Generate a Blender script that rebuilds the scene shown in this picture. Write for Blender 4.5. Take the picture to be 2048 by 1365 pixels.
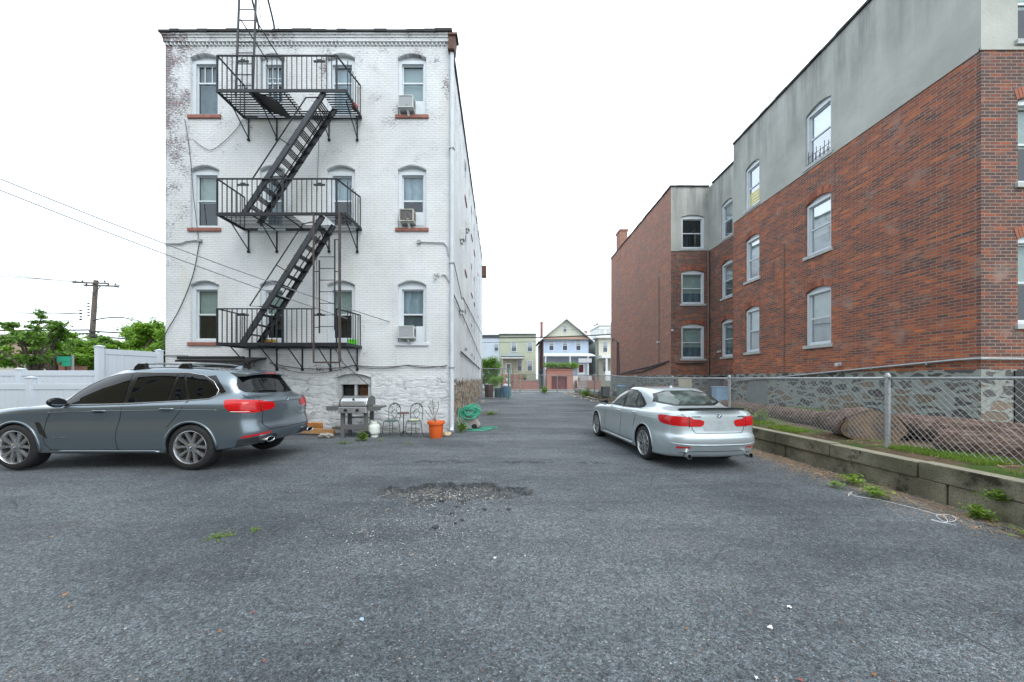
import bpy, bmesh, math, random
from math import sin, cos, pi, radians, sqrt, exp, hypot
from mathutils import Vector, Matrix
from mathutils.bvhtree import BVHTree
random.seed(7)
for o in list(bpy.data.objects): bpy.data.objects.remove(o)
SC = bpy.context.scene
COL = SC.collection
# ---------------------------------------------------------------- camera
cam = bpy.data.cameras.new('camera'); camo = bpy.data.objects.new('camera', cam); COL.objects.link(camo)
camo.location = (0, 0, 1.6); camo.rotation_euler = (pi/2, 0, 0)
cam.sensor_width = 36; cam.lens = 700/2048*36; cam.shift_y = 0.0364
cam.clip_start = .05; cam.clip_end = 1500
SC.camera = camo
# ---------------------------------------------------------------- sky and sun
W = bpy.data.worlds.new('World'); SC.world = W; W.use_nodes = True
nt = W.node_tree; nt.nodes.clear()
sky = nt.nodes.new('ShaderNodeTexSky'); sky.sky_type = 'NISHITA'; sky.sun_disc = False
sky.sun_elevation = radians(52); sky.sun_rotation = radians(150); sky.air_density = 1.0; sky.dust_density = 4.0; sky.ozone_density = 1.0
bg1 = nt.nodes.new('ShaderNodeBackground'); bg1.inputs[1].default_value = 0.12
bg2 = nt.nodes.new('ShaderNodeBackground'); bg2.inputs[1].default_value = 1.45     # the cloud deck
tc = nt.nodes.new('ShaderNodeTexCoord'); nz = nt.nodes.new('ShaderNodeTexNoise'); nz.inputs['Scale'].default_value = 1.6; nz.inputs['Detail'].default_value = 4
cr = nt.nodes.new('ShaderNodeValToRGB'); cr.color_ramp.elements[0].color = (.80, .91, 1.0, 1); cr.color_ramp.elements[0].position = .3
cr.color_ramp.elements[1].color = (.89, .955, 1.0, 1); cr.color_ramp.elements[1].position = .65
nt.links.new(tc.outputs['Generated'], nz.inputs['Vector']); nt.links.new(nz.outputs['Fac'], cr.inputs['Fac']); nt.links.new(cr.outputs['Color'], bg2.inputs[0])
mx = nt.nodes.new('ShaderNodeMixShader'); mx.inputs[0].default_value = .8
nt.links.new(sky.outputs[0], bg1.inputs[0]); nt.links.new(bg1.outputs[0], mx.inputs[1]); nt.links.new(bg2.outputs[0], mx.inputs[2])
wo = nt.nodes.new('ShaderNodeOutputWorld'); nt.links.new(mx.outputs[0], wo.inputs[0])
sl = bpy.data.lights.new('sun', 'SUN'); sl.energy = .9; sl.angle = radians(35); sl.color = (1, .97, .93)
so = bpy.data.objects.new('sun', sl); COL.objects.link(so)
el, az = radians(52), radians(150)   # azimuth clockwise from +Y
dvec = Vector((sin(az)*cos(el), cos(az)*cos(el), sin(el)))
so.rotation_euler = dvec.to_track_quat('Z', 'Y').to_euler(); so.location = (0, -5, 30)
SC.view_settings.view_transform = 'Standard'; SC.view_settings.look = 'None'
SC.view_settings.exposure = 0.75; SC.view_settings.gamma = 1.0
try: SC.view_settings.use_curve_mapping = False
except Exception: pass

# ---------------------------------------------------------------- helpers
def s2l(c):
    return tuple(((v/255)/12.92 if v/255 <= .04045 else ((v/255+.055)/1.055)**2.4) for v in c[:3])
class NT:
    def __init__(s, name):
        s.m = bpy.data.materials.new(name); s.m.use_nodes = True; s.t = s.m.node_tree; s.t.nodes.clear()
        s.out = s.n('OutputMaterial')
    def n(s, t, **k):
        nd = s.t.nodes.new('ShaderNode'+t)
        for a, b in k.items(): setattr(nd, a, b)
        return nd
    def l(s, a, b): s.t.links.new(a, b)
    def val(s, sock, v):
        if hasattr(v, 'node'): s.l(v, sock)
        else: sock.default_value = v
    def math(s, op, a, b=0., c=0., clamp=False):
        nd = s.n('Math', operation=op, use_clamp=clamp)
        for i, v in enumerate((a, b, c)): s.val(nd.inputs[i], v)
        return nd.outputs[0]
    def mix(s, f, a, b, mode='MIX'):
        nd = s.n('MixRGB', blend_type=mode)
        s.val(nd.inputs[0], f)
        for i, v in ((1, a), (2, b)):
            s.val(nd.inputs[i], v if hasattr(v, 'node') else (*v[:3], 1))
        return nd.outputs[0]
    def pos(s): return s.n('NewGeometry').outputs['Position']
    def mapping(s, vec, scale=(1, 1, 1), loc=(0, 0, 0)):
        nd = s.n('Mapping'); s.l(vec, nd.inputs[0]); nd.inputs['Scale'].default_value = scale; nd.inputs['Location'].default_value = loc
        return nd.outputs[0]
    def noise(s, vec, scale, detail=4, rough=.55, out='Fac'):
        nd = s.n('TexNoise'); s.l(vec, nd.inputs['Vector']); nd.inputs['Scale'].default_value = scale
        nd.inputs['Detail'].default_value = detail; nd.inputs['Roughness'].default_value = rough
        return nd.outputs[out]
    def vor(s, vec, scale, feature='F1', out='Distance', rnd=1.):
        nd = s.n('TexVoronoi', feature=feature); s.l(vec, nd.inputs['Vector']); nd.inputs['Scale'].default_value = scale
        nd.inputs['Randomness'].default_value = rnd
        return nd.outputs[out]
    def ramp(s, f, stops):
        nd = s.n('ValToRGB'); s.l(f, nd.inputs[0]); e = nd.color_ramp.elements
        while len(e) < len(stops): e.new(.5)
        for i, (p, c) in enumerate(stops):
            e[i].position = p
            e[i].color = (c, c, c, 1) if not isinstance(c, tuple) else (*c[:3], 1)
        return nd.outputs[0]
    def step(s, f, lo, hi, inv=False):
        nd = s.n('MapRange'); s.val(nd.inputs[0], f); nd.inputs[1].default_value = lo; nd.inputs[2].default_value = hi
        nd.inputs[3].default_value = 1. if inv else 0.; nd.inputs[4].default_value = 0. if inv else 1.
        return nd.outputs[0]
    def bump(s, h, dist=.01, strength=1., nrm=None):
        nd = s.n('Bump'); s.l(h, nd.inputs['Height']); nd.inputs['Distance'].default_value = dist; nd.inputs['Strength'].default_value = strength
        if nrm: s.l(nrm, nd.inputs['Normal'])
        return nd.outputs[0]
    def bsdf(s, col, rough=.7, metal=0., nrm=None, coat=0., spec=.5, coat_rough=.05):
        nd = s.n('BsdfPrincipled')
        if hasattr(col, 'node'): s.l(col, nd.inputs['Base Color'])
        else: nd.inputs['Base Color'].default_value = (*col[:3], 1)
        s.val(nd.inputs['Roughness'], rough); s.val(nd.inputs['Metallic'], metal)
        nd.inputs['Coat Weight'].default_value = coat; nd.inputs['Coat Roughness'].default_value = coat_rough
        nd.inputs['Specular IOR Level'].default_value = spec
        if nrm: s.l(nrm, nd.inputs['Normal'])
        s.l(nd.outputs[0], s.out.inputs[0])
        return s.m
    def uv(s):
        """wall coordinates in metres: along the wall, height"""
        g = s.n('NewGeometry'); p = s.n('SeparateXYZ'); s.l(g.outputs['Position'], p.inputs[0])
        q = s.n('SeparateXYZ'); s.l(g.outputs['True Normal'], q.inputs[0])
        ax = s.math('GREATER_THAN', s.math('ABSOLUTE', q.outputs[0]), .6)
        u = s.math('ADD', s.math('MULTIPLY', p.outputs[1], ax), s.math('MULTIPLY', p.outputs[0], s.math('SUBTRACT', 1., ax)))
        c = s.n('CombineXYZ'); s.l(u, c.inputs[0]); s.l(p.outputs[2], c.inputs[1])
        return c.outputs[0], u, p.outputs[2], p.outputs[0], p.outputs[1]
    def brick(s, vec, c1, c2, mortar, size=.009, w=.213, h=.0677, bias=0.):
        nd = s.n('TexBrick'); s.l(vec, nd.inputs['Vector']); nd.inputs['Scale'].default_value = 1
        nd.inputs['Color1'].default_value = (*c1, 1); nd.inputs['Color2'].default_value = (*c2, 1); nd.inputs['Mortar'].default_value = (*mortar, 1)
        nd.inputs['Mortar Size'].default_value = size; nd.inputs['Mortar Smooth'].default_value = .2
        nd.inputs['Brick Width'].default_value = w; nd.inputs['Row Height'].default_value = h; nd.inputs['Bias'].default_value = bias
        return nd

MATS = {}
def M(name, c, rough=.6, metal=0., var=.12, scale=6., bump=0., bscale=80., coat=0., spec=.5, island=0., srgb=True):
    """simple procedural material: base colour with noise variation and fine bump"""
    if name in MATS: return MATS[name]
    k = NT(name); c = s2l(c) if srgb else c
    p = k.pos()
    f = k.noise(p, scale, 5, .6)
    col = k.mix(k.step(f, .3, .7), tuple(v*(1-var) for v in c), tuple(min(1, v*(1+var)) for v in c))
    if island:
        ri = k.n('NewGeometry').outputs['Random Per Island']
        col = k.mix(1., col, k.ramp(ri, [(0, 1-island), (1, min(2., 1+island))]), 'MULTIPLY')
    nrm = k.bump(k.noise(p, bscale, 3, .6), bump) if bump else None
    r = k.math('ADD', k.math('MULTIPLY', k.noise(p, scale*2.3, 3), .2), rough-.1, clamp=True)
    MATS[name] = k.bsdf(col, r, metal, nrm, coat, spec)
    return MATS[name]

class MB:
    def __init__(s): s.v = []; s.f = []; s.mi = []; s.m = 0
    def add(s, vs, fs):
        b = len(s.v); s.v += [tuple(v) for v in vs]; s.f += [tuple(b+i for i in f) for f in fs]; s.mi += [s.m]*len(fs); return s
    def quad(s, a, b, c, d): return s.add([a, b, c, d], [(0, 1, 2, 3)])
    def poly(s, pts): return s.add(pts, [tuple(range(len(pts)))])
    def box(s, x0, x1, y0, y1, z0, z1):
        return s.add([(x0, y0, z0), (x1, y0, z0), (x1, y1, z0), (x0, y1, z0), (x0, y0, z1), (x1, y0, z1), (x1, y1, z1), (x0, y1, z1)],
                     [(0, 3, 2, 1), (4, 5, 6, 7), (0, 1, 5, 4), (1, 2, 6, 5), (2, 3, 7, 6), (3, 0, 4, 7)])
    def obox(s, c, ax, ay, az):
        c, ax, ay, az = map(Vector, (c, ax, ay, az)); vs = []
        for k in (-1, 1):
            for i, j in ((-1, -1), (1, -1), (1, 1), (-1, 1)): vs.append(c+ax*i+ay*j+az*k)
        return s.add(vs, [(0, 3, 2, 1), (4, 5, 6, 7), (0, 1, 5, 4), (1, 2, 6, 5), (2, 3, 7, 6), (3, 0, 4, 7)])
    def bar(s, a, b, w, h=None, up=(0, 0, 1)):
        """a straight bar of rectangular section between two points (w sideways, h along up)"""
        a, b = Vector(a), Vector(b); h = h or w; d = b-a
        if d.length < 1e-6: return s
        dn = d.normalized(); u = Vector(up)
        if abs(dn.dot(u)) > .99: u = Vector((0, 1, 0))
        sd = dn.cross(u).normalized(); u2 = sd.cross(dn)
        return s.obox((a+b)/2, d/2, sd*(w/2), u2*(h/2))
    def tube(s, pts, r, n=6, caps=True, closed=False):
        pts = [Vector(p) for p in pts]; L = len(pts)
        rs = r if isinstance(r, (list, tuple)) else [r]*L
        vs = []; prev = None
        for i, p in enumerate(pts):
            if closed: d = pts[(i+1) % L]-pts[i-1]
            else: d = pts[min(i+1, L-1)]-pts[max(i-1, 0)]
            d = d.normalized() if d.length > 1e-9 else Vector((0, 0, 1))
            if prev is None:
                u = d.orthogonal().normalized()
            else:
                u = prev-d*prev.dot(d); u = u.normalized() if u.length > 1e-6 else d.orthogonal().normalized()
            prev = u; w = d.cross(u)
            for k in range(n):
                a = 2*pi*k/n; vs.append(p+(u*cos(a)+w*sin(a))*rs[i])
        fs = []
        for i in range(L if closed else L-1):
            j = (i+1) % L
            for k in range(n): fs.append((i*n+k, i*n+(k+1) % n, j*n+(k+1) % n, j*n+k))
        if caps and not closed: fs += [tuple(range(n))[::-1], tuple((L-1)*n+k for k in range(n))]
        return s.add(vs, fs)
    def cyl(s, c, r, h, n=20, r2=None): return s.tube([c, (c[0], c[1], c[2]+h)], [r, r if r2 is None else r2], n)
    def lathe(s, prof, c=(0, 0, 0), axis='z', n=28, cap=False):
        """prof: (radius, height) pairs"""
        vs = []; P = len(prof)
        for k in range(n):
            a = 2*pi*k/n
            for (r, h) in prof:
                if axis == 'z': q = (c[0]+r*cos(a), c[1]+r*sin(a), c[2]+h)
                elif axis == 'y': q = (c[0]+r*cos(a), c[1]+h, c[2]+r*sin(a))
                else: q = (c[0]+h, c[1]+r*cos(a), c[2]+r*sin(a))
                vs.append(q)
        fs = [(k*P+i, ((k+1) % n)*P+i, ((k+1) % n)*P+i+1, k*P+i+1) for k in range(n) for i in range(P-1)]
        if cap: fs += [tuple(k*P for k in range(n)), tuple(k*P+P-1 for k in range(n))]
        return s.add(vs, fs)
    def prism(s, pts, d):
        """extrude a 3-D polygon by vector d"""
        n = len(pts); d = Vector(d); a = [Vector(p) for p in pts]
        return s.add(a+[p+d for p in a], [tuple(range(n))[::-1], tuple(range(n, 2*n))]+[(i, (i+1) % n, n+(i+1) % n, n+i) for i in range(n)])
    def rock(s, c, r, sq=.6, seed=None, lv=1):
        bm = bmesh.new(); bmesh.ops.create_icosphere(bm, subdivisions=lv, radius=1)
        rr = random.Random(seed if seed is not None else random.random()); q = [rr.uniform(.7, 1.25) for _ in bm.verts]
        sx, sy = rr.uniform(.75, 1.25), rr.uniform(.75, 1.25)
        vs = [(c[0]+v.co.x*r*sx*q[v.index], c[1]+v.co.y*r*sy*q[v.index], c[2]+v.co.z*r*sq*q[v.index]) for v in bm.verts]
        fs = [tuple(v.index for v in f.verts) for f in bm.faces]; bm.free()
        return s.add(vs, fs)

def rootloc(o):
    v = Vector((0, 0, 0))
    while o is not None: v += o.location; o = o.parent
    return v
def obj(name, mb, mats, parent=None, smooth=False, local=False, autos=None, bevel=0, loc=None):
    """link a mesh; world coordinates unless local"""
    me = bpy.data.meshes.new(name); vs = mb.v
    if parent is not None:
        off = Vector((0, 0, 0)) if local else rootloc(parent)
    elif local: off = Vector((0, 0, 0))
    else:
        if loc is None and vs:
            xs = [v[0] for v in vs]; ys = [v[1] for v in vs]; zs = [v[2] for v in vs]
            loc = ((min(xs)+max(xs))/2, (min(ys)+max(ys))/2, min(zs))
        off = Vector(loc or (0, 0, 0))
    me.from_pydata([(v[0]-off.x, v[1]-off.y, v[2]-off.z) for v in vs], [], mb.f)
    ms = mats if isinstance(mats, (list, tuple)) else [mats]
    for m in ms: me.materials.append(m)
    if len(ms) > 1: me.polygons.foreach_set('material_index', mb.mi)
    if smooth: me.polygons.foreach_set('use_smooth', [True]*len(me.polygons))
    me.validate(); me.update()
    if autos is not None:
        try: me.set_sharp_from_angle(angle=radians(autos))
        except Exception: pass
    o = bpy.data.objects.new(name, me); COL.objects.link(o)
    if parent is not None: o.parent = parent
    elif not local: o.location = off
    if bevel:
        b = o.modifiers.new('bevel', 'BEVEL'); b.width = bevel; b.segments = 2; b.limit_method = 'ANGLE'; b.angle_limit = radians(40)
    return o
def tag(o, label, cat, group=None, kind=None):
    o['label'] = label; o['category'] = cat
    if group: o['group'] = group
    if kind: o['kind'] = kind
    return o
def struct(name, mb, mats, **k):
    o = obj(name, mb, mats, **k); o['kind'] = 'structure'; return o
def thing(name, label, cat, loc=(0, 0, 0), rotz=0., group=None):
    o = bpy.data.objects.new(name, None); COL.objects.link(o); o.empty_display_size = .2
    o.location = loc; o.rotation_euler = (0, 0, rotz)
    return tag(o, label, cat, group)
def dup(root, loc, rotz, label=None):
    def cp(o, par):
        c = o.copy(); COL.objects.link(c)
        if par: c.parent = par
        for ch in o.children: cp(ch, c)
        return c
    r = cp(root, None); r.location = loc; r.rotation_euler = (0, 0, rotz)
    if label: r['label'] = label
    return r
def catmull(pts, n):
    """dense Catmull-Rom through points, n samples per span"""
    P = [Vector(p) for p in pts]; out = []
    for i in range(len(P)-1):
        p0, p1, p2, p3 = P[max(i-1, 0)], P[i], P[i+1], P[min(i+2, len(P)-1)]
        for k in range(n):
            t = k/n
            out.append(.5*((2*p1)+(p2-p0)*t+(2*p0-5*p1+4*p2-p3)*t*t+(3*p1-p0-3*p2+p3)*t**3))
    out.append(P[-1]); return out
def sag(a, b, s, n=14):
    a, b = Vector(a), Vector(b)
    return [a.lerp(b, k/n)-Vector((0, 0, s*4*(k/n)*(1-k/n))) for k in range(n+1)]
def at(px, py, d):
    """photo pixel at a true distance d ahead of the camera"""
    return ((px-1024)*d/700, d, 1.6+(757-py)*d/700)
def sm(a, b, x):
    t = max(0., min(1., (x-a)/(b-a))); return t*t*(3-2*t)
def hsh(x, y, s=0):
    v = sin(x*12.9898+y*78.233+s*37.7)*43758.5453; return v-math.floor(v)
def vn(x, y, s=0):
    ix, iy = math.floor(x), math.floor(y); fx, fy = x-ix, y-iy; fx = fx*fx*(3-2*fx); fy = fy*fy*(3-2*fy)
    return (hsh(ix, iy, s)*(1-fx)+hsh(ix+1, iy, s)*fx)*(1-fy)+(hsh(ix, iy+1, s)*(1-fx)+hsh(ix+1, iy+1, s)*fx)*fy
def potw(x, y): return sm(0, .05, pota(x, y))
def pota(x, y):
    """broken patch mask 0..1"""
    wob = (vn(x*5, y*5, 3)-.5)*.5+(vn(x*14, y*14, 4)-.5)*.3
    a = 1-hypot((x+.85+.5*(y-4.9))/.95, (y-4.88-.12*(x+.85))/.42)+wob
    return a
def gz(x, y):
    z = .07*exp(-(((x+6.9)/3.6)**2+((y-6.3)/2.2)**2))
    z += .03*(vn(x*.35, y*.35, 1)-.5)*sm(8.5, 5.5, y)
    return z
def gzp(x, y):
    z = gz(x, y)
    if -2.6 < x < .9 and 3.4 < y < 5.8:
        w = potw(x, y); z -= w*(.02+.06*sm(4.6, 5.2, y)) - w*.028*vn(x*22, y*22, 8)
        z += .012*vn(x*9, y*9, 5)*sm(.9, .2, hypot((x+.8)/1.3, (y-4.7)/.8))
    for (cx, cy, rx, ry) in ((-1.35, 6.6, .5, .16), (.26, 6.6, .45, .13), (1.55, 6.6, .3, .08)):
        a = 1-hypot((x-cx)/rx, (y-cy)/ry)+(vn(x*9, y*9, 9)-.5)*.7
        z -= .03*sm(0, .3, a)
    return z
# ================================================================ wall materials
def white_brick():
    k = NT('white_painted_brick'); vec, u, z, x, y = k.uv(); p = k.pos()
    wob = k.n('VectorMath', operation='ADD'); k.l(vec, wob.inputs[0])
    nv = k.n('VectorMath', operation='SCALE'); k.l(k.noise(vec, 2.5, 3, out='Color'), nv.inputs[0]); nv.inputs['Scale'].default_value = .03
    k.l(nv.outputs[0], wob.inputs[1]); bv = wob.outputs[0]
    b = k.brick(bv, (0, 0, 0), (1, 1, 1), (.5, .5, .5), .011)
    bf = k.brick(bv, s2l((124, 100, 102)), s2l((102, 96, 108)), s2l((150, 148, 148)), .011)
    stone = k.step(k.math('ADD', z, k.math('MULTIPLY', k.noise(vec, .9, 5, .7), 1.3)), 2.25, 2.5, True)     # rubble below the brickwork
    sv = k.mapping(vec, (1.3, 4.6, 1)); sd = k.n('VectorMath', operation='ADD'); k.l(sv, sd.inputs[0])
    sn = k.n('VectorMath', operation='SCALE'); k.l(k.noise(vec, 3.5, 4, out='Color'), sn.inputs[0]); sn.inputs['Scale'].default_value = 1.3; k.l(sn.outputs[0], sd.inputs[1])
    crack = k.vor(sd.outputs[0], 1.0, 'DISTANCE_TO_EDGE')
    crk = k.step(crack, .0, .11, True)
    # paint with grime clouds
    paint = k.mix(k.step(k.noise(vec, .55, 6, .65), .35, .68), s2l((199, 203, 205)), s2l((221, 226, 229)))
    paint = k.mix(k.math('MULTIPLY', k.step(k.noise(k.mapping(vec, (2.2, .35, 1)), 1.0, 5), .56, .8), .55), paint, s2l((208, 204, 188)))     # drip stains
    paint = k.mix(k.math('MULTIPLY', k.step(k.noise(k.mapping(vec, (1.3, .22, 1), (7, 3, 0)), 1.3, 5, .7), .60, .82), .5), paint, s2l((214, 196, 160)))
    paint = k.mix(k.math('MULTIPLY', k.step(b.outputs['Fac'], .3, 1.), .22), paint, s2l((150, 152, 152)))   # dirt in joints
    paint = k.mix(k.math('MULTIPLY', k.math('MULTIPLY', k.step(b.outputs['Color'], .8, 1.), k.math('SUBTRACT', 1., b.outputs['Fac'])), .08), paint, s2l((170, 172, 176)))
    # peeling: fine flecks, far denser at the left edge, at the top and low down by the platform
    lf = k.math('ADD', k.step(u, -10.2, -8.7, True), 0.)
    top = k.step(z, 10.3, 12., False)
    mid = k.math('MULTIPLY', k.step(k.noise(vec, .8, 3), .42, .66), k.step(z, 7.2, 9.6))
    foot = k.math('MULTIPLY', k.step(k.math('ABSOLUTE', k.math('SUBTRACT', z, 1.85)), .0, .5, True), k.step(u, -3.2, -4.5))
    wt = k.math('ADD', k.math('MULTIPLY', k.math('MULTIPLY', lf, k.step(z, 3.5, 8.5)), .135), k.math('ADD', k.math('MULTIPLY', top, .06), k.math('ADD', k.math('MULTIPLY', mid, .085), k.math('MULTIPLY', foot, .07))))
    fl = k.noise(k.mapping(vec, (1, 2.2, 1)), 13., 6, .72)
    fl = k.math('ADD', k.math('MULTIPLY', fl, .62), k.math('MULTIPLY', k.noise(vec, 1.9, 4, .6), .38))
    peel = k.step(k.math('ADD', fl, wt), .625, .655)
    peel = k.math('MULTIPLY', peel, k.math('SUBTRACT', 1., stone))
    base = k.mix(k.math('MULTIPLY', k.math('MULTIPLY', k.step(k.math('ADD', fl, wt), .56, .62), k.math('SUBTRACT', 1., stone)), .35), paint, s2l((150, 156, 166)))
    base = k.mix(peel, base, bf.outputs['Color'])
    fleck = k.math('MULTIPLY', k.step(k.math('ADD', k.noise(vec, 31, 4, .7), k.math('MULTIPLY', k.noise(vec, 1.1, 3), .25)), .775, .82), k.math('SUBTRACT', 1., stone))
    base = k.mix(k.math('MULTIPLY', fleck, .7), base, s2l((112, 112, 118)))
    # stone foot, whitewashed
    stc = k.mix(k.step(k.noise(vec, 5, 6, .7), .35, .7), s2l((182, 187, 190)), s2l((216, 220, 223)))
    stc = k.mix(k.math('MULTIPLY', k.math('MULTIPLY', crk, k.step(k.noise(vec, 2.1, 4), .46, .62)), .8), stc, s2l((120, 122, 124)))
    stc = k.mix(k.math('MULTIPLY', k.step(k.noise(k.mapping(vec, (1, 3, 1)), 9, 5, .7), .62, .70), .6), stc, s2l((128, 126, 124)))
    stc = k.mix(k.math('MULTIPLY', k.step(z, .25, .02, True) if False else k.step(z, 0., .3, True), .45), stc, s2l((120, 112, 100)))
    # bare brown rubble on the alley side
    alley = k.math('MULTIPLY', k.math('GREATER_THAN', y, 11.6), k.step(k.math('ADD', z, k.math('MULTIPLY', k.noise(vec, 1.3, 4), .9)), 1.95, 2.0, True))
    av = k.mapping(vec, (1.1, 3.4, 1)); br_c = k.n('SeparateXYZ'); k.l(k.vor(av, 1.2, out='Color'), br_c.inputs[0]); br_e = k.vor(av, 1.2, 'DISTANCE_TO_EDGE')
    brown = k.mix(br_c.outputs[0], s2l((84, 72, 60)), s2l((176, 154, 124))); brown = k.mix(k.step(k.noise(vec, 3, 5), .5, .6), brown, s2l((190, 184, 174))); brown = k.mix(k.step(br_e, .0, .09, True), brown, s2l((58, 50, 44)))
    stc = k.mix(alley, stc, brown)
    col = k.mix(k.math('MAXIMUM', stone, alley), base, stc)
    h1 = k.math('MULTIPLY', k.math('SUBTRACT', 1., b.outputs['Fac']), 1.)
    h1 = k.math('ADD', h1, k.math('MULTIPLY', k.noise(vec, 20, 4), .8))
    h1 = k.math('SUBTRACT', h1, k.math('MULTIPLY', peel, .3))
    h2 = k.math('ADD', k.math('MULTIPLY', k.step(crack, 0., .2), 1.6), k.math('MULTIPLY', k.noise(k.mapping(vec, (1, 3.0, 1)), 4.5, 6, .6), 5.))
    hm = k.n('Mix'); k.l(stone, hm.inputs[0]); k.l(h1, hm.inputs[2]); k.l(h2, hm.inputs[3])
    return k.bsdf(col, .7, 0, k.bump(hm.outputs[0], .007, .8), spec=.3)

def red_brick(name, tone=0):
    k = NT(name); vec, u, z, x, y = k.uv()
    b = k.brick(vec, (0, 0, 0), (1, 1, 1), (0, 0, 0), .009)
    rnd = b.outputs['Color']
    big = k.math('ADD', k.math('MULTIPLY', k.noise(k.mapping(vec, (.5, 2.4, 1)), 1.9, 5, .65), .6), k.math('MULTIPLY', k.noise(k.mapping(vec, (1.2, 4.5, 1)), 2.1, 3, .6), .4))
    blot = k.noise(vec, .35, 4, .6)
    near = None
    f = k.math('ADD', k.math('MULTIPLY', k.math('POWER', rnd, 1.3), .34), k.math('MULTIPLY', k.step(big, .32, .70), .68))
    f = k.math('SUBTRACT', f, k.math('MULTIPLY', k.step(blot, .35, .65, True), .12))
    if tone == 0:   # the sooty corner pier and darker middle bay
        f = k.math('SUBTRACT', f, k.math('MULTIPLY', k.math('LESS_THAN', y, 7.0), .24))
        f = k.math('ADD', f, k.math('MULTIPLY', k.step(z, 3.2, 1.9), .08))
    if tone == 1: f = k.math('SUBTRACT', f, .02)
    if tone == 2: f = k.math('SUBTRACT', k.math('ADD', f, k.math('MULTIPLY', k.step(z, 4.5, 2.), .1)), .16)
    c = k.ramp(f, [(.10, s2l((86, 70, 72))), (.26, s2l((112, 76, 70))), (.40, s2l((138, 82, 68))), (.54, s2l((156, 90, 68))), (.66, s2l((178, 100, 66))), (.82, s2l((202, 120, 76)))])
    if tone == 1: c = k.mix(.32, c, s2l((186, 150, 138)))
    # lime bloom
    c = k.mix(k.math('MULTIPLY', k.step(k.noise(vec, 1.7, 6, .7), .54, .70), .55), c, s2l((160, 144, 138)))
    mort = k.mix(k.noise(vec, 2., 4), s2l((118, 102, 92)), s2l((160, 146, 130)))
    c = k.mix(b.outputs['Fac'], c, mort)
    # soot streaks
    c = k.mix(k.math('MULTIPLY', k.step(k.noise(k.mapping(vec, (2.2, .25, 1)), 1.3, 5, .6), .60, .8), .55), c, s2l((62, 56, 58)))
    h = k.math('ADD', k.math('SUBTRACT', 1., b.outputs['Fac']), k.math('MULTIPLY', k.noise(vec, 45, 3), .5))
    return k.bsdf(c, .85, 0, k.bump(h, .006, .9), spec=.25)

def stucco():
    k = NT('grey_stucco'); vec, u, z, x, y = k.uv()
    c = k.mix(k.step(k.noise(vec, .6, 6, .6), .3, .7), s2l((152, 155, 150)), s2l((180, 182, 178)))
    s = k.math('MULTIPLY', k.step(k.noise(k.mapping(vec, (1.5, .13, 1)), 1.4, 6, .65), .40, .66), k.step(k.math('ADD', z, k.math('MULTIPLY', k.noise(vec, 1., 3), 1.5)), 9.4, 12.4))
    c = k.mix(k.math('MULTIPLY', s, .85), c, s2l((88, 91, 90)))
    c = k.mix(k.math('MULTIPLY', k.step(k.noise(vec, 9, 6, .75), .60, .7), .4), c, s2l((118, 122, 120)))
    c = k.mix(k.math('MULTIPLY', k.step(k.noise(k.mapping(vec, (1.3, .3, 1), (4, 4, 4)), 1.0, 4), .55, .8), .45), c, s2l((188, 192, 190)))
    return k.bsdf(c, .85, 0, k.bump(k.noise(vec, 14, 6, .6), .012, .6), spec=.25)

def rubble(name='rubble_stone', mort=(152, 158, 154), brown=.3, sc=(2.3, 5.4)):
    k = NT(name); vec, u, z, x, y = k.uv()
    sv = k.mapping(vec, (*sc, 1)); sd = k.n('VectorMath', operation='ADD'); k.l(sv, sd.inputs[0])
    sn = k.n('VectorMath', operation='SCALE'); k.l(k.noise(vec, 4.5, 4, out='Color'), sn.inputs[0]); sn.inputs['Scale'].default_value = 1.1; k.l(sn.outputs[0], sd.inputs[1])
    e = k.vor(sd.outputs[0], 1., 'DISTANCE_TO_EDGE', rnd=.9)
    cc = k.vor(sd.outputs[0], 1., 'F1', 'Color', rnd=.9); sp = k.n('SeparateXYZ'); k.l(cc, sp.inputs[0])
    st = k.ramp(sp.outputs[0], [(0., s2l((58, 60, 64))), (.45, s2l((84, 84, 86))), (.70, s2l((104, 98, 90))), (.71+(.3-brown)*.8, s2l((116, 100, 82))), (1., s2l((136, 118, 98)))])
    st = k.mix(k.noise(vec, 22, 5, .7), st, s2l((52, 54, 58)), 'MIX') if False else k.mix(.35, st, k.mix(k.noise(vec, 22, 5, .7), s2l((40, 42, 46)), s2l((150, 146, 140))))
    thr = k.math('ADD', .06, k.math('MULTIPLY', sp.outputs[1], .15))
    m = k.n('MapRange'); k.l(k.math('SUBTRACT', e, thr), m.inputs[0]); m.inputs[1].default_value = -.02; m.inputs[2].default_value = .03
    mo = k.mix(k.noise(vec, 6, 5), tuple(v*.75 for v in s2l(mort)), s2l(mort))
    c = k.mix(m.outputs[0], mo, st)
    h = k.math('ADD', k.math('MULTIPLY', m.outputs[0], -.6), k.noise(vec, 10, 6, .65))
    return k.bsdf(c, .85, 0, k.bump(h, .03, .9), spec=.25)

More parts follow.
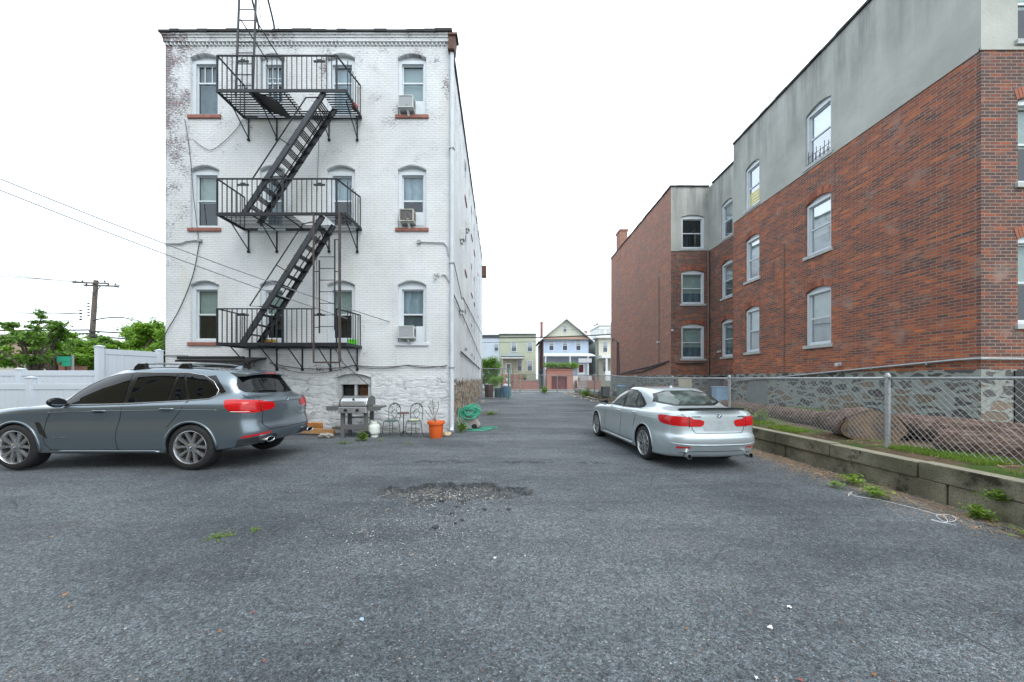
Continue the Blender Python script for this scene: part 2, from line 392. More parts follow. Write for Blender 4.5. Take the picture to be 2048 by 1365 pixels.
def plain_brick(name, c1, c2, mort=(170, 160, 150)):
    k = NT(name); vec, u, z, x, y = k.uv()
    b = k.brick(vec, s2l(c1), s2l(c2), s2l(mort), .009)
    c = k.mix(.25, b.outputs['Color'], k.mix(k.noise(vec, 2.5, 5), (.05, .04, .04), (.6, .45, .4)))
    return k.bsdf(c, .85, 0, k.bump(k.math('SUBTRACT', 1., b.outputs['Fac']), .006), spec=.25)
def siding(name, c, h=.115, dark=.55):
    k = NT(name); vec, u, z, x, y = k.uv()
    fr = k.math('FRACT', k.math('DIVIDE', z, h))
    line = k.step(fr, .0, .14, True)
    col = k.mix(k.step(k.noise(vec, .9, 5), .3, .7), tuple(v*.88 for v in s2l(c)), s2l(c))
    col = k.mix(k.math('MULTIPLY', line, .45), col, tuple(v*dark for v in s2l(c)))
    return k.bsdf(col, .6, 0, k.bump(fr, .012, 1), spec=.4)

def asphalt():
    k = NT('asphalt'); p = k.pos(); xyz = k.n('SeparateXYZ'); k.l(p, xyz.inputs[0]); x, y = xyz.outputs[0], xyz.outputs[1]
    vc = k.vor(p, 95, 'F1', 'Color'); sp = k.n('SeparateXYZ'); k.l(vc, sp.inputs[0])
    ve = k.vor(p, 95, 'F1', 'Distance'); v2 = k.vor(p, 38, 'F1', 'Color'); sp2 = k.n('SeparateXYZ'); k.l(v2, sp2.inputs[0])
    big = k.step(k.math('ADD', k.math('MULTIPLY', k.noise(p, .38, 4, .55), .75), k.math('MULTIPLY', k.noise(p, 2.2, 5, .6), .25)), .36, .64)
    base = k.mix(big, s2l((80, 88, 94)), s2l((120, 128, 133)))
    mp = k.n('Mapping'); k.l(p, mp.inputs[0]); mp.inputs['Rotation'].default_value = (0, 0, .5); mp.inputs['Scale'].default_value = (.25, 1.1, 1)
    base = k.mix(k.math('MULTIPLY', k.step(k.noise(mp.outputs[0], .9, 5, .6), .46, .66), .6), base, s2l((132, 139, 143)))
    base = k.mix(k.math('MULTIPLY', k.step(k.noise(mp.outputs[0], 1.7, 4, .6), .50, .34), .45), base, s2l((70, 77, 82)))
    g = k.ramp(sp.outputs[0], [(0, .42), (.4, .86), (.8, 1.16), (1, 1.7)])
    c = k.mix(1., base, g, 'MULTIPLY')
    g2 = k.ramp(sp2.outputs[0], [(0, .78), (.6, 1.02), (1, 1.25)])
    c = k.mix(1., c, g2, 'MULTIPLY')
    # odd pale and rusty stones
    w = k.step(sp.outputs[1], .985, .995); c = k.mix(k.math('MULTIPLY', w, .8), c, s2l((180, 182, 184)))
    r = k.math('MULTIPLY', k.step(sp.outputs[2], .992, .996), .7); c = k.mix(r, c, s2l((146, 96, 70)))
    # brownish silt patches
    si = k.math('MULTIPLY', k.step(k.noise(p, .9, 5, .6), .60, .75), .30); c = k.mix(si, c, s2l((118, 108, 98)))
    # gravel bed in the broken patch (stored as a vertex attribute of the ground)
    at_ = k.n('Attribute', attribute_name='broken'); bw = at_.outputs['Fac']
    gc = k.mix(k.ramp(sp2.outputs[1], [(.3, 0.), (1, 1.)]), s2l((66, 70, 74)), s2l((158, 158, 154)))
    gc = k.mix(k.step(k.noise(p, 4.5, 5, .7), .46, .56), gc, k.mix(sp.outputs[0], s2l((50, 54, 58)), s2l((104, 108, 112))))
    gc = k.mix(k.math('MULTIPLY', k.step(k.noise(p, 3.5, 4), .56, .64), .6), gc, s2l((128, 118, 106)))
    c = k.mix(bw, c, gc)
    ae = k.n('Attribute', attribute_name='edge').outputs['Fac']; c = k.mix(k.math('MULTIPLY', ae, k.step(k.noise(p, 30, 4, .7), .35, .6)), c, s2l((34, 36, 40)))
    # hair cracks
    cr = k.vor(k.mix(.08, p, k.noise(p, 3, 4, out='Color'), 'ADD'), .9, 'DISTANCE_TO_EDGE')
    ck = k.math('MULTIPLY', k.step(cr, 0., .006, True), k.step(k.noise(p, .7, 3), .5, .6)); c = k.mix(k.math('MULTIPLY', ck, .6), c, (.012, .013, .015))
    h = k.math('ADD', k.math('MULTIPLY', ve, -1.6), k.math('MULTIPLY', sp.outputs[0], .8))
    h = k.math('ADD', h, k.math('MULTIPLY', k.noise(p, 26, 5, .65), 1.6))
    h = k.math('ADD', h, k.math('MULTIPLY', sp2.outputs[0], .55))
    return k.bsdf(c, .72, 0, k.bump(h, .013, 1.), spec=.45)

def soil(name, a, b, g=None):
    k = NT(name); p = k.pos(); f = k.noise(p, 2.2, 7, .65)
    c = k.mix(k.step(f, .35, .65), s2l(a), s2l(b))
    if g: c = k.mix(k.step(k.noise(p, 1.1, 4), .48, .56), c, s2l(g))
    return k.bsdf(c, .95, 0, k.bump(k.noise(p, 18, 7, .7), .03), spec=.2)
def concrete(name, a=(150, 148, 140), moss=.0, sc=1.):
    k = NT(name); p = k.pos(); q = k.n('SeparateXYZ'); k.l(p, q.inputs[0]); nn = k.n('NewGeometry'); nq = k.n('SeparateXYZ'); k.l(nn.outputs['True Normal'], nq.inputs[0])
    c = k.mix(k.step(k.noise(p, 3*sc, 7, .65), .3, .7), tuple(v*.7 for v in s2l(a)), s2l(a))
    c = k.mix(k.step(k.vor(p, 70, out='Distance'), .5, .75), c, tuple(v*.55 for v in s2l(a)))
    if moss:
        side = k.step(nq.outputs[2], .5, .8, True)
        m = k.math('MULTIPLY', side, k.step(k.noise(p, 1.6, 6, .6), .34, .56)); c = k.mix(k.math('MULTIPLY', m, moss), c, s2l((54, 54, 36)))
        m2 = k.math('MULTIPLY', side, k.step(k.noise(k.mapping(p, (1, 1, 1), (9, 2, 1)), 2.4, 6, .7), .56, .64)); c = k.mix(k.math('MULTIPLY', m2, .8), c, s2l((38, 34, 28)))
    return k.bsdf(c, .9, 0, k.bump(k.noise(p, 40, 6, .7), .008), spec=.2)
def leafmat(name, a, b, c):
    k = NT(name); r = k.n('NewGeometry').outputs['Random Per Island']; p = k.pos()
    f = k.math('ADD', k.math('MULTIPLY', r, .6), k.math('MULTIPLY', k.step(k.noise(p, 1.1, 3), .3, .7), .4))
    col = k.ramp(f, [(0, s2l(a)), (.5, s2l(b)), (1, s2l(c))])
    bs = k.n('BsdfPrincipled'); k.l(col, bs.inputs['Base Color']); bs.inputs['Roughness'].default_value = .5
    tr = k.n('BsdfTranslucent'); k.l(k.mix(.4, col, s2l((150, 190, 40))), tr.inputs[0]); ms = k.n('MixShader'); ms.inputs[0].default_value = .35
    k.l(bs.outputs[0], ms.inputs[1]); k.l(tr.outputs[0], ms.inputs[2]); k.l(ms.outputs[0], k.out.inputs[0]); return k.m
def glass(name, tint, refl=.16, rough=.02):
    k = NT(name); t = k.n('BsdfTransparent'); t.inputs[0].default_value = (*tint, 1)
    g = k.n('BsdfGlossy'); g.inputs['Roughness'].default_value = rough; g.inputs[0].default_value = (.9, .95, 1, 1)
    k.l(k.bump(k.noise(k.pos(), 1.4, 2), .002, .3), g.inputs['Normal'])
    lw = k.n('LayerWeight'); lw.inputs[0].default_value = .35
    f = k.math('ADD', k.math('MULTIPLY', lw.outputs['Fresnel'], .42), refl*.55, clamp=True)
    ms = k.n('MixShader'); k.l(f, ms.inputs[0]); k.l(t.outputs[0], ms.inputs[1]); k.l(g.outputs[0], ms.inputs[2]); k.l(ms.outputs[0], k.out.inputs[0]); return k.m
def curtain(name, c, freq=26):
    k = NT(name); vec, u, z, x, y = k.uv()
    w = k.math('SINE', k.math('ADD', k.math('MULTIPLY', u, freq), k.math('MULTIPLY', k.noise(vec, 3, 3), 6)))
    col = k.mix(k.math('MULTIPLY', k.math('ADD', w, 1.), .25), s2l(c), tuple(v*.6 for v in s2l(c)))
    return k.bsdf(col, .9, 0, k.bump(w, .02), spec=.2)
def blind(name, c):
    k = NT(name); vec, u, z, x, y = k.uv(); fr = k.math('FRACT', k.math('DIVIDE', z, .05))
    return k.bsdf(k.mix(k.math('MULTIPLY', k.step(fr, 0, .3, True), .35), s2l(c), tuple(v*.4 for v in s2l(c))), .6, 0, None)

m_white = white_brick(); m_red = red_brick('red_brick_main', 0); m_red1 = red_brick('red_brick_far', 1); m_red2 = red_brick('red_brick_bay', 2)
m_stucco = stucco(); m_rub = rubble(); m_asph = asphalt()
m_soil = soil('yard_soil', (84, 72, 58), (120, 104, 84), (74, 92, 48)); m_dirt = soil('pale_dirt', (120, 112, 100), (150, 142, 130))
m_conc = concrete('weathered_concrete', (156, 151, 132), .62); m_conc2 = concrete('pale_concrete', (168, 168, 164))
m_vinyl = M('white_vinyl', (200, 209, 218), .4, var=.04, scale=1.2); m_wframe = M('white_window_frame', (200, 208, 214), .45, var=.06, scale=3)
m_rsill = M('red_sill_paint', (140, 92, 80), .7, var=.3, scale=9, bump=.004, bscale=50); m_wsill = M('grey_stone_sill', (172, 176, 176), .8, var=.2, scale=8, bump=.006)
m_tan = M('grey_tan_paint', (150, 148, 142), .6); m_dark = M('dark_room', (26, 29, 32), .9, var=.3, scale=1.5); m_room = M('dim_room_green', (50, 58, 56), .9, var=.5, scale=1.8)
m_glass = glass('window_glass', (.62, .72, .76), .10); m_cur = curtain('white_curtain', (214, 222, 228)); m_cur2 = curtain('grey_curtain', (140, 154, 160), 18)
m_bli = blind('pale_blind', (206, 212, 208)); m_bli2 = M('cream_shade', (208, 212, 200), .8)
m_iron = M('black_iron', (40, 43, 48), .5, .3, var=.25, scale=14, bump=.002, bscale=120); m_stairpaint = M('grey_iron_paint', (58, 62, 68), .5, .2, var=.2, scale=9)
m_rust = M('rusty_iron', (92, 66, 58), .75, .2, var=.35, scale=10, bump=.003); m_tar = M('black_roof_tar', (42, 40, 40), .8, var=.4, scale=5, bump=.01, bscale=20)
m_galv = M('galvanised_steel', (160, 164, 166), .45, .6, var=.15, scale=20); m_zinc = M('dull_zinc_wire', (150, 153, 154), .5, .5, var=.1)
m_black = M('black_plastic', (26, 27, 29), .5, var=.2); m_cable = M('cable_sheath', (62, 64, 68), .6); m_cablew = M('pale_wire', (128, 132, 138), .6)
m_pipew = M('white_pipe_paint', (192, 200, 206), .5, var=.08, scale=4); m_greyplastic = M('light_grey_plastic', (186, 190, 190), .5)
m_acg = blind('ac_grille', (150, 156, 160)); m_wood = M('raw_wood', (168, 128, 84), .8, var=.25, scale=12, bump=.004); m_oldwood = M('grey_wood', (104, 96, 86), .85, var=.3, scale=10, bump=.004)
m_chrome = M('bright_metal', (210, 212, 214), .16, 1., var=.04); m_orange = M('orange_plastic', (214, 96, 36), .5, var=.08, scale=4)
L1 = leafmat('leaf_bright', (60, 98, 30), (108, 152, 44), (158, 192, 78)); L2 = leafmat('leaf_mid', (54, 86, 38), (96, 136, 56), (140, 174, 88)); L3 = leafmat('weed_leaf', (66, 96, 30), (104, 136, 46), (150, 170, 76))
m_bark = M('bark', (84, 74, 66), .95, var=.4, scale=14, bump=.02, bscale=24)

# ================================================================ ground
def frange(a, b, s):
    n = max(1, int(round((b-a)/s))); return [a+(b-a)*i/n for i in range(n)]
xs = frange(-60, -12, 4)+frange(-12, -2.4, .3)+frange(-2.4, .9, .022)+frange(.9, 2.2, .06)+frange(2.2, 6.6, .25)+[6.6]
ys = frange(-6, 3.4, .3)+frange(3.4, 5.8, .024)+frange(5.8, 7, .04)+frange(7, 12, .3)+frange(12, 39.6, 2.5)+[39.6]
g = MB(); nx = len(xs)
for y in ys:
    for x in xs: g.v.append((x if x < 6.5 else 6.6+max(0, y-12)*.02, y, gzp(x, y)))
for j in range(len(ys)-1):
    for i in range(nx-1): g.f.append((j*nx+i, j*nx+i+1, (j+1)*nx+i+1, (j+1)*nx+i))
g.mi = [0]*len(g.f)
lot = struct('ground', g, m_asph, smooth=True, loc=(0, 0, 0))
a_ = lot.data.attributes.new('broken', 'FLOAT', 'POINT')
bw = []
for v in g.v:
    w = potw(v[0], v[1]) if (-2.6 < v[0] < .9 and 3.4 < v[1] < 5.8) else 0
    bw.append(w)
a_.data.foreach_set('value', bw)
a_ = lot.data.attributes.new('edge', 'FLOAT', 'POINT'); ev = []
for v in g.v:
    e = 0.
    if -2.6 < v[0] < .9 and 3.4 < v[1] < 5.8:
        q = pota(v[0], v[1]); e = exp(-((q+.005)/.045)**2)*sm(4.75, 5.0, v[1]+.15*v[0]+.12)
    for (cx, cy, rx, ry) in ((-1.35, 6.6, .5, .16), (.26, 6.6, .45, .13), (1.55, 6.6, .3, .08)):
        q = 1-hypot((v[0]-cx)/rx, (v[1]-cy)/ry)+(vn(v[0]*9, v[1]*9, 9)-.5)*.7; e = max(e, exp(-(q/.16)**2)*(1 if v[1] > cy else .25))
    ev.append(e)
a_.data.foreach_set('value', ev)
g = MB(); g.quad((-600, -60, -.12), (600, -60, -.12), (600, 900, -.12), (-600, 900, -.12)); struct('far_ground', g, soil('far_ground_grass', (92, 96, 74), (120, 120, 100)), loc=(0, 0, -.12))
# street beyond the gate
g = MB(); g.box(-60, 60, 39.6, 41.4, -.1, .03); struct('sidewalk', g, m_conc2)
g = MB(); g.quad((-60, 41.4, -.08), (60, 41.4, -.08), (60, 48.2, -.08), (-60, 48.2, -.08)); struct('street', g, m_asph)
g = MB(); g.box(-60, 60, 48.2, 49.3, -.1, .05); struct('far_sidewalk', g, m_conc2)
# raised yard on the right
def yz(x, y):
    z = .5+.06*(vn(x*1.1, y*1.1, 11)-.5)+.05*(vn(x*3, y*3, 12)-.5)+.10*sm(5.65, 6.6, x)*sm(4, 6, y)*.5
    z -= .22*sm(15, 22, y)
    if x < 5.72: z = min(z, .45)
    return z
xs2 = frange(5.66, 10.6, .15)+frange(10.6, 24, 2)+[24.]; ys2 = frange(-6, 39.6, .3)+[39.6]
g = MB(); nx = len(xs2)
for y in ys2:
    for x in xs2: g.v.append((x+max(0, y-16)*.06*(1-min(1, (x-5.66)/5)), y, yz(x, y)))
for j in range(len(ys2)-1):
    for i in range(nx-1): g.f.append((j*nx+i, j*nx+i+1, (j+1)*nx+i+1, (j+1)*nx+i))
for j in range(len(ys2)-1):
    a, b = g.v[j*nx], g.v[(j+1)*nx]; n = len(g.v); g.v += [(a[0], a[1], -.1), (b[0], b[1], -.1)]; g.f.append((j*nx, (j+1)*nx, n+1, n))
g.mi = [0]*len(g.f)
struct('yard_soil', g, m_soil, smooth=True, loc=(0, 0, 0))
g = MB(); g.box(7.0, 8.1, 16.8, 39, .28, .47); g.box(6.9, 8.12, 15.0, 16.8, .3, .52); struct('concrete_path', g, m_conc2)

# ================================================================ walls with openings
def wp(O, U, N, u, z, d=0.): return (O[0]+U[0]*u-N[0]*d, O[1]+U[1]*u-N[1]*d, z)
def fbox(mb, O, U, N, u0, u1, z0, z1, d0, d1):
    vs = [wp(O, U, N, u, z, d) for z in (z0, z1) for (u, d) in ((u0, d0), (u1, d0), (u1, d1), (u0, d1))]
    return mb.add(vs, [(0, 3, 2, 1), (4, 5, 6, 7), (0, 1, 5, 4), (1, 2, 6, 5), (2, 3, 7, 6), (3, 0, 4, 7)])
NA = 8
def arcz(zb, arch, t): return zb+arch*(1-(2*t-1)**2)
def wall(mb, O, U, N, u0, u1, z0, z1, ops, rev=.13):
    cols = {}
    for o in ops: cols.setdefault((o[0], o[1]), []).append(o)
    ks = sorted(cols); cur = u0
    for (a, b) in ks:
        if a > cur: mb.quad(wp(O, U, N, cur, z0), wp(O, U, N, a, z0), wp(O, U, N, a, z1), wp(O, U, N, cur, z1))
        lows = [(z0, 0.)]
        for (_, _, za, zb, ar) in sorted(cols[(a, b)], key=lambda o: o[2]):
            zl, al = lows[-1]
            for i in range(NA):
                t0, t1 = i/NA, (i+1)/NA; ua, ub = a+(b-a)*t0, a+(b-a)*t1
                mb.quad(wp(O, U, N, ua, arcz(zl, al, t0)), wp(O, U, N, ub, arcz(zl, al, t1)), wp(O, U, N, ub, za), wp(O, U, N, ua, za))
                mb.quad(wp(O, U, N, ua, arcz(zb, ar, t0)), wp(O, U, N, ub, arcz(zb, ar, t1)), wp(O, U, N, ub, arcz(zb, ar, t1), rev), wp(O, U, N, ua, arcz(zb, ar, t0), rev))
            mb.quad(wp(O, U, N, a, za), wp(O, U, N, b, za), wp(O, U, N, b, za, rev), wp(O, U, N, a, za, rev))
            mb.quad(wp(O, U, N, a, za), wp(O, U, N, a, zb), wp(O, U, N, a, zb, rev), wp(O, U, N, a, za, rev))
            mb.quad(wp(O, U, N, b, za), wp(O, U, N, b, zb), wp(O, U, N, b, zb, rev), wp(O, U, N, b, za, rev))
            lows.append((zb, ar))
        zl, al = lows[-1]
        for i in range(NA):
            t0, t1 = i/NA, (i+1)/NA; ua, ub = a+(b-a)*t0, a+(b-a)*t1
            mb.quad(wp(O, U, N, ua, arcz(zl, al, t0)), wp(O, U, N, ub, arcz(zl, al, t1)), wp(O, U, N, ub, z1), wp(O, U, N, ua, z1))
        cur = b
    if cur < u1: mb.quad(wp(O, U, N, cur, z0), wp(O, U, N, u1, z0), wp(O, U, N, u1, z1), wp(O, U, N, cur, z1))
def window(par, O, U, N, a, b, za, zb, ar, sty='dark', rev=.13, sill=None, fm=None, sillm=None, fw=.055, split=.5, extra=None, room=None):
    fm = fm or m_wframe; f = MB(); B = lambda *q: fbox(f, O, U, N, *q)
    r = rev
    B(a, a+fw, za, zb, r-.06, r+.05); B(b-fw, b, za, zb, r-.06, r+.05); B(a+fw, b-fw, za, za+fw*.8, r-.062, r+.05); B(a+fw, b-fw, zb-fw, zb, r-.062, r+.05)
    if ar > 0:
        pts = [wp(O, U, N, a, zb-.001, r-.03)]+[wp(O, U, N, a+(b-a)*i/NA, arcz(zb, ar, i/NA), r-.03) for i in range(NA+1)]+[wp(O, U, N, b, zb-.001, r-.03)]
        f.poly(pts)
    zm = za+(zb-za)*split; sw = .035
    ia, ib, iz0, iz1 = a+fw, b-fw, za+fw*.8, zb-fw
    B(ia, ib, zm-.022, zm+.022, r-.012, r+.03)
    for (q0, q1, dd) in ((iz0, zm, .0), (zm, iz1, .012)):
        B(ia, ia+sw, q0, q1, r-.008+dd, r+.03); B(ib-sw, ib, q0, q1, r-.008+dd, r+.03)
    B(ia+sw, ib-sw, iz0, iz0+sw*1.3, r-.008, r+.03); B(ia+sw, ib-sw, iz1-sw, iz1, r+.004, r+.03)
    if extra == 'muntin':
        for t in (1/3, 2/3): B(ia+(ib-ia)*t-.01, ia+(ib-ia)*t+.01, zm, iz1, r, r+.02)
    if extra == 'grid':
        for t in (1/3, 2/3): B(ia+(ib-ia)*t-.01, ia+(ib-ia)*t+.01, iz0, iz1, r, r+.02)
        for t in (.25, .75): B(ia, ib, iz0+(iz1-iz0)*t-.01, iz0+(iz1-iz0)*t+.01, r+.001, r+.021)
    w = obj('window', f, fm, par)
    p = MB(); p.quad(wp(O, U, N, ia, iz0, r+.017), wp(O, U, N, ib, iz0, r+.017), wp(O, U, N, ib, zm, r+.017), wp(O, U, N, ia, zm, r+.017)); obj('pane', p, m_glass, w)
    p = MB(); p.quad(wp(O, U, N, ia, zm, r+.024), wp(O, U, N, ib, zm, r+.024), wp(O, U, N, ib, iz1, r+.024), wp(O, U, N, ia, iz1, r+.024)); obj('pane', p, m_glass, w)
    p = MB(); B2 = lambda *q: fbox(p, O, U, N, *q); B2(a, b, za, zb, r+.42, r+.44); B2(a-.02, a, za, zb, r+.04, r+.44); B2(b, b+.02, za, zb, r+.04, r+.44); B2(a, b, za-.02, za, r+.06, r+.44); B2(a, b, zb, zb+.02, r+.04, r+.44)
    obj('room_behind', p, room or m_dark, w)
    def sheet(z0, z1, m, nm, u0=ia, u1=ib, d=.09):
        q = MB(); fbox(q, O, U, N, u0, u1, z0, z1, r+d, r+d+.006); obj(nm, q, m, w)
    if sty == 'curtain': sheet(iz0, iz1, m_cur, 'curtain')
    elif sty == 'half': sheet(zm-.02, iz1, m_bli2, 'shade')
    elif sty == 'half2': sheet(iz0+.35*(iz1-iz0), iz1, m_bli2, 'shade'); sheet(iz0, iz0+.35*(iz1-iz0), m_cur2, 'curtain', d=.12)
    elif sty == 'halfgrey': sheet(zm-.02, iz1, m_bli2, 'shade'); sheet(iz0, zm-.02, m_cur2, 'curtain', d=.12)
    elif sty == 'grey': sheet(iz0, iz1, m_cur2, 'curtain')
    elif sty == 'blind': sheet(iz0, iz1, m_bli, 'blind')
    elif sty == 'topcur': sheet(zm, iz1, m_cur, 'curtain'); sheet(iz0, zm, m_cur2, 'curtain', d=.16)
    elif sty == 'tophalf': sheet(zm, iz1, m_cur, 'curtain')
    elif sty == 'sides': sheet(iz0, iz1, m_cur, 'curtain', ia, ia+(ib-ia)*.3); sheet(iz0, iz1, m_cur, 'curtain', ib-(ib-ia)*.32, ib)
    if sill:
        q = MB(); fbox(q, O, U, N, a-sill, b+sill, za-.10, za, -.045, r-.062); obj('sill', q, sillm or m_rsill, w, bevel=.006)
    return w

# ================================================================ white building
WX0, WX1, WY = -10.2, -1.83, 10.3
WB = thing('apartment_building', 'tall white painted brick building with peeling paint behind the black fire escape', 'building', (-6, 14, 0))
O, U, N = (0, WY), (1, 0), (0, -1)
wf = MB()
cols4 = [(-9.46, -8.62), (-7.42, -6.68), (-5.44, -4.62), (-3.36, -2.52)]
FL = [(2.66, 4.27), (6.02, 7.66), (9.34, 10.95)]
ops = []
for ci, (a, b) in enumerate(cols4):
    for fi, (za, zb) in enumerate(FL): ops.append((a, b, za, zb+.06, .13))
TOPZ = 11.3
wall(wf, O, U, N, WX0, WX1, 2.2, TOPZ, ops)
bops = [(-5.18, -4.14, .98, 1.62, .12)]
wall(wf, O, U, N, WX0, WX1, -.1, 2.2, bops, .16)
# side wall towards the alley (roof rises to the street)
SO = Vector((WX1, WY)); SE = Vector((-3.07, 36.)); SU = (SE-SO).normalized(); SU = (SU.x, SU.y); SN = (SU[1], -SU[0]); SL = (SE-SO).length
sops = []
sdl = [5.0, 9.1, 11.5, 15.9]
for s in sdl:
    for (za, zb) in ((3.0, 4.6), (6.35, 7.95), (9.6, 11.2)): sops.append((s, s+.9, za, zb, .1))
wall(wf, SO, SU, SN, 0, SL, 2.2, TOPZ, sops)
wall(wf, SO, SU, SN, 0, SL, -.1, 2.2, [(.85, 1.55, .45, 1.45, .12)], .16)
zt0, zt1 = 11.78, 13.8
wf.quad(wp(SO, SU, SN, 0, TOPZ), wp(SO, SU, SN, SL, TOPZ), wp(SO, SU, SN, SL, zt1), wp(SO, SU, SN, 0, zt0-.1))
wf.quad((WX0, WY, -.1), (WX0, WY, TOPZ), (WX0-1.2, 36, TOPZ), (WX0-1.2, 36, -.1)); wf.quad((WX0, WY, TOPZ), (WX0, WY, zt0-.1), (WX0-1.2, 36, zt1), (WX0-1.2, 36, TOPZ))
wf.quad((WX0-1.2, 36, -.1), (SE.x, 36, -.1), (SE.x, 36, zt1), (WX0-1.2, 36, zt1))
obj('wall', wf, m_white, WB)
# corbelled cornice
c = MB()
c.quad((WX0, WY, TOPZ), (WX1, WY, TOPZ), (WX1, WY, 11.38), (WX0, WY, 11.38))
x = WX0+.02
while x < WX1-.12:
    c.add([(x, WY, 11.38), (x+.1, WY, 11.38), (x+.05, WY-.06, 11.38), (x, WY, 11.46), (x+.1, WY, 11.46), (x+.05, WY-.06, 11.46)], [(0, 1, 2), (3, 5, 4), (0, 2, 5, 3), (2, 1, 4, 5)]); x += .118
c.box(WX0-.0, WX1+.0, WY-.003, WY+.3, 11.38, 11.46); c.box(WX0-.02, WX1+.02, WY-.065, WY+.3, 11.46, 11.56); c.box(WX0-.03, WX1+.03, WY-.085, WY+.3, 11.56, 11.62); c.box(WX0-.04, WX1+.04, WY-.11, WY+.3, 11.62, 11.68)
obj('cornice', c, m_white, WB)
c = MB(); rr = random.Random(4); x = WX0-.08
while x < WX1+.07:
    w = rr.uniform(.25, .6); x2 = min(x+w, WX1+.09); c.box(x, x2-.004, WY-.14-rr.uniform(0, .02), WY+.4, 11.68+rr.uniform(-.012, .0), 11.735+rr.uniform(-.01, .025)); x = x2
obj('roof_edge', c, m_tar, WB)
c = MB(); c.quad((WX0, WY+.3, zt0-.05), (WX1, WY+.3, zt0-.05), (SE.x, 36, zt1+.0), (WX0-1.2, 36, zt1)); obj('roof', c, m_tar, WB)
c = MB(); n = 40
for i in range(n):
    t0, t1 = i/n, (i+.97)/n; z0, z1 = zt0+(zt1-zt0)*t0, zt0+(zt1-zt0)*t1; jj = rr.uniform(0, .04)
    vs = []
    for (t, z) in ((t0, z0), (t1, z1)):
        for (d, dz) in ((-.05, -.14), (-.05, .02+jj), (.3, .02+jj), (.3, -.14)):
            q = wp(SO, SU, SN, SL*t, z+dz, d); vs.append(q)
    c.add(vs, [(0, 1, 2, 3), (7, 6, 5, 4), (0, 4, 5, 1), (1, 5, 6, 2), (2, 6, 7, 3), (3, 7, 4, 0)])
obj('parapet_cap', c, m_tar, WB)
st = [['halfgrey', 'curtain', 'curtain', 'blind'], ['grey', 'grey', 'topcur', 'topcur'], ['halfgrey', 'half2', 'curtain', 'topcur']]
st = [st[0], st[1], st[2]]
styles = {(0, 0): 'half', (1, 0): 'half', (2, 0): 'half', (3, 0): 'topcur', (0, 1): 'half', (1, 1): 'grey', (2, 1): 'tophalf', (3, 1): 'tophalf', (0, 2): 'grey', (1, 2): 'topcur', (2, 2): 'curtain', (3, 2): 'blind'}
for ci, (a, b) in enumerate(cols4):
    for fi, (za, zb) in enumerate(FL):
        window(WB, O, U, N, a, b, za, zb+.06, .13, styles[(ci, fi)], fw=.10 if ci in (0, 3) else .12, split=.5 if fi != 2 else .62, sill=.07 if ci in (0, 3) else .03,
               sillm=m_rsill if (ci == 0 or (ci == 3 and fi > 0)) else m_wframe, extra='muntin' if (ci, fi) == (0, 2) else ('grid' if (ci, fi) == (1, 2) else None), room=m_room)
# dressed arches: hood course over every opening
m_hood = M('old_paint_grey', (180, 185, 186), .8, var=.25, scale=12)
for (a, b) in cols4:
    for (za, zb) in FL:
        c = MB()
        for i in range(1, NA+1):
            t0 = (i-1)/NA; t1 = i/NA; f0 = arcz(zb+.075, .13, t0) if 0 <= t0 <= 1 else zb+.045; f1 = arcz(zb+.075, .13, t1) if 0 <= t1 <= 1 else zb+.045
            u0_, u1_ = a+(b-a)*t0, a+(b-a)*t1
            vs = [(u0_, WY, f0), (u1_, WY, f1), (u1_, WY, f1+.028), (u0_, WY, f0+.028)]; c.add(vs+[(v[0], WY-.014, v[2]) for v in vs], [(4, 5, 6, 7), (0, 1, 5, 4), (2, 3, 7, 6)])
        obj('arch_hood', c, m_hood, WB) if i == NA else None
# basement slider
a, b, za, zb, ar = bops[0]; f = MB(); B = lambda *q: fbox(f, O, U, N, *q); r = .16
pts = [wp(O, U, N, a, 1.55, .08)]+[wp(O, U, N, a+(b-a)*i/NA, arcz(zb, ar, i/NA), .08) for i in range(NA+1)]+[wp(O, U, N, b, 1.55, .08)]; f.poly(pts)
B(a, b, 1.46, 1.60, .06, .16); B(a, a+.09, za, 1.46, .07, .16); B(b-.06, b, za, 1.46, .07, .16); B(a+.09, a+.135, za, 1.46, .04, .18); B(b-.105, b-.06, za, 1.46, .04, .18); B(a+.135, b-.105, za, za+.05, .041, .18); B(a+.135, b-.105, 1.42, 1.46, .041, .18)
mxm = (a+b)/2+.03; B(mxm-.03, mxm+.03, za+.05, 1.41, .06, .18)
w = obj('window', f, m_wsill, WB)
for (q0, q1, mm) in ((a+.135, mxm-.03, m_tan), (mxm+.03, b-.105, M('orange_curtain', (176, 104, 60), .8))):
    p = MB(); p.quad((q0, WY+.13, za+.05), (q1, WY+.13, za+.05), (q1, WY+.13, 1.41), (q0, WY+.13, 1.41)); obj('pane', p, m_glass, w)
    p = MB(); p.quad((q0-.02, WY+.3, za), (q1+.02, WY+.3, za), (q1+.02, WY+.3, 1.44), (q0-.02, WY+.3, 1.44)); obj('curtain', p, M('brown_dim', (96, 84, 74), .9) if mm is m_tan else mm, w)
for s in sdl:
    for i, (za, zb) in enumerate(((3.0, 4.6), (6.35, 7.95), (9.6, 11.2))): window(WB, SO, SU, SN, s, s+.9, za, zb, .1, 'grey', sill=.05, fw=.09, sillm=m_rsill if i else m_wsill)
f = MB(); fbox(f, SO, SU, SN, .85, 1.55, .45, 1.57, .05, .1); obj('shutter', f, m_wframe, WB)
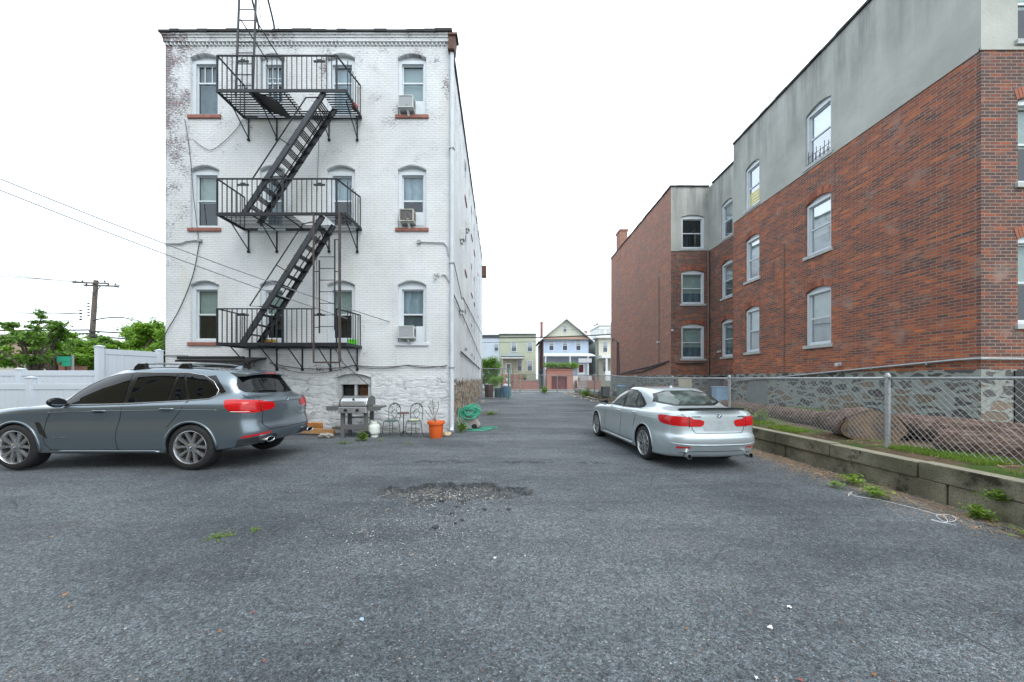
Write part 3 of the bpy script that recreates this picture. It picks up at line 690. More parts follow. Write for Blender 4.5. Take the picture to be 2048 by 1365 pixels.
# leader head and downspout
p = MB(); p.tube([(WX1+.07, WY-.06, 11.1), (WX1+.07, WY-.06, .45), (WX1+.07, WY-.07, .15), (WX1+.09, WY-.2, .06)], .062, 12)
dsp = obj('downspout', p, m_pipew, WB, smooth=True, autos=40)
p = MB(); p.prism([(WX1-.03, WY-.2, 11.12), (WX1+.16, WY-.2, 11.12), (WX1+.2, WY-.2, 11.5), (WX1+.02, WY-.2, 11.5)], (0, .3, 0)); p.box(WX1-.02, WX1+.25, WY-.23, WY+.12, 11.5, 11.56); obj('leader_head', p, m_rust, dsp)
p = MB()
for z in (1.9, 4.95, 8.3): p.box(WX1-.01, WX1+.15, WY-.135, WY-.0, z, z+.035)
obj('pipe_strap', p, m_galv, dsp)
p = MB()
for s in (12.5, 15.2, 18.5): p.box(0, 0, 0, 0, 0, 0) if False else fbox(p, SO, SU, SN, s, s+.06, 2.2, 13., -.07, -.003)
obj('wall_conduit', p, m_pipew, WB)
p = MB(); p.box(SE.x+.0, SE.x+.45, 35.4, 36, 11.9, 13.0); obj('street_cornice_end', p, m_rust, WB)

# ================================================================ brick building on the right
RB = thing('brick_building', 'long red brick building with grey stucco top storey beside the chain link fence', 'building', (12, 14, .5))
RX, RY0, RY1, RX2, RY2, RX3, RY3 = 9.3, 6.94, 14.7, 10.08, 17.9, 8.13, 28.7
TOP, STZ, BZ = 11.38, 8.12, 1.78
fl = [(2.62, 4.27), (5.42, 7.02), (8.25, 9.85)]
def cuts(z0, z1, ops): return [o for o in ops if o[2] >= z0-.01 and o[3]+o[4] <= z1+.01]
O1, U1, N1 = (RX, 0), (0, 1), (-1, 0)      # alley wall, u = y
colA, colB = (10.2, 11.09), (13.16, 13.95)
opsM = [(a, b, za, zb, .12) for (a, b) in (colA, colB) for (za, zb) in fl]
O2, N2 = (RX2, 0), (-1, 0); opsS = [(16.0, 16.85, za, zb, .12) for (za, zb) in fl]
O3, U3, N3 = (0, RY2), (1, 0), (0, -1); opsF = [(8.66, 9.84, za-.02, zb, .12) for (za, zb) in fl]
O4, N4 = (0, RY0), (0, -1); opsC = [(10.03, 11.2, za+.05, zb+.1, .12) for (za, zb) in fl]
up, lo = MB(), MB(); lo2 = MB(); lo3 = MB(); base = MB()
def band(mb, O, U, N, u0, u1, z0, z1, ops): wall(mb, O, U, N, u0, u1, z0, z1, cuts(z0, z1, ops), .11)
for (mlo, O, U, N, u0, u1, ops) in ((lo, O1, U1, N1, RY0, RY1, opsM), (lo3, O2, U1, N2, RY1, RY2, opsS), (lo3, O3, U3, N3, RX3, RX2, opsF), (lo, O4, U3, N4, RX, 18, opsC)):
    band(mlo, O, U, N, u0, u1, BZ, STZ, ops); band(up, O, U, N, u0, u1, STZ, TOP, ops); base.quad(wp(O, U, N, u0, -.1), wp(O, U, N, u1, -.1), wp(O, U, N, u1, BZ), wp(O, U, N, u0, BZ))
lo2.quad((RX3, RY2, BZ), (RX3, RY3, BZ), (RX3, RY3, TOP+.05), (RX3, RY2, TOP+.05)); lo2.quad((RX3, RY3, BZ), (20, RY3, BZ), (20, RY3, TOP), (RX3, RY3, TOP))
lo2.quad((RX, RY1, BZ), (RX2, RY1, BZ), (RX2, RY1, TOP), (RX, RY1, TOP)); base.quad((RX, RY1, -.1), (RX2, RY1, -.1), (RX2, RY1, BZ), (RX, RY1, BZ))
base.quad((RX3, RY2, -.1), (RX3, RY3, -.1), (RX3, RY3, BZ), (RX3, RY2, BZ))
lo2.quad((18, RY0, BZ), (20, RY3, BZ), (20, RY3, TOP), (18, RY0, TOP))
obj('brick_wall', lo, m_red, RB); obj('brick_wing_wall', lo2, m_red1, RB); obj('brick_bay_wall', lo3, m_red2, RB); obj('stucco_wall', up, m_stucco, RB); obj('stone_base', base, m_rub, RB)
c = MB(); fbox(c, O1, U1, N1, RY0+.002, RY1, STZ-.02, STZ+.03, -.02, .02); fbox(c, O2, U1, N2, RY1, RY2-.02, STZ-.02, STZ+.03, -.02, .02); fbox(c, O3, U3, N3, RX3, RX2-.02, STZ-.02, STZ+.03, -.021, .02); fbox(c, O4, U3, N4, RX-.02, 18, STZ-.02, STZ+.04, -.02, .02); obj('stucco_drip_edge', c, m_stucco, RB)
rr = random.Random(9)
def cap(O, U, N, u0, u1):
    u = u0; c = MB()
    while u < u1-.01:
        v = min(u1, u+rr.uniform(.35, .6)); fbox(c, O, U, N, u, v-.012, TOP+rr.uniform(-.01, .01), TOP+.06+rr.uniform(0, .02), -.045-rr.uniform(0, .02), .3); u = v
    obj('parapet_cap', c, m_tar, RB)
cap(O1, U1, N1, RY0-.04, RY1); cap(O2, U1, N2, RY1, RY2-.3); cap(O3, U3, N3, RX3+.3, RX2); cap(O4, U3, N4, RX+.3, 18); cap((RX3, 0), U1, N1, RY2-.04, RY3)
c = MB(); c.poly([(RX, RY0, TOP), (18, RY0, TOP), (20, RY3, TOP), (RX3, RY3, TOP), (RX3, RY2, TOP), (RX2, RY2, TOP), (RX2, RY1, TOP), (RX, RY1, TOP)]); obj('roof', c, m_tar, RB)
for (a, b) in (colA, colB):
    for i, (za, zb) in enumerate(fl): window(RB, O1, U1, N1, a, b, za, zb, .12, ['halfgrey', 'half2', 'half'][i] if a < 12 else ['half', 'half', 'grey'][i], .11, sill=.06, sillm=m_wsill, fw=.07)
for i, (za, zb) in enumerate(fl): window(RB, O2, U1, N2, 16.0, 16.85, za, zb, .12, 'half' if i else 'grey', .11, sill=.06, sillm=m_wsill, fw=.07)
for i, (za, zb) in enumerate(fl): window(RB, O3, U3, N3, 8.66, 9.84, za-.02, zb, .12, ['half2', 'half2', 'dark'][i], .11, sill=.08, sillm=m_wsill, fw=.09)
for i, (za, zb) in enumerate(fl): window(RB, O4, U3, N4, 10.03, 11.2, za+.05, zb+.1, .12, 'half', .11, sill=.06, sillm=m_wsill, fw=.07)
# brick arches over windows, header course soldier bricks
m_archb = M('arch_brick', (146, 92, 74), .9, var=.2, scale=8, island=.35, bump=.004)
def arch(O, U, N, a, b, zb, ar, nb=14, h=.2):
    c = MB()
    for i in range(nb):
        t0, t1 = (i+.08)/nb, (i+.92)/nb
        z0, z1 = arcz(zb, ar, t0), arcz(zb, ar, t1); sk0, sk1 = (t0-.5)*.12, (t1-.5)*.12
        ua, ub = a+(b-a)*t0, a+(b-a)*t1
        vs = [wp(O, U, N, ua, z0+.004, -.008), wp(O, U, N, ub, z1+.004, -.008), wp(O, U, N, ub+sk1, z1+h, -.008), wp(O, U, N, ua+sk0, z0+h, -.008)]
        vb = [wp(O, U, N, ua, z0+.004, .01), wp(O, U, N, ub, z1+.004, .01), wp(O, U, N, ub+sk1, z1+h, .01), wp(O, U, N, ua+sk0, z0+h, .01)]
        c.add(vs+vb, [(0, 1, 2, 3), (0, 4, 5, 1), (1, 5, 6, 2), (2, 6, 7, 3), (3, 7, 4, 0)])
    obj('window_arch', c, m_archb, RB)
for i in (0, 1):
    za, zb = fl[i]
    for (a, b) in (colA, colB): arch(O1, U1, N1, a-.02, b+.02, zb, .12)
    arch(O2, U1, N2, 15.98, 16.87, zb, .12); arch(O3, U3, N3, 8.64, 9.86, zb, .12, 18); arch(O4, U3, N4, 10.0, 11.22, zb+.1, .12, 18)
# pipes and conduits
c = MB()
c.tube([(RX-.05, RY1-.1, 1.50), (RX-.05, 12.6, 1.60), (RX-.05, 9.6, 1.82), (RX-.05, RY0+.35, 1.98), (RX-.05, RY0-.05, 1.99), (RX+.1, RY0-.06, 1.985), (13, RY0-.06, 1.95)], .028, 8)
for y in (13.5, 12., 10.4, 9., 7.8): c.obox((RX-.045, y, 1.50+(RY1-y)*.064), (.03, 0, 0), (0, .02, 0), (0, 0, .04))
obj('wall_pipe', c, m_galv, RB)
c = MB(); c.tube([(RX2-.1, RY2-.1, .9), (RX2-.1, RY2-.1, STZ)], .04, 8); c.tube([(8.35, RY2-.04, 5.0), (8.35, RY2-.04, 8.0)], .015, 6); c.tube([(RX3-.04, 19.3, 2.4), (RX3-.04, 19.3, 7.2)], .02, 6); c.tube([(RX-.02, 11.95, 1.7), (RX-.02, 11.95, 6.2)], .012, 6)
for z in (2.5, 4.4, 6.4): c.cyl((RX2-.1, RY2-.1, z), .066, .06, 8)
obj('drain_pipe', c, M('brown_grey_pipe', (112, 104, 100), .7, .1, var=.25), RB)
c = MB()
for i in range(6): y = 10.3+i*.14; c.tube([(RX+.02, y, 8.27), (RX+.02, y, 8.62+.08*(i % 2))], .008, 4)
for z in (8.33, 8.52): c.tube([(RX+.02, 10.25, z), (RX+.02, 11.04, z)], .008, 4)
obj('window_guard', c, m_iron, RB)
c = MB()
for i in range(4): c.box(RX+.125, RX+.13, 13.25, 13.86, 8.40+i*.12, 8.50+i*.12)
obj('window_slats', c, M('yellow_slat', (206, 196, 130), .7), RB)
c = MB(); c.tube([(RX3-.05, 28.2, 4.6), (RX3-.05, 28, 4.8), (RX3-.05, 26.6, 4.3), (RX3-.05, 26.4, 1.9), (RX3-.05, 24, 2.1), (RX3-.05, 20.4, 2.3), (RX3-.05, 18.1, 2.5), (RX3+.3, RY2-.04, 2.35), (9.8, RY2-.04, 2.38)], .035, 6)
c.tube([(RX3-.05, 26.9, 4.4), (RX3-.05, 26.9, 1.8)], .035, 6); c.tube([(RX3-.05, 26.6, 1.95), (RX3-.05, 22, 2.0), (RX3-.05, 18.6, 2.4)], .03, 6)
obj('wall_cable', c, m_cable, RB)
# chimney on the wing and basement arches
c = MB(); c.box(RX3-.02, RX3+.55, 26.3, 27.2, TOP-.7, TOP+1.3); c.box(RX3-.07, RX3+.6, 26.25, 27.25, TOP+1.3, TOP+1.42); obj('chimney', c, m_red1, RB)
c = MB(); fbox(c, O1, U1, N1, 12.75, 13.85, .55, 1.35, -.012, .0)
c.poly([wp(O1, U1, N1, 12.75+1.1*i/10, 1.35+.28*(1-(2*i/10-1)**2), -.012) for i in range(11)]); obj('basement_shutter', c, M('grey_board', (120, 124, 126), .8), RB)
c = MB(); fbox(c, O4, U3, N4, 9.95, 11.3, .7, 1.75, -.02, 0.); obj('basement_shutter', c, m_black, RB)
def wall_lamp(name, label, loc, n, arm=True):
    t = thing(name, label, 'security light', loc)
    q = MB(); x, y, z = loc; nx_, ny_ = n; q.lathe([(0, 0), (.05, 0), (.055, .05), (.02, .09), (0, .09)], (x+nx_*.12, y+ny_*.12, z-.06), n=12); obj('lamp_head', q, m_greyplastic, t, smooth=True, autos=40)
    q = MB(); q.tube([(x, y, z), (x+nx_*.12, y+ny_*.12, z+.03)], .014, 6); q.obox((x+nx_*.01, y+ny_*.01, z), (.03, 0, 0), (0, .03, 0), (0, 0, .05)); obj('bracket', q, m_greyplastic, t)
wall_lamp('wall_light', 'small pale security light low on the far brick wing near its corner window', (RX3+.05, RY2, 4.05), (-.2, -1))
wall_lamp('wall_light', 'pale floodlight on the thin pipe of the far brick wing side wall', (RX3, 19.3, 3.6), (-1, 0))
wall_lamp('wall_light', 'small lamp on a bent conduit beside the brick bay by the black drain pipe', (RX2, 16.9, 2.9), (-1, 0))
wall_lamp('wall_light', 'little grey round lamp on the long pipe at the foot of the red brick wall', (RX, 9.9, 2.0), (-1, 0))
# ================================================================ fire escape
FE = thing('fire_escape', 'black iron fire escape with three railed platforms and stairs on the white building', 'fire escape', (-6.15, 9.8, 0))
yf, yb, fx0, fx1 = 9.32, 10.27, -7.85, -4.42
def grate(z, hole=None, name='platform', rust=False):
    p = MB(); n = 11
    for i in range(n):
        y = yf+.05+(yb-yf-.1)*i/(n-1)
        if hole and hole[2] < y < hole[3]:
            p.bar((fx0, y, z), (hole[0], y, z), .035, .012); p.bar((hole[1], y, z), (fx1, y, z), .035, .012)
        else: p.bar((fx0, y, z), (fx1, y, z), .035, .012)
    for x in (fx0+.02, fx0+.9, -6.1, fx1-.95, fx1-.02): p.bar((x, yf, z-.02), (x, yb, z-.02), .012, .04) if not (hole and hole[0] < x < hole[1]) else None
    p.box(fx0-.02, fx1+.02, yf-.02, yf+.0, z-.05, z+.03); p.box(fx0, fx1, yb, yb+.02, z-.04, z+.02); p.box(fx0-.02, fx0, yf, yb, z-.05, z+.03); p.box(fx1, fx1+.02, yf, yb, z-.05, z+.03)
    o = obj(name, p, m_iron, FE)
    for x in (fx0+.12, fx0+.95, fx1-.95, fx1-.12) if not rust else (fx0+.15, fx0+.95, -6.15, fx1-.9, fx1-.12):
        b = MB(); b.bar((x, yf+.25, z-.05), (x, yb, z-.62), .022); b.bar((x, yb, z-.05), (x, yb, z-.66), .03); b.bar((x, yb-.02, z-.64), (x, yb+.02, z-.68), .06); obj('bracket', b, m_iron, o)
    return o
PZ = [2.52, 5.98, 9.26]
grate(PZ[0], (-5.3, -4.6, 9.3, 9.75), rust=True); grate(PZ[1], (-5.9, -5.05, 9.3, 9.98)); grate(PZ[2], (-6.0, -5.1, 9.3, 9.98))
def railing(z, gap=None, sideleft=True):
    p = MB(); h = .93; B = lambda *a: p.bar(*a)
    xs_ = [fx0+(fx1-.25-fx0)*i/24 for i in range(25)]
    for x in xs_:
        if gap and gap[0] < x < gap[1]: continue
        B((x, yf, z), (x, yf, z+h), .016)
    for x in (fx0, -6.1, fx1-.25): B((x, yf, z), (x, yf, z+h), .035)
    if gap: B((fx0, yf, z+h), (gap[0], yf, z+h), .035, .03); B((gap[1], yf, z+h), (fx1-.22, yf, z+h), .035, .03)
    else: B((fx0, yf, z+h), (fx1-.22, yf, z+h), .035, .03)
    for x in (fx0, fx1):
        xx = x if x < -6 else x-.03
        for i in range(1, 6): y = yf+(yb-yf)*i/6; B((xx, y, z), (xx, y, z+h), .016)
        B((xx if x < -6 else fx1-.25, yf, z+h), (xx, yb, z+h), .035, .03); B((xx, yb, z), (xx, yb, z+h), .02)
    for x in (fx0+.55, fx1-.85):   # small lifting plates on the rail
        p.obox((x+.15, yf-.02, z+h-.17), (.15, 0, 0), (0, .015, 0), (0, 0, .022)); p.obox((x+.15, yf-.02, z+h-.14), (.06, 0, 0), (0, .012, 0), (0, 0, .022))
    obj('railing', p, m_iron, FE)
railing(PZ[0], (-5.25, -4.6)); railing(PZ[1]); railing(PZ[2])
def stair(top, bot, rail):
    """top and bottom (x, z) of the front stringer"""
    y0, y1 = 9.36, 9.98; p = MB(); (xt, zt), (xb, zb_) = top, bot
    for y in (y0, y1): p.bar((xb, y, zb_), (xt, y, zt), .02, .13); 
    for y, s in ((y0, -1), (y1, 1)):
        for e in (-.062, .062):
            d = Vector((xt-xb, 0, zt-zb_)).normalized(); nn = Vector((-d.z, 0, d.x))*e; p.bar(Vector((xb, y+s*-.02, zb_))+nn, Vector((xt, y+s*-.02, zt))+nn, .05, .014, up=nn)
    s = obj('stair_stringer', p, m_stairpaint, FE)
    p = MB(); n = 13
    for i in range(1, n):
        t = i/n; x, z = xb+(xt-xb)*t, zb_+(zt-zb_)*t
        for dx in (-.09, -.03, .03, .09): p.bar((x+dx, y0, z), (x+dx, y1, z), .035, .012)
        for y in (y0+.02, y1-.02): p.bar((x-.11, y, z-.01), (x+.11, y, z-.01), .02)
    obj('stair_tread', p, m_iron, FE)
    for y in (y0-.02,):
        p = MB(); p.tube([(a, y, b) for a, b in rail], .017, 6); (a, b), (c, d) = rail[1], rail[2]
        mxx, mz = (a+c)/2, (b+d)/2; t = (mz-zb_)/(zt-zb_)-.05; p.tube([(mxx, y, mz), (xb+(xt-xb)*t, y, zb_+(zt-zb_)*t)], .014, 6); obj('handrail', p, m_iron, FE)
    p = MB(); q = [(a+.12, y1+.0, b-.05) for a, b in rail]; p.tube(q[1:3], .015, 6); obj('handrail', p, m_iron, FE)
stair((-5.03, 9.26), (-7.2, 5.98), [(-5.15, 9.1), (-5.5, 9.09), (-6.92, 6.93), (-6.6, 6.93)])
stair((-5.07, 5.95), (-7.23, 2.52), [(-5.28, 5.78), (-5.58, 5.72), (-7.0, 3.53), (-6.68, 3.52)])
p = MB(); p.bar((-5.26, yf-.04, 2.02), (-5.26, yf-.04, 6.0), .035); p.bar((-4.57, yf-.04, 2.02), (-4.57, yf-.04, 6.0), .05); p.bar((-5.26, yf-.04, 2.02), (-4.57, yf-.04, 2.02), .04); p.tube([(-4.6, yf, 2.0), (-4.55, yf-.02, 1.82)], .02)
gd = obj('ladder_guide', p, M('brown_iron', (78, 68, 66), .7, .2, var=.3, scale=6), FE)
p = MB(); yl = yf+.02
p.bar((-5.14, yl, 2.8), (-5.14, yl, 4.75), .022, .04); p.bar((-4.73, yl, 2.88), (-4.73, yl, 5.3), .022, .04)
for i in range(7): p.tube([(-5.14, yl, 2.98+i*.31), (-4.73, yl, 2.98+i*.31)], .01, 5)
p.bar((-5.26, yl, 4.45), (-5.14, yl, 4.45), .02); p.bar((-4.73, yl, 4.45), (-4.57, yl, 4.45), .02); p.bar((-4.73, yl, 5.3), (-4.6, yl, 5.3), .02)
p.bar((-5.26, yl, 2.96), (-5.14, yl, 2.96), .02); p.bar((-4.73, yl, 2.96), (-4.57, yl, 2.96), .02)
obj('drop_ladder', p, m_iron, FE)
# gooseneck ladder to the roof
p = MB()
for x in (-7.5, -7.04):
    b0 = Vector((x, 9.5, 9.27)); pts = [b0, (x, 9.62, 12.0), (x, 9.64, 12.5), (x, 9.70, 12.78), (x, 9.84, 12.84), (x, 10.0, 12.68), (x, 10.14, 12.45), (x, 10.28, 12.2), (x, 10.36, 12.0), (x, 10.38, 11.7)]
    p.tube([pts[0], pts[1]], .028, 6); p.tube(catmull(pts[1:], 4), .026, 6)
for i in range(12):
    z = 9.55+i*.31; y = 9.5+.12*(z-9.27)/2.73; p.tube([(-7.5, y, z), (-7.04, y, z)], .012, 5)
for x in (-7.45, -7.04): p.tube([(x, 9.6, 11.45), (x+.28, 10.29, 10.9)], .016, 5)
p.tube([(-7.04, 10.36, 12.05), (-6.72, 10.5, 11.9)], .006, 4); p.tube([(-7.04, 9.66, 12.4), (-7.3, 10.2, 11.9)], .01, 4)
obj('gooseneck_ladder', p, m_iron, FE)
# things kept on the platforms
p = MB(); p.obox((-6.75, 9.75, PZ[2]-.03), (.42, 0, -.16), (0, .35, .0), (.01, 0, .015)); tag(obj('panel_board', p, m_black), 'black tilted board lying under the left end of the top fire escape platform', 'board')
t = thing('green_crate', 'small bright green plastic box at the right end of the lowest platform', 'box', (-4.62, 10.0, PZ[0]+.02)); p = MB()
for a in ((-4.64, -4.625, 9.9, 10.06), (-4.475, -4.46, 9.9, 10.06), (-4.64, -4.46, 9.9, 9.915), (-4.64, -4.46, 10.045, 10.06)): p.box(*a, PZ[0]+.02, PZ[0]+.18)
p.box(-4.64, -4.46, 9.9, 10.06, PZ[0]+.02, PZ[0]+.04); obj('tub', p, M('bright_green_plastic', (96, 214, 40), .5, var=.05), t, bevel=.01); p = MB(); p.box(-4.65, -4.45, 9.89, 10.07, PZ[0]+.16, PZ[0]+.185); obj('rim', p, M('bright_green_plastic', (96, 214, 40)), t)
p = MB(); p.lathe([(0, 0), (.07, .0), (.09, .08), (.06, .15), (0, .16)], (-4.5, 10.0, PZ[2]+.03), n=12); tag(obj('red_ball', p, M('red_plastic', (196, 40, 44), .4), smooth=True), 'small red ball at the right edge of the top platform', 'ball')
t = thing('toy_truck', 'yellow and red toy on the lowest platform behind the stair foot', 'toy', (-6.95, 10.1, PZ[0]+.02)); p = MB(); p.box(-7.12, -6.8, 10.0, 10.12, PZ[0]+.12, PZ[0]+.2); obj('tray', p, M('yellow_plastic', (176, 150, 66), .5), t, bevel=.01)
p = MB(); p.box(-7.3, -6.95, 10.0, 10.16, PZ[0]+.03, PZ[0]+.12); obj('base', p, M('red_plastic', (196, 40, 44)), t, bevel=.01)
# ================================================================ air conditioners
def ac(a, b, z, sd, label, dirty=False, panel='right'):
    t = thing('air_conditioner', label, 'air conditioner', ((a+b)/2, WY, z), 0, 'window air conditioners on the white building')
    y0, y1, z1 = WY-.19, WY+.14, z+.36; p = MB(); fr = .028
    p.box(a, b, y0+.02, y1, z, z1); p.box(a, a+fr, y0-.004, y0+.02, z, z1); p.box(b-fr, b, y0-.004, y0+.02, z, z1); p.box(a+fr, b-fr, y0-.004, y0+.02, z, z+fr); p.box(a+fr, b-fr, y0-.004, y0+.02, z1-fr, z1)
    obj('case', p, m_greyplastic if not dirty else M('stained_case', (176, 174, 164), .6, var=.25), t, bevel=.008)
    p = MB(); p.box(a+fr, b-fr, y0+.01, y0+.018, z+fr, z1-fr); obj('grille', p, m_acg if not dirty else M('dirty_coil', (86, 84, 84), .7, var=.5, scale=18), t)
    p = MB()
    for i in range(5): p.box(b, b+.003, y0+.07+i*.035, y0+.085+i*.035, z+.06, z1-.06)
    obj('side_vent', p, m_black, t)
    p = MB(); xm = (a+b)/2+.03; p.bar((xm, y0+.0, z+.09), (xm+.03, WY-.05, z-.16), .07, .012, up=(0, 1, .5)); p.box(a+.03, b-.03, y0+.04, y1, z-.025, z-.003); obj('support_bracket', p, m_greyplastic, t)
    p = MB(); q0, q1 = (b+.004, sd) if panel == 'right' else (sd, a-.004); p.box(q0, q1, WY+.07, WY+.085, z-.02, z1+.02); obj('side_panel', p, m_wframe, t)
ac(-3.3, -2.86, 9.43, -2.62, 'clean white air conditioner in the top right window of the white building')
ac(-3.26, -2.85, 6.14, -2.62, 'stained air conditioner with dark coil in the middle right window', True)
ac(-3.3, -2.84, 2.76, -2.62, 'light grey air conditioner in the lowest right window above the whitewashed stone')
# ================================================================ lights, cables on the white face
wall_lamp('wall_light', 'white spotlight on a bent conduit at the right edge of the white face', (-2.15, WY, 4.65), (-.6, -1))
p = MB(); p.tube([(-2.07, WY-.03, 4.63), (-1.95, WY-.03, 4.63), (-1.84, WY-.03, 4.42)], .016, 6); p.tube([(-2.72, WY-.03, 5.6), (-2.0, WY-.03, 5.57), (-1.9, WY-.03, 5.45), (-1.86, WY-.03, 5.2)], .016, 6); p.box(-2.78, -2.68, WY-.07, WY, 5.56, 5.65)
p.tube([(-10.2, WY-.03, 5.55), (-9.7, WY-.03, 5.55), (-9.55, WY-.03, 5.62), (-9.15, WY-.03, 5.65)], .018, 6); p.box(-9.2, -9.1, WY-.07, WY, 5.6, 5.68); p.tube([(-10.2, WY-.03, 2.28), (-9.6, WY-.03, 2.27)], .016, 6); p.cyl((-9.55, WY-.06, 2.2), .06, .08, 10)
tag(obj('wall_conduit', p, m_galv), 'thin grey conduits with small boxes fixed to the white brick face', 'conduit')
def cable(pts, r, label, m=None, name='cable', cat='cable', group=None, n=6, smooth=True):
    q = MB(); q.tube(pts, r, n); return tag(obj(name, q, m or m_cable, smooth=smooth), label, cat, group)
cable(sag((-7.1, WY-.05, 2.05), (-4.6, WY-.04, 1.98), .14)+sag((-4.6, WY-.04, 1.98), (-3.1, WY-.04, 1.98), .05)+sag((-3.1, WY-.04, 1.98), (-1.9, WY-.04, 1.98), .06), .012, 'slack dark cable looping along the foot of the white wall above the basement window')
cable(sag((-6.9, WY-.06, 1.95), (-4.7, WY-.05, 1.98), .22)+sag((-4.7, WY-.05, 1.98), (-3.1, WY-.05, 1.99), .10)+[(-1.95, WY-.05, 1.93)], .009, 'second thinner slack cable crossing the first below the lowest platform')
cable([(-5.25, WY-.04, 2.6), (-4.95, WY-.04, 2.05), (-4.55, WY-.04, 1.7), (-4.15, WY-.04, 1.35)], .011, 'dark cable running down slantwise to the basement window')
cable(catmull([(-9.15, WY-.05, 5.6), (-9.35, WY-.05, 4.6), (-9.75, WY-.05, 3.6), (-10.15, WY-.05, 2.9), (-10.25, WY-.05, 2.4)], 5), .012, 'dark drooping cable at the left edge of the white building')
cable(catmull([(-9.6, WY-.03, 9.2), (-9.45, WY-.03, 8.2), (-9.35, WY-.03, 7.0), (-9.2, WY-.03, 5.7)], 5), .008, 'thin cord hanging between the left windows of the white building')
cable(catmull([(-9.35, WY-.03, 8.6), (-8.9, WY-.03, 8.3), (-8.5, WY-.03, 8.5), (-8.1, WY-.03, 8.9), (-7.9, WY-.03, 9.2)], 5), .008, 'thin looped cord below the left end of the top platform')
cable([(-5.65, WY-.03, 9.1), (-5.68, WY-.03, 8.3), (-5.75, WY-.03, 6.1), (-5.72, WY-.03, 3.6)], .006, 'thin straight cord down the middle of the white face')
cable(sag((-17, 5.9, 8.63), (-3.58, WY-.06, 3.25), .35, 24), .013, 'upper clothes line wire slanting from the sky to the white wall', m_cablew, 'overhead_wire', 'wire')
cable(sag((-17, 5.9, 8.33), (-4.7, WY-.3, 3.3), .25, 24), .013, 'lower pale wire slanting from the sky to the fire escape', m_cablew, 'overhead_wire', 'wire')
for (s0, z0, s1, z1, r_, q_) in ((.5, 4.2, 25, 3.3, .02, 'long dark cable falling from the downspout along the alley side wall'), (.2, 5.3, 3.5, 4.6, .015, 'short dark cable highest on the downspout, crossing onto the alley side wall'), (3.6, 4.8, 24, 5.9, .02, 'upper dark cable on the alley side wall, running to the far end'), (2.9, 2.6, 20, 2.4, .03, 'lowest thick dark cable on the alley side wall above the brown stone')):
    a, b = wp(SO, SU, SN, s0, z0, -.05), wp(SO, SU, SN, s1, z1, -.05); cable([a, b], r_, q_, m_cable, group='cables on the alley side of the white building')
for (s, z, l) in ((2.6, 4.1, 'grey metre box with lamps on the alley side of the white building, the lower one'), (3.0, 6.9, 'grey metre box high on the alley side of the white building'), (5.6, 8.4, 'small grey box highest on the alley side of the white building')):
    p = MB(); fbox(p, SO, SU, SN, s, s+.35, z, z+.4, -.16, 0); fbox(p, SO, SU, SN, s+.05, s+.3, z-.12, z-.002, -.1, -.02); tag(obj('junction_box', p, m_greyplastic, bevel=.01), l, 'electrical box')
# ================================================================ dark lean-to behind the large car
t = thing('lean_to_shelf', 'low black sloping lean-to against the white wall behind the car roof', 'lean-to', (-8, 9.9, 0))
p = MB(); p.prism([(-9.2, 9.55, 2.05), (-7.2, 9.55, 2.02), (-7.2, 10.28, 2.16), (-9.2, 10.28, 2.19)], (0, 0, .05)); obj('roof', p, m_tar, t); p = MB(); p.box(-9.0, -7.22, 9.62, 9.68, 1.70, 1.97); p.box(-9.1, -7.3, 9.5, 9.56, 2.12, 2.2); obj('front_board', p, m_black, t)
p = MB(); p.box(-9.0, -8.93, 9.69, 9.76, 0, 2.0); p.box(-7.3, -7.23, 9.69, 9.76, 0, 2.0); obj('post', p, m_oldwood, t)
# ================================================================ grill
GX, GY = -4.24, 9.62
t = thing('gas_grill', 'grey gas grill with silver lid and two knobs standing below the basement window', 'grill', (GX, GY, 0))
m_gr = M('grill_grey', (98, 100, 100), .5, .1, var=.06); m_lid = M('grill_lid_steel', (186, 188, 188), .28, .8, var=.06, scale=3)
p = MB(); prof = [(-.27, .86), (-.28, .9), (-.255, .98), (-.19, 1.06), (-.08, 1.11), (.06, 1.12), (.2, 1.08), (.25, .98), (.26, .86)]
p.prism([(GX-.36, GY+a, b) for a, b in prof], (.72, 0, 0)); lid = obj('lid', p, m_lid, t, bevel=.02)
p = MB()
for s in (-1, 1): p.prism([(GX+s*.365, GY+a*1.03, b if b < .9 else b+.006) for a, b in prof], (s*.02, 0, 0))
obj('lid_end', p, m_gr, lid); p = MB(); p.tube([(GX-.27, GY-.26, .98), (GX-.27, GY-.32, .985), (GX+.27, GY-.32, .985), (GX+.27, GY-.26, .98)], .012, 8); obj('handle', p, m_chrome, lid)
p = MB(); p.lathe([(0, 0), (.035, 0), (.035, .01), (0, .012)], (GX, GY-.262, 1.03), 'y', 14); obj('thermometer', p, m_chrome, lid)
p = MB(); p.box(GX-.35, GX+.35, GY-.24, GY+.22, .72, .86); obj('firebox', p, m_gr, t, bevel=.02)
p = MB(); p.prism([(GX-.37, GY-.25, .84), (GX-.37, GY-.33, .83), (GX-.37, GY-.36, .68), (GX-.37, GY-.25, .66)], (.74, 0, 0)); pn = obj('control_panel', p, m_lid, t, bevel=.006)
for i, x in enumerate((GX-.17, GX+.14)):
    p = MB(); p.lathe([(0, -.05), (.03, -.05), (.042, -.02), (.046, 0)], (x, GY-.345, .755), 'y', 16); obj('knob', p, m_black, pn, smooth=True, autos=40)
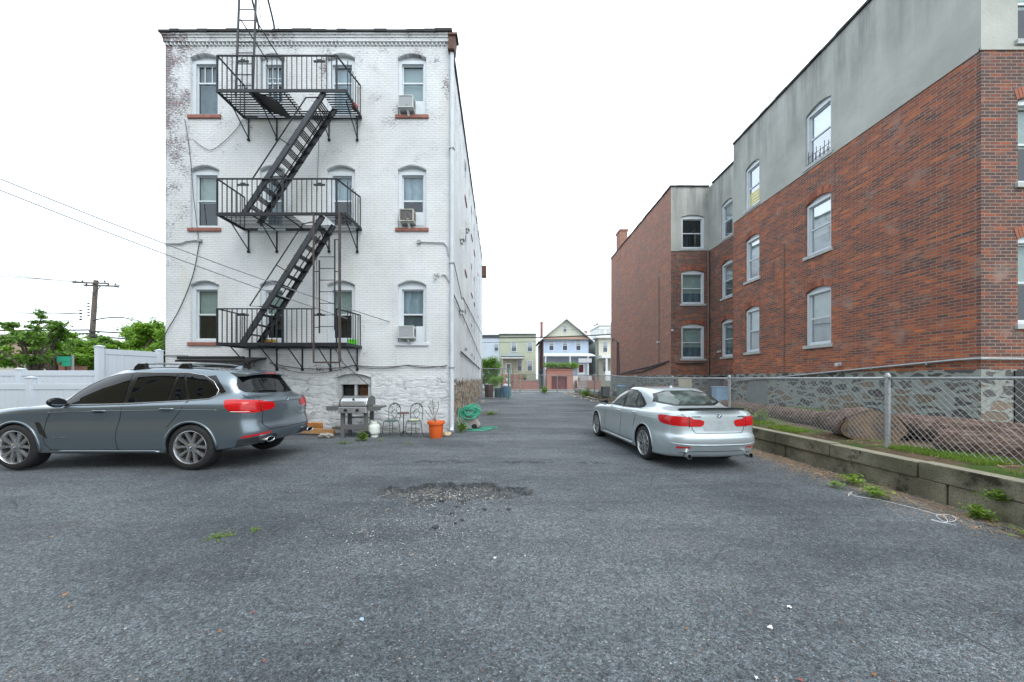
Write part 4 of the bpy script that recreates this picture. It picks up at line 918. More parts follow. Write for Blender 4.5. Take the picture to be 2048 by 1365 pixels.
for (x0, x1) in ((GX-.74, GX-.39), (GX+.39, GX+.72)):
    p = MB(); p.box(x0, x1, GY-.24, GY+.2, .80, .845); p.box(x0, x1, GY-.25, GY-.22, .74, .85); p.tube([(x0+.05, GY-.27, .73), (x1-.05, GY-.27, .73)], .01, 6)
    for q in (.25, .5, .75): p.tube([(x0+(x1-x0)*q, GY-.28, .74), (x0+(x1-x0)*q, GY-.28, .68)], .008, 5)
    obj('side_shelf', p, m_gr, t, bevel=.006)
for (sx, sy) in ((-1, -1), (1, -1), (-1, 1), (1, 1)):
    p = MB(); zlo = .0 if sx < 0 else .1; p.box(GX+sx*.31-.05, GX+sx*.31+.05, GY+sy*.2-.04, GY+sy*.2+.04, zlo, .72); obj('leg', p, m_gr, t, bevel=.01)
p = MB(); p.box(GX-.30, GX+.30, GY-.22, GY+.22, .26, .30); p.box(GX-.3, GX+.3, GY-.235, GY-.2, .22, .36); obj('bottom_shelf', p, m_gr, t, bevel=.008)
p = MB(); p.tube([(GX-.30, GY+.2, .5), (GX+.30, GY+.2, .5)], .015); p.tube([(GX-.3, GY-.22, .52), (GX-.28, GY-.1, .55), (GX+.2, GY-.1, .56)], .01); obj('brace', p, m_gr, t)
for sy in (-1, 1):
    p = MB(); p.lathe([(.02, -.022), (.085, -.022), (.1, -.012), (.1, .012), (.085, .022), (.02, .022)], (GX+.36, GY+sy*.26, .1), 'y', 22, True); obj('wheel', p, m_black, t)
# propane tank
PXx, PYy = -3.76, 9.55
t = thing('propane_tank', 'pale white propane tank standing between the grill and the garden chairs', 'gas tank', (PXx, PYy, 0)); mt = M('tank_white', (206, 214, 206), .4, var=.06)
p = MB(); p.lathe([(0, .05), (.1, .055), (.15, .1), (.155, .14), (.155, .27), (.148, .31), (.11, .35), (.05, .37), (0, .372)], (PXx, PYy, 0), n=28); obj('tank', p, mt, t, smooth=True)
p = MB(); p.lathe([(.11, 0), (.11, .07), (.105, .07), (.105, 0)], (PXx, PYy, 0), n=24); obj('foot_ring', p, mt, t, smooth=True, autos=40)
p = MB(); a0 = .9; vs = []
for i in range(21):
    a = a0+2*pi*.78*i/20; c_, s_ = cos(a)*.105, sin(a)*.105; hh = .455 if 5 < i < 16 else .44; vs += [(PXx+c_, PYy+s_, .345), (PXx+c_, PYy+s_, hh), (PXx+c_*.95, PYy+s_*.95, hh), (PXx+c_*.95, PYy+s_*.95, .345)]
p.add(vs, [(4*i+k, 4*i+4+k, 4*i+4+(k+1) % 4, 4*i+(k+1) % 4) for i in range(20) for k in range(4)]); obj('collar', p, mt, t)
p = MB(); p.cyl((PXx, PYy, .37), .02, .05, 10); p.lathe([(0, .42), (.03, .42), (.03, .44), (0, .445)], (PXx, PYy, 0), n=12); obj('valve', p, m_black, t)
# bistro chairs and table
m_verd = M('verdigris_iron', (58, 78, 76), .6, .2, var=.3, scale=18)
def bistro():
    t = thing('bistro_chair', '', 'chair', (0, 0, 0), 0, 'bistro chairs at the white wall'); r_ = .19
    p = MB(); p.lathe([(0, .452), (.17, .45), (r_, .44), (r_, .425), (.17, .42), (0, .42)], n=26); obj('seat', p, M('green_seat', (66, 90, 86), .6, var=.15), t, local=True, smooth=True, autos=40)
    for (sx, sy) in ((-1, -1), (1, -1), (-1, 1), (1, 1)):
        p = MB(); p.tube(catmull([(sx*.14, sy*.13, .43), (sx*.15, sy*.15, .3), (sx*.16, sy*.165, .12), (sx*.20, sy*.2, .0)], 4), .009, 6); obj('leg', p, m_verd, t, local=True)
    p = MB(); A = [(-.175+0, .14, .43), (-.185, .155, .6)]+[(-.19*cos(pi*k/12), .16+.02*sin(pi*k/12), .72+.19*sin(pi*k/12)) for k in range(13)]+[(.185, .155, .6), (.175, .14, .43)]
    p.tube(catmull(A, 2), .010, 6)
    for s in (-1, 1):
        p.tube(catmull([(0, .15, .46), (s*.06, .152, .56), (s*.10, .155, .62), (s*.02, .16, .72), (s*.0, .165, .76)], 4), .006, 5); p.tube(catmull([(s*.18, .155, .62), (s*.09, .157, .66), (s*.05, .16, .74), (s*.1, .165, .82)], 4), .006, 5)
        p.tube([(s*.05+.035*cos(a/8*2*pi), .15, .5+.035*sin(a/8*2*pi)) for a in range(9)], .005, 5)
    obj('backrest', p, m_verd, t, local=True)
    p = MB(); rr = random.Random(2)
    for k in range(26):
        a = pi*(.12+.76*rr.random()); q = .155+.03*rr.random(); c = Vector((-q*cos(a), .17+rr.uniform(-.01, .01), .72+q*sin(a))); b1 = Vector((rr.uniform(-1, 1), rr.uniform(-.3, .3), rr.uniform(-1, 1))).normalized()*.02; b2 = Vector((b1.z, .005, -b1.x))*.6
        p.poly([c-b1, c+b2, c+b1, c-b2])
    obj('cast_leaves', p, m_verd, t, local=True)
    p = MB(); 
    for s in (-1, 1): p.tube(catmull([(s*.15, -.14, .36), (s*.10, -.15, .4), (0, -.155, .41)], 3)+catmull([(0, -.155, .41)], 1), .005, 4) if False else p.tube(catmull([(s*.15, -.145, .34), (s*.11, -.15, .39), (s*.02, -.155, .405)], 4), .005, 4)
    p.tube([(.165*cos(2*pi*k/16), .17*sin(2*pi*k/16), .2) for k in range(16)], .006, 5, closed=True); obj('stretcher', p, m_verd, t, local=True)
    return t
ch = bistro(); ch.location = (-3.32, 9.62, 0); ch.rotation_euler = (0, 0, radians(-16)); ch['label'] = 'green iron bistro chair left of the small round table, beside the gas tank'
c2 = dup(ch, (-2.70, 9.62, 0), radians(-14), 'green iron bistro chair right of the small round table, pale paper on its seat')
p = MB(); p.obox((-2.68, 9.6, .462), (.12, .01, 0), (-.01, .07, 0), (0, 0, .008)); tag(obj('folded_paper', p, M('pale_yellow_paper', (204, 204, 158), .8)), 'pale yellow folded paper on the seat of the right bistro chair', 'paper')
t = thing('side_table', 'tiny round brown table between the two bistro chairs', 'table', (-3.02, 9.75, 0)); p = MB(); p.lathe([(0, .655), (.13, .655), (.15, .64), (.15, .62), (0, .615)], (-3.02, 9.75, 0), n=24); obj('table_top', p, M('brown_slat', (88, 58, 56), .6), t)
p = MB(); p.cyl((-3.02, 9.75, .05), .012, .57, 8); obj('stem', p, m_iron, t); p = MB()
for k in range(3): a = k*2*pi/3+.5; p.tube([(-3.02, 9.75, .14), (-3.02+.08*cos(a), 9.75+.08*sin(a), .07), (-3.02+.15*cos(a), 9.75+.15*sin(a), .0)], .009, 5)
obj('foot', p, m_iron, t)
# orange pot
t = thing('plant_pot', 'big orange plastic pot with a bare pruned plant by the building corner', 'plant pot', (-2.05, 9.45, 0)); c_ = (-2.05, 9.45, 0)
p = MB(); p.lathe([(0, 0), (.16, 0), (.165, .01), (.2, .36), (.235, .37), (.24, .44), (.225, .445), (.21, .42), (.19, .38)], c_, n=36); obj('pot', p, m_orange, t, smooth=True, autos=35)
p = MB(); p.lathe([(0, .40), (.1, .41), (.205, .395)], c_, n=20); obj('soil', p, m_soil, t)
p = MB()
for (a, b, l, x) in ((-.05, .02, .55, -.05), (.02, .1, .5, .02), (-.2, .05, .4, -.02), (-.25, 0, .3, -.05)):
    q = [(c_[0]+x*.3, c_[1], .4), (c_[0]+x*.3-.03+a*.2, c_[1], .4+l*.35), (c_[0]+x+a*.6, c_[1]+b, .4+l*.7), (c_[0]+x+a, c_[1]+b, .4+l*1.15)]; p.tube(catmull(q, 3), .009, 5)
for k in range(6): z = .62+.05*k; x = c_[0]-.06-.02*k+.03*(k % 2); p.tube([(x, c_[1], z), (x+(.09 if k % 2 else -.09), c_[1]-.02, z+.08)], .005, 4)
obj('stem', p, m_oldwood, t)
# stone and broken piece by the downspout, timber behind the car
p = MB(); p.rock((-1.82, 9.75, .05), .13, .5, 5, 2); tag(obj('splash_stone', p, M('pale_stone', (196, 176, 146), .8, var=.2, scale=12, bump=.01)), 'pale tan stone at the foot of the white downspout', 'stone')
p = MB(); p.rock((-5.0, 9.35, .06), .16, .5, 8, 2); tag(obj('rubble_stone', p, M('grey_stone', (152, 148, 140), .85, var=.2, scale=12, bump=.01)), 'grey broken stone on the asphalt between the car and the grill', 'stone')
p = MB(); p.bar((-6.5, 9.9, .16), (-4.95, 9.75, .1), .09, .14); tag(obj('timber_beam', p, m_wood, bevel=.006), 'new pale timber beam lying along the wall foot behind the car', 'timber')
p = MB(); p.obox((-5.75, 10.0, .24), (.35, -.02, 0), (0, .02, .006), (0, -.03, .1)); tag(obj('plywood_offcut', p, M('orange_plywood', (190, 134, 74), .8, var=.2)), 'orange plywood offcut leaning on the wall above the beam', 'board')
p = MB(); p.bar((-5.05, 9.95, .2), (-4.65, 9.9, .17), .2, .05); tag(obj('grey_plank', p, m_oldwood), 'short grey plank next to the left foot of the grill', 'board')
# hose reel
t = thing('hose_cart', 'green garden hose wound on a grey reel cart at the alley corner', 'hose reel', (-1.32, 11.0, 0)); hx, hy = -1.32, 11.0
m_hose = M('green_hose', (58, 158, 128), .45, var=.2, scale=9)
p = MB(); p.prism([(hx-.32, hy-.05, .0), (hx+.2, hy-.05, .0), (hx+.32, hy-.05, .12), (hx+.14, hy-.05, .42), (hx-.12, hy-.05, .5), (hx-.28, hy-.05, .2)], (0, .32, 0)); obj('body', p, M('reel_grey', (158, 152, 148), .6), t, bevel=.03)
for (x, z) in ((hx+.15, .09), (hx-.2, .09)):
    p = MB(); p.lathe([(.01, -.03), (.08, -.03), (.09, 0), (.08, .03), (.01, .03)], (x, hy-.1, z), 'y', 20, True); obj('wheel', p, m_black, t)
p = MB(); rr = random.Random(12)
for k in range(22):
    r_ = .10+.15*rr.random(); yy = hy-.12+.3*rr.random(); tl = rr.uniform(-.9, .9); pts = []; ox, oz = rr.gauss(0, .05), rr.gauss(0, .05)
    for i in range(18): a = 2*pi*i/18; pts.append((hx+ox+r_*1.25*cos(a)+.03*rr.random(), yy+tl*r_*sin(a)-.03, .55+oz+r_*.75*sin(a)+.03*cos(2*a+k)))
    p.tube(pts, .014, 6, closed=True)
p.tube(catmull([(hx-.3, hy-.15, .75), (hx-.33, hy-.2, .45), (hx-.3, hy-.3, .2), (hx-.1, hy-.45, .04), (hx+.3, hy-.5, .03), (hx+.55, hy-.4, .03), (hx+.7, hy-.05, .03), (hx+.85, hy+.15, .03), (hx+.75, hy+.35, .03), (hx+.6, hy+.3, .03), (hx+.2, hy+.28, .03), (hx+.1, hy+.2, .2)], 7), .014, 6)
p.tube(catmull([(hx-.25, hy-.1, .4), (hx-.1, hy-.2, .2), (hx+.1, hy-.3, .05), (hx+.4, hy-.2, .03), (hx+.68, hy-.0, .03), (hx+.4, hy+.1, .03), (hx+.3, hy+.05, .1)], 6), .014, 6)
obj('hose', p, m_hose, t, smooth=True)
# bins behind the green gate
def bin_(x, y, r_, h, m, label, z0=0., lid=None, hexn=20, name='trash_can'):
    t = thing(name, label, 'trash can', (x, y, z0)); p = MB(); p.lathe([(0, 0), (r_*.82, 0), (r_*.86, .03), (r_, h*.96), (r_*1.06, h*.97), (r_*1.06, h)], (x, y, z0), n=hexn); p.lathe([(r_*.95, h), (r_*.80, .05), (0, .05)], (x, y, z0), n=hexn); obj('tub', p, m, t, smooth=True, autos=35)
    if lid: p = MB(); p.lathe([(0, h+.09), (r_*.5, h+.08), (r_*1.08, h+.02), (r_*1.1, h-.01)], (x, y, z0), n=hexn); obj('lid', p, lid, t, smooth=True, autos=35)
    p = MB()
    for s in (-1, 1): p.tube([(x+s*r_, y-.05, z0+h*.75), (x+s*(r_+.05), y-.02, z0+h*.73), (x+s*(r_+.05), y+.02, z0+h*.73), (x+s*r_, y+.05, z0+h*.75)], .01, 5)
    obj('handle', p, m, t)
m_bb = M('brown_bin', (74, 54, 50), .6); m_tb = M('teal_bin', (44, 84, 92), .5); m_bl = M('blue_bin', (84, 132, 168), .5); m_gb = M('grey_bin', (70, 74, 80), .6)
bin_(-1.85, 28.0, .36, 1.05, m_bb, 'brown square trash bin nearest the alley wall behind the gate', 0, m_bb, 4); bin_(-1.1, 28.3, .33, .8, m_tb, 'dark teal trash can between the brown bin and the blue recycling can'); bin_(-.45, 28.3, .36, .95, m_bl, 'blue recycling can with white bags beside the green gate post')
p = MB(); p.rock((-.45, 28.3, .98), .3, .6, 3, 2); tag(obj('trash_bag', p, M('white_bag', (214, 216, 220), .4, var=.1), smooth=True), 'white plastic bag bulging from the blue recycling can', 'bag')
p = MB(); p.box(-1.98, -1.72, 22.0, 22.3, 0, .22); tag(obj('pale_block', p, m_conc2, bevel=.02), 'pale concrete block on the asphalt by the alley wall', 'block')
# ================================================================ vinyl fences
def vfence(name, label, a, b, h, z0=0., posts=(), ph=None, capw=.075):
    t = thing(name, label, 'fence', ((a[0]+b[0])/2, (a[1]+b[1])/2, z0)); A, B_ = Vector((*a, 0)), Vector((*b, 0)); d = (B_-A); L = d.length; d.normalize(); nn = Vector((-d.y, d.x, 0))
    p = MB(); n = int(L/.15)
    for i in range(n):
        c = A+d*(L*(i+.5)/n); c.z = z0+(h-.1)/2; p.obox(c, d*(L/n/2-.004), nn*.012, (0, 0, (h-.1)/2))
    c = (A+B_)/2; c.z = z0+(h-.1)/2; p.obox(c, d*(L/2), nn*.007, (0, 0, (h-.12)/2)); obj('panel', p, m_vinyl, t)
    for z, hh in ((h-.07, .07), (.12, .08)):
        p = MB(); c = (A+B_)/2; c.z = z0+z; p.obox(c, d*(L/2), nn*.024, (0, 0, hh)); obj('rail', p, m_vinyl, t, bevel=.006)
    for s in posts:
        c = A+d*s; hp = (ph or h)+.04; p = MB(); p.obox(c+Vector((0, 0, z0+hp/2)), d*.064, nn*.064, (0, 0, hp/2)); po = obj('post', p, m_vinyl, t, bevel=.006)
        p = MB(); p.obox(c+Vector((0, 0, z0+hp+.012)), d*capw, nn*capw, (0, 0, .012)); q = c+Vector((0, 0, z0+hp+.024)); w = capw*.9
        p.add([q-d*w-nn*w, q+d*w-nn*w, q+d*w+nn*w, q-d*w+nn*w, q+Vector((0, 0, .03))], [(0, 1, 4), (1, 2, 4), (2, 3, 4), (3, 0, 4)]); obj('post_cap', p, m_vinyl, po)
vfence('vinyl_fence', 'tall white vinyl privacy fence joining the left edge of the white building', (-10.55, 8.95), (-10.3, 10.25), 2.36, posts=(0, 1.3), ph=2.36)
vfence('vinyl_fence', 'rear white vinyl fence of middle height running left from the big post', (-18.5, 9.3), (-10.62, 9.0), 1.80, posts=(3.2, 5.75), ph=1.78)
vfence('vinyl_fence', 'front low white vinyl fence with capped post in front of the parked large car', (-17.5, 8.3), (-9.0, 8.35), 1.47, posts=(3.6, 6.05, 8.4), ph=1.56)
# ================================================================ retaining wall of concrete blocks
t = thing('retaining_wall', 'low mossy retaining wall of weathered concrete blocks along the right edge of the lot', 'wall', (5.6, 8, 0))
rr = random.Random(21); p = MB(); y = -4.
while y < 15.5:
    l = rr.uniform(1.0, 1.5); y2 = y+l; o = rr.uniform(-.012, .012); zt = .47+rr.uniform(-.012, .012)
    p.box(5.50+o, 5.70, y+.006, y2-.006, .25, zt); y = y2
obj('cap_course', p, m_conc, t, bevel=.015)
p = MB(); y = -4.4
while y < 15.5:
    l = rr.uniform(1.1, 1.7); y2 = y+l; o = rr.uniform(-.01, .02); p.box(5.515+o, 5.69, y+.008, y2-.008, -.1, .245); y = y2
obj('base_course', p, m_conc, t, bevel=.012)
# ================================================================ chain link
t = thing('chain_link_fence', 'long galvanised chain link fence with top rail above the retaining wall', 'fence', (5.9, 12, .5))
fpath = [(5.9, 2.2), (5.9, 5.5), (5.9, 9.5), (5.92, 12.9), (5.97, 16.9), (6.05, 21.2), (6.15, 26.1), (6.3, 33.)]
def fz(y): return 1.60+.25*sm(13, 27, y)
p = MB(); 
for i in range(len(fpath)-1):
    (x0, y0), (x1, y1) = fpath[i], fpath[i+1]; p.tube([(x0, y0, fz(y0)), (x1, y1, fz(y1))], .021, 8)
obj('top_rail', p, m_galv, t, smooth=True)
for i, (x, y) in enumerate(fpath):
    p = MB(); r_ = .034 if y > 5 else .03; p.cyl((x+.0, y, yz(x, y)-.3), r_, fz(y)-yz(x, y)+.34, 10); p.lathe([(0, .09), (r_*.7, .08), (r_*1.2, .04), (r_*1.2, .02)], (x, y, fz(y)), n=10); po = obj('post', p, m_galv, t, smooth=True, autos=40)
    p = MB()
    for z in (fz(y)-.25, fz(y)-.6, fz(y)-.9): p.cyl((x, y, z), r_*1.15, .02, 10)
    obj('tension_band', p, m_zinc, po)
p = MB(); W_ = .0026
for i in range(len(fpath)-1):
    (x0, y0), (x1, y1) = fpath[i], fpath[i+1]; L = hypot(x1-x0, y1-y0); far = y0 > 16; pitch = .082 if not far else .11; w = W_ if y0 < 9 else (.0026 if not far else .004)
    def fp(s, z): q = s/L; return (x0+(x1-x0)*q-.026, y0+(y1-y0)*q, z)
    zb, zt = .60 if y0 < 14 else .42, fz((y0+y1)/2)-.01; H = zt-zb; slope = 1.12
    dx = H/slope; k = -dx
    while k < L:
        for sgn in (1, -1):
            sa, za, sb, zb_ = k, zb, k+dx, zt
            if sa < 0: za = zb+(-sa)*slope; sa = 0
            if sb > L: zb_ = zt-(sb-L)*slope; sb = L
            if sb-sa > .01:
                q0, q1 = (za, zb_) if sgn > 0 else (zt+zb-za, zt+zb-zb_)
                ox = .0022*sgn; a, b = fp(sa, q0), fp(sb, q1); p.tube([(a[0]+ox, a[1], a[2]), (b[0]+ox, b[1], b[2])], w, 3, caps=False)
        k += pitch
mesh_o = obj('wire_mesh', p, m_zinc, t)
# ================================================================ logs
m_logend = M('cut_wood', (158, 124, 88), .85, var=.35, scale=5, bump=.004)
def logmat():
    k = NT('log_bark'); p = k.pos(); f = k.noise(k.mapping(p, (4, 1.2, 4)), 5, 7, .7); c = k.ramp(f, [(.3, s2l((62, 46, 40))), (.5, s2l((104, 84, 74))), (.7, s2l((150, 132, 120)))]); return k.bsdf(c, .95, 0, k.bump(f, .06, 1.), spec=.2)
m_log = logmat()
def logw():
    k = NT('log_end_grain'); tcn = k.n('TexCoord'); o = tcn.outputs['Object']; v = k.n('TexWave', wave_type='RINGS', rings_direction='Y'); k.l(o, v.inputs['Vector']); v.inputs['Scale'].default_value = 9; v.inputs['Distortion'].default_value = 6; v.inputs['Detail'].default_value = 4; v.inputs['Detail Scale'].default_value = .6
    c = k.mix(k.math('MULTIPLY', v.outputs['Fac'], .5), s2l((134, 112, 90)), s2l((104, 86, 70))); c = k.mix(k.step(k.noise(k.pos(), 4, 6, .7), .4, .6), c, s2l((88, 80, 74))); return k.bsdf(c, .9, 0, k.bump(k.noise(k.pos(), 30, 5), .01), spec=.2)
m_lend = logw()
def log(name, label, a, b, r_, z, seed, cat='log', el=1.):
    t = thing(name, label, cat, (*[(a[i]+b[i])/2 for i in (0, 1)], z)); rr = random.Random(seed); n = 26; A, B_ = Vector((*a, z+r_*.92)), Vector((*b, z+r_*.92)); d = (B_-A); L = d.length; d.normalize(); sd = d.cross(Vector((0, 0, 1))).normalized(); up = sd.cross(d)
    lob = [rr.uniform(0, 6.28) for _ in range(4)]; m = max(3, int(L/.12)); p = MB()
    def rad(a_, s): return r_*(1+.06*sin(2*a_+lob[0])+.05*sin(3*a_+lob[1])+.035*sin(7*a_+lob[2]+s*2)+.03*sin(11*a_+lob[3]+s*5))*(1+.02*sin(s*4+seed))
    rings = [[A+d*(L*j/m)+sd*(rad(2*pi*k/n, j*.3)*cos(2*pi*k/n)*el)+up*(rad(2*pi*k/n, j*.3)*sin(2*pi*k/n)) for k in range(n)] for j in range(m+1)]
    p.add([v for q in rings for v in q], [(j*n+k, j*n+(k+1) % n, (j+1)*n+(k+1) % n, (j+1)*n+k) for j in range(m) for k in range(n)]); obj('bark', p, m_log, t, smooth=True)
    for (q, s) in ((rings[0], -1), (rings[-1], 1)):
        p = MB(); c = sum(q, Vector((0, 0, 0)))/n; p.add([c+(v-c)*.97+d*(s*.004) for v in q], [tuple(range(n))]); obj('cut_end', p, m_lend, t)
log('tree_log', 'huge sawn trunk round with two lobes behind the fence by the nearest thick post', (6.17, 5.98), (6.5, 6.65), .30, .48, 3, el=1.35)
log('tree_log', 'smaller sawn trunk round just behind the huge one, seen at its left', (6.62, 7.15), (6.9, 7.6), .21, .5, 5)
log('tree_log', 'long shaggy brown log behind the fence right of the big post', (6.95, 6.3), (7.25, 3.4), .25, .5, 7)
log('tree_log', 'lowest and nearest rough brown log behind the fence at the right edge', (6.5, 5.25), (6.6, 3.5), .2, .46, 9)
log('tree_log', 'pale weathered log lying between the trunk rounds and the silver car', (6.8, 7.6), (7.0, 9.5), .19, .5, 11)
log('tree_log', 'reddish brown log farthest along the fence near the silver car tail', (7.05, 9.8), (7.4, 12.2), .19, .5, 13)
log('tree_log', 'short log end with reddish face at the far right edge of the yard', (6.3, 3.95), (6.45, 2.9), .17, .47, 15)
# objects along the yard
t = thing('car_tyre', 'black tyre lying on the bin beside the brick bay', 'tyre', (9.1, 15.6, 1.5)); p = MB(); p.lathe([(.18, -.1), (.3, -.1), (.34, -.04), (.34, .04), (.3, .1), (.18, .1), (.16, 0), (.18, -.1)], (9.1, 15.6, 1.62), n=24); obj('tread', p, m_black, t, smooth=True, autos=40)
bin_(9.1, 15.6, .33, 1.1, m_gb, 'dark grey can under the tyre at the brick bay corner', .42)
p = MB(); p.box(7.35, 7.85, 12.55, 12.9, .5, 1.25); p.box(7.33, 7.87, 12.53, 12.92, 1.25, 1.3); tag(obj('blue_bin', p, M('pale_blue_bin', (128, 160, 190), .6, var=.15, scale=3), bevel=.03), 'pale blue square bin behind the fence above the silver car tail', 'bin')
p = MB(); p.obox((8.05, 16.2, 1.1), (.32, .05, 0), (0, .02, 0), (0, .12, .55)); tag(obj('cream_board', p, M('cream_board', (196, 190, 172), .8)), 'cream board leaning upright behind the fence near the brick bay', 'board')
p = MB()
for k in range(4): p.obox((8.55+k*.1, 14.0+.15*k, .98+.03*(k % 2)), (.05, .01, 0), (0, .03, 0), (0, .04, .46))
tag(obj('leaning_planks', p, M('red_brown_plank', (112, 74, 64), .8, var=.3, island=.3)), 'reddish planks leaning together behind the pale blue bin', 'planks')
rr = random.Random(31)
for (x, y, r_, z, l) in ((6.75, 26.3, .34, .32, 'leftmost dark rubbish bag slumped behind the far fence'), (7.0, 22.9, .36, .38, 'crumpled black bag beside the far blue recycling can'), (7.65, 22.2, .38, .7, 'black bag piled highest right of the far blue recycling can'), (7.3, 24.3, .3, .34, 'grey bag between the slumped bag and the recycling cans')):
    p = MB(); p.rock((x, y, z+r_*.6), r_, .8, int(x*100), 2); tag(obj('rubbish_bag', p, M('black_bag', (50, 54, 62), .3, var=.3), smooth=True), l, 'rubbish bag')
bin_(6.75, 21.6, .3, .78, M('far_blue_bin', (120, 150, 150), .6), 'grey green recycling can with blue rim behind the far fence', .32, M('blue_rim', (74, 140, 190), .5)); bin_(6.3, 23.6, .3, .72, m_gb, 'dark grey can just left of the blue rimmed recycling can', .32)
bin_(7.7, 21.3, .32, .6, m_gb, 'dark can under the highest black bag by the brick wing', .32)
# ================================================================ gates
def mesh_panel(p, a, b, z0, z1, pitch=.13, w=.004):
    A, B_ = Vector((*a, 0)), Vector((*b, 0)); L = (B_-A).length; d = (B_-A)/L; H = z1-z0; k = -H
    while k < L:
        for sgn in (1, -1):
            sa, za, sb, zb = k, z0, k+H, z1
            if sa < 0: za = z0-sa; sa = 0
            if sb > L: zb = z1-(sb-L); sb = L
            if sb-sa > .02:
                q0, q1 = (za, zb) if sgn > 0 else (z1+z0-za, z1+z0-zb); p.tube([A+d*sa+Vector((0, 0, q0)), A+d*sb+Vector((0, 0, q1))], w, 3, caps=False)
        k += pitch
def gate(label, a, b, z0, z1, m, r_=.03, mid=False, pitch=.13, posts=False):
    t = thing('chain_link_gate', label, 'gate', ((a[0]+b[0])/2, (a[1]+b[1])/2, 0)); p = MB(); A = lambda q, z: (q[0], q[1], z)
    for s in ((A(a, z0), A(a, z1)), (A(b, z0), A(b, z1)), (A(a, z0), A(b, z0)), (A(a, z1), A(b, z1))): p.tube(s, r_, 7)
    if mid: zm = (z0+z1)/2; p.tube((A(a, zm), A(b, zm)), r_*.8, 6)
    obj('gate_frame', p, m, t); p = MB(); mesh_panel(p, a, b, z0, z1, pitch); obj('wire_mesh', p, m_zinc, t)
m_grn = M('green_gate_paint', (44, 118, 92), .5, var=.15)
gate('wide left leaf of the far chain link gate across the driveway', (-.9, 38.9), (.3, 38.9), .05, 2.05, m_zinc, .03); gate('right leaf of the far chain link gate beside the yellow post', (.35, 38.9), (.85, 38.9), .05, 2.05, m_zinc, .03)
gate('side fence panel right of the yellow post towards the red garage', (.95, 38.9), (5.0, 38.9), .05, 1.95, m_zinc, .03); gate('last far fence panel before the long fence corner', (5.05, 38.9), (7.6, 35.2), .05, 1.95, m_zinc, .03)
gate('green framed gate standing open by the trash cans', (-.15, 29.5), (-.25, 27.0), .05, 2.5, m_grn, .05); gate('grey framed fence panel in front of the trash cans at the alley wall', (-2.35, 27.5), (-.3, 27.0), .05, 2.35, m_zinc, .035, False, .16)
for (x, y, h, m, l) in ((.92, 38.85, 2.05, M('yellow_post_paint', (150, 148, 112), .6), 'thin yellow gate post in the middle of the far gate'), (-2.4, 27.4, 2.9, m_zinc, 'tall grey post beside the brown bin at the alley wall'), (3.1, 38.8, 1.6, m_zinc, 'grey post in front of the dark red garage door')):
    p = MB(); p.cyl((x, y, 0), .035, h, 10); p.lathe([(0, .07), (.04, .05), (.055, 0)], (x, y, h), n=10); tag(obj('gate_post', p, m), l, 'post')
for x in (-4.05+2.2, ): pass
for i, x in enumerate((-.55, -.3)):
    t = thing('mail_box', 'small white box on a post at the far gate, the %s of two' % ('left' if i == 0 else 'right'), 'mailbox', (x, 39.9, 0)); p = MB(); p.cyl((x, 39.9, 0), .035, 1.3, 8); obj('post', p, m_zinc, t); p = MB(); p.lathe([(0, 0), (.13, .0), (.15, .15), (.1, .28), (0, .3)], (x, 39.9, 1.3), n=12); obj('box', p, m_wframe, t)
# ================================================================ houses across the street
def house_window(par, x0, x1, y, z0, z1, trim=.09):
    f = MB(); f.box(x0-trim, x0, y-.06, y+.02, z0-trim, z1+trim); f.box(x1, x1+trim, y-.06, y+.02, z0-trim, z1+trim); f.box(x0, x1, y-.06, y+.02, z1, z1+trim); f.box(x0, x1, y-.08, y+.02, z0-trim, z0); f.box(x0, x1, y-.05, y+.01, (z0+z1)/2-.03, (z0+z1)/2+.03); w = obj('window', f, m_wframe, par)
    p = MB(); p.box(x0, x1, y-.03, y-.012, z0, (z0+z1)/2-.03); p.box(x0, x1, y-.022, y-.012, (z0+z1)/2+.03, z1); obj('pane', p, M('far_glass', (70, 80, 90), .08, var=.3, scale=1), w)
    p = MB(); p.box(x0+.03, x1-.03, y-.034, y-.023, z0+(z1-z0)*.6, z1-.03); obj('shade', p, M('far_shade', (156, 164, 170), .8), w)
HY = 54.
def hx_(px): return (px-1024)*HY/700
def hz(py, d=HY): return 1.6+(757-py)*d/700
m_lb = siding('light_blue_siding', (190, 202, 214), .2); m_gs = siding('green_siding', (178, 184, 164), .2); m_bs = siding('blue_siding', (168, 184, 204), .2); m_cs = siding('cream_siding', (206, 202, 186), .2); m_gg = siding('grey_green_siding', (186, 196, 186), .2); m_ys = siding('pale_gable_siding', (204, 207, 192), .2)
m_shing = M('grey_shingle', (128, 136, 136), .9, var=.2, scale=6); m_shingb = M('brown_shingle', (146, 122, 108), .9, var=.25); m_trim = M('house_trim', (216, 220, 222), .6); m_tb2 = plain_brick('terrace_brick', (168, 92, 76), (142, 74, 62)); m_hb = plain_brick('orange_brick', (178, 92, 66), (156, 78, 56))
GZ = 1.25
# light blue row house
t = thing('row_house', 'light blue flat roofed row house at the far left across the street', 'house', (-6.5, HY, 0)); p = MB(); p.box(-11, hx_(999), HY, HY+11, 0, hz(671)); obj('wall', p, m_lb, t); p = MB(); p.box(-11, hx_(999)-.02, HY-.35, HY+11, hz(671), hz(668)+.02); obj('cornice', p, m_trim, t)
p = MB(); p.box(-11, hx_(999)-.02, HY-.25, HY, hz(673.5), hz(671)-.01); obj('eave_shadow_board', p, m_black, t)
house_window(t, hx_(989), hx_(998)-.12, HY, hz(702), hz(688)); house_window(t, hx_(992), hx_(998)-.12, HY, hz(731), hz(724))
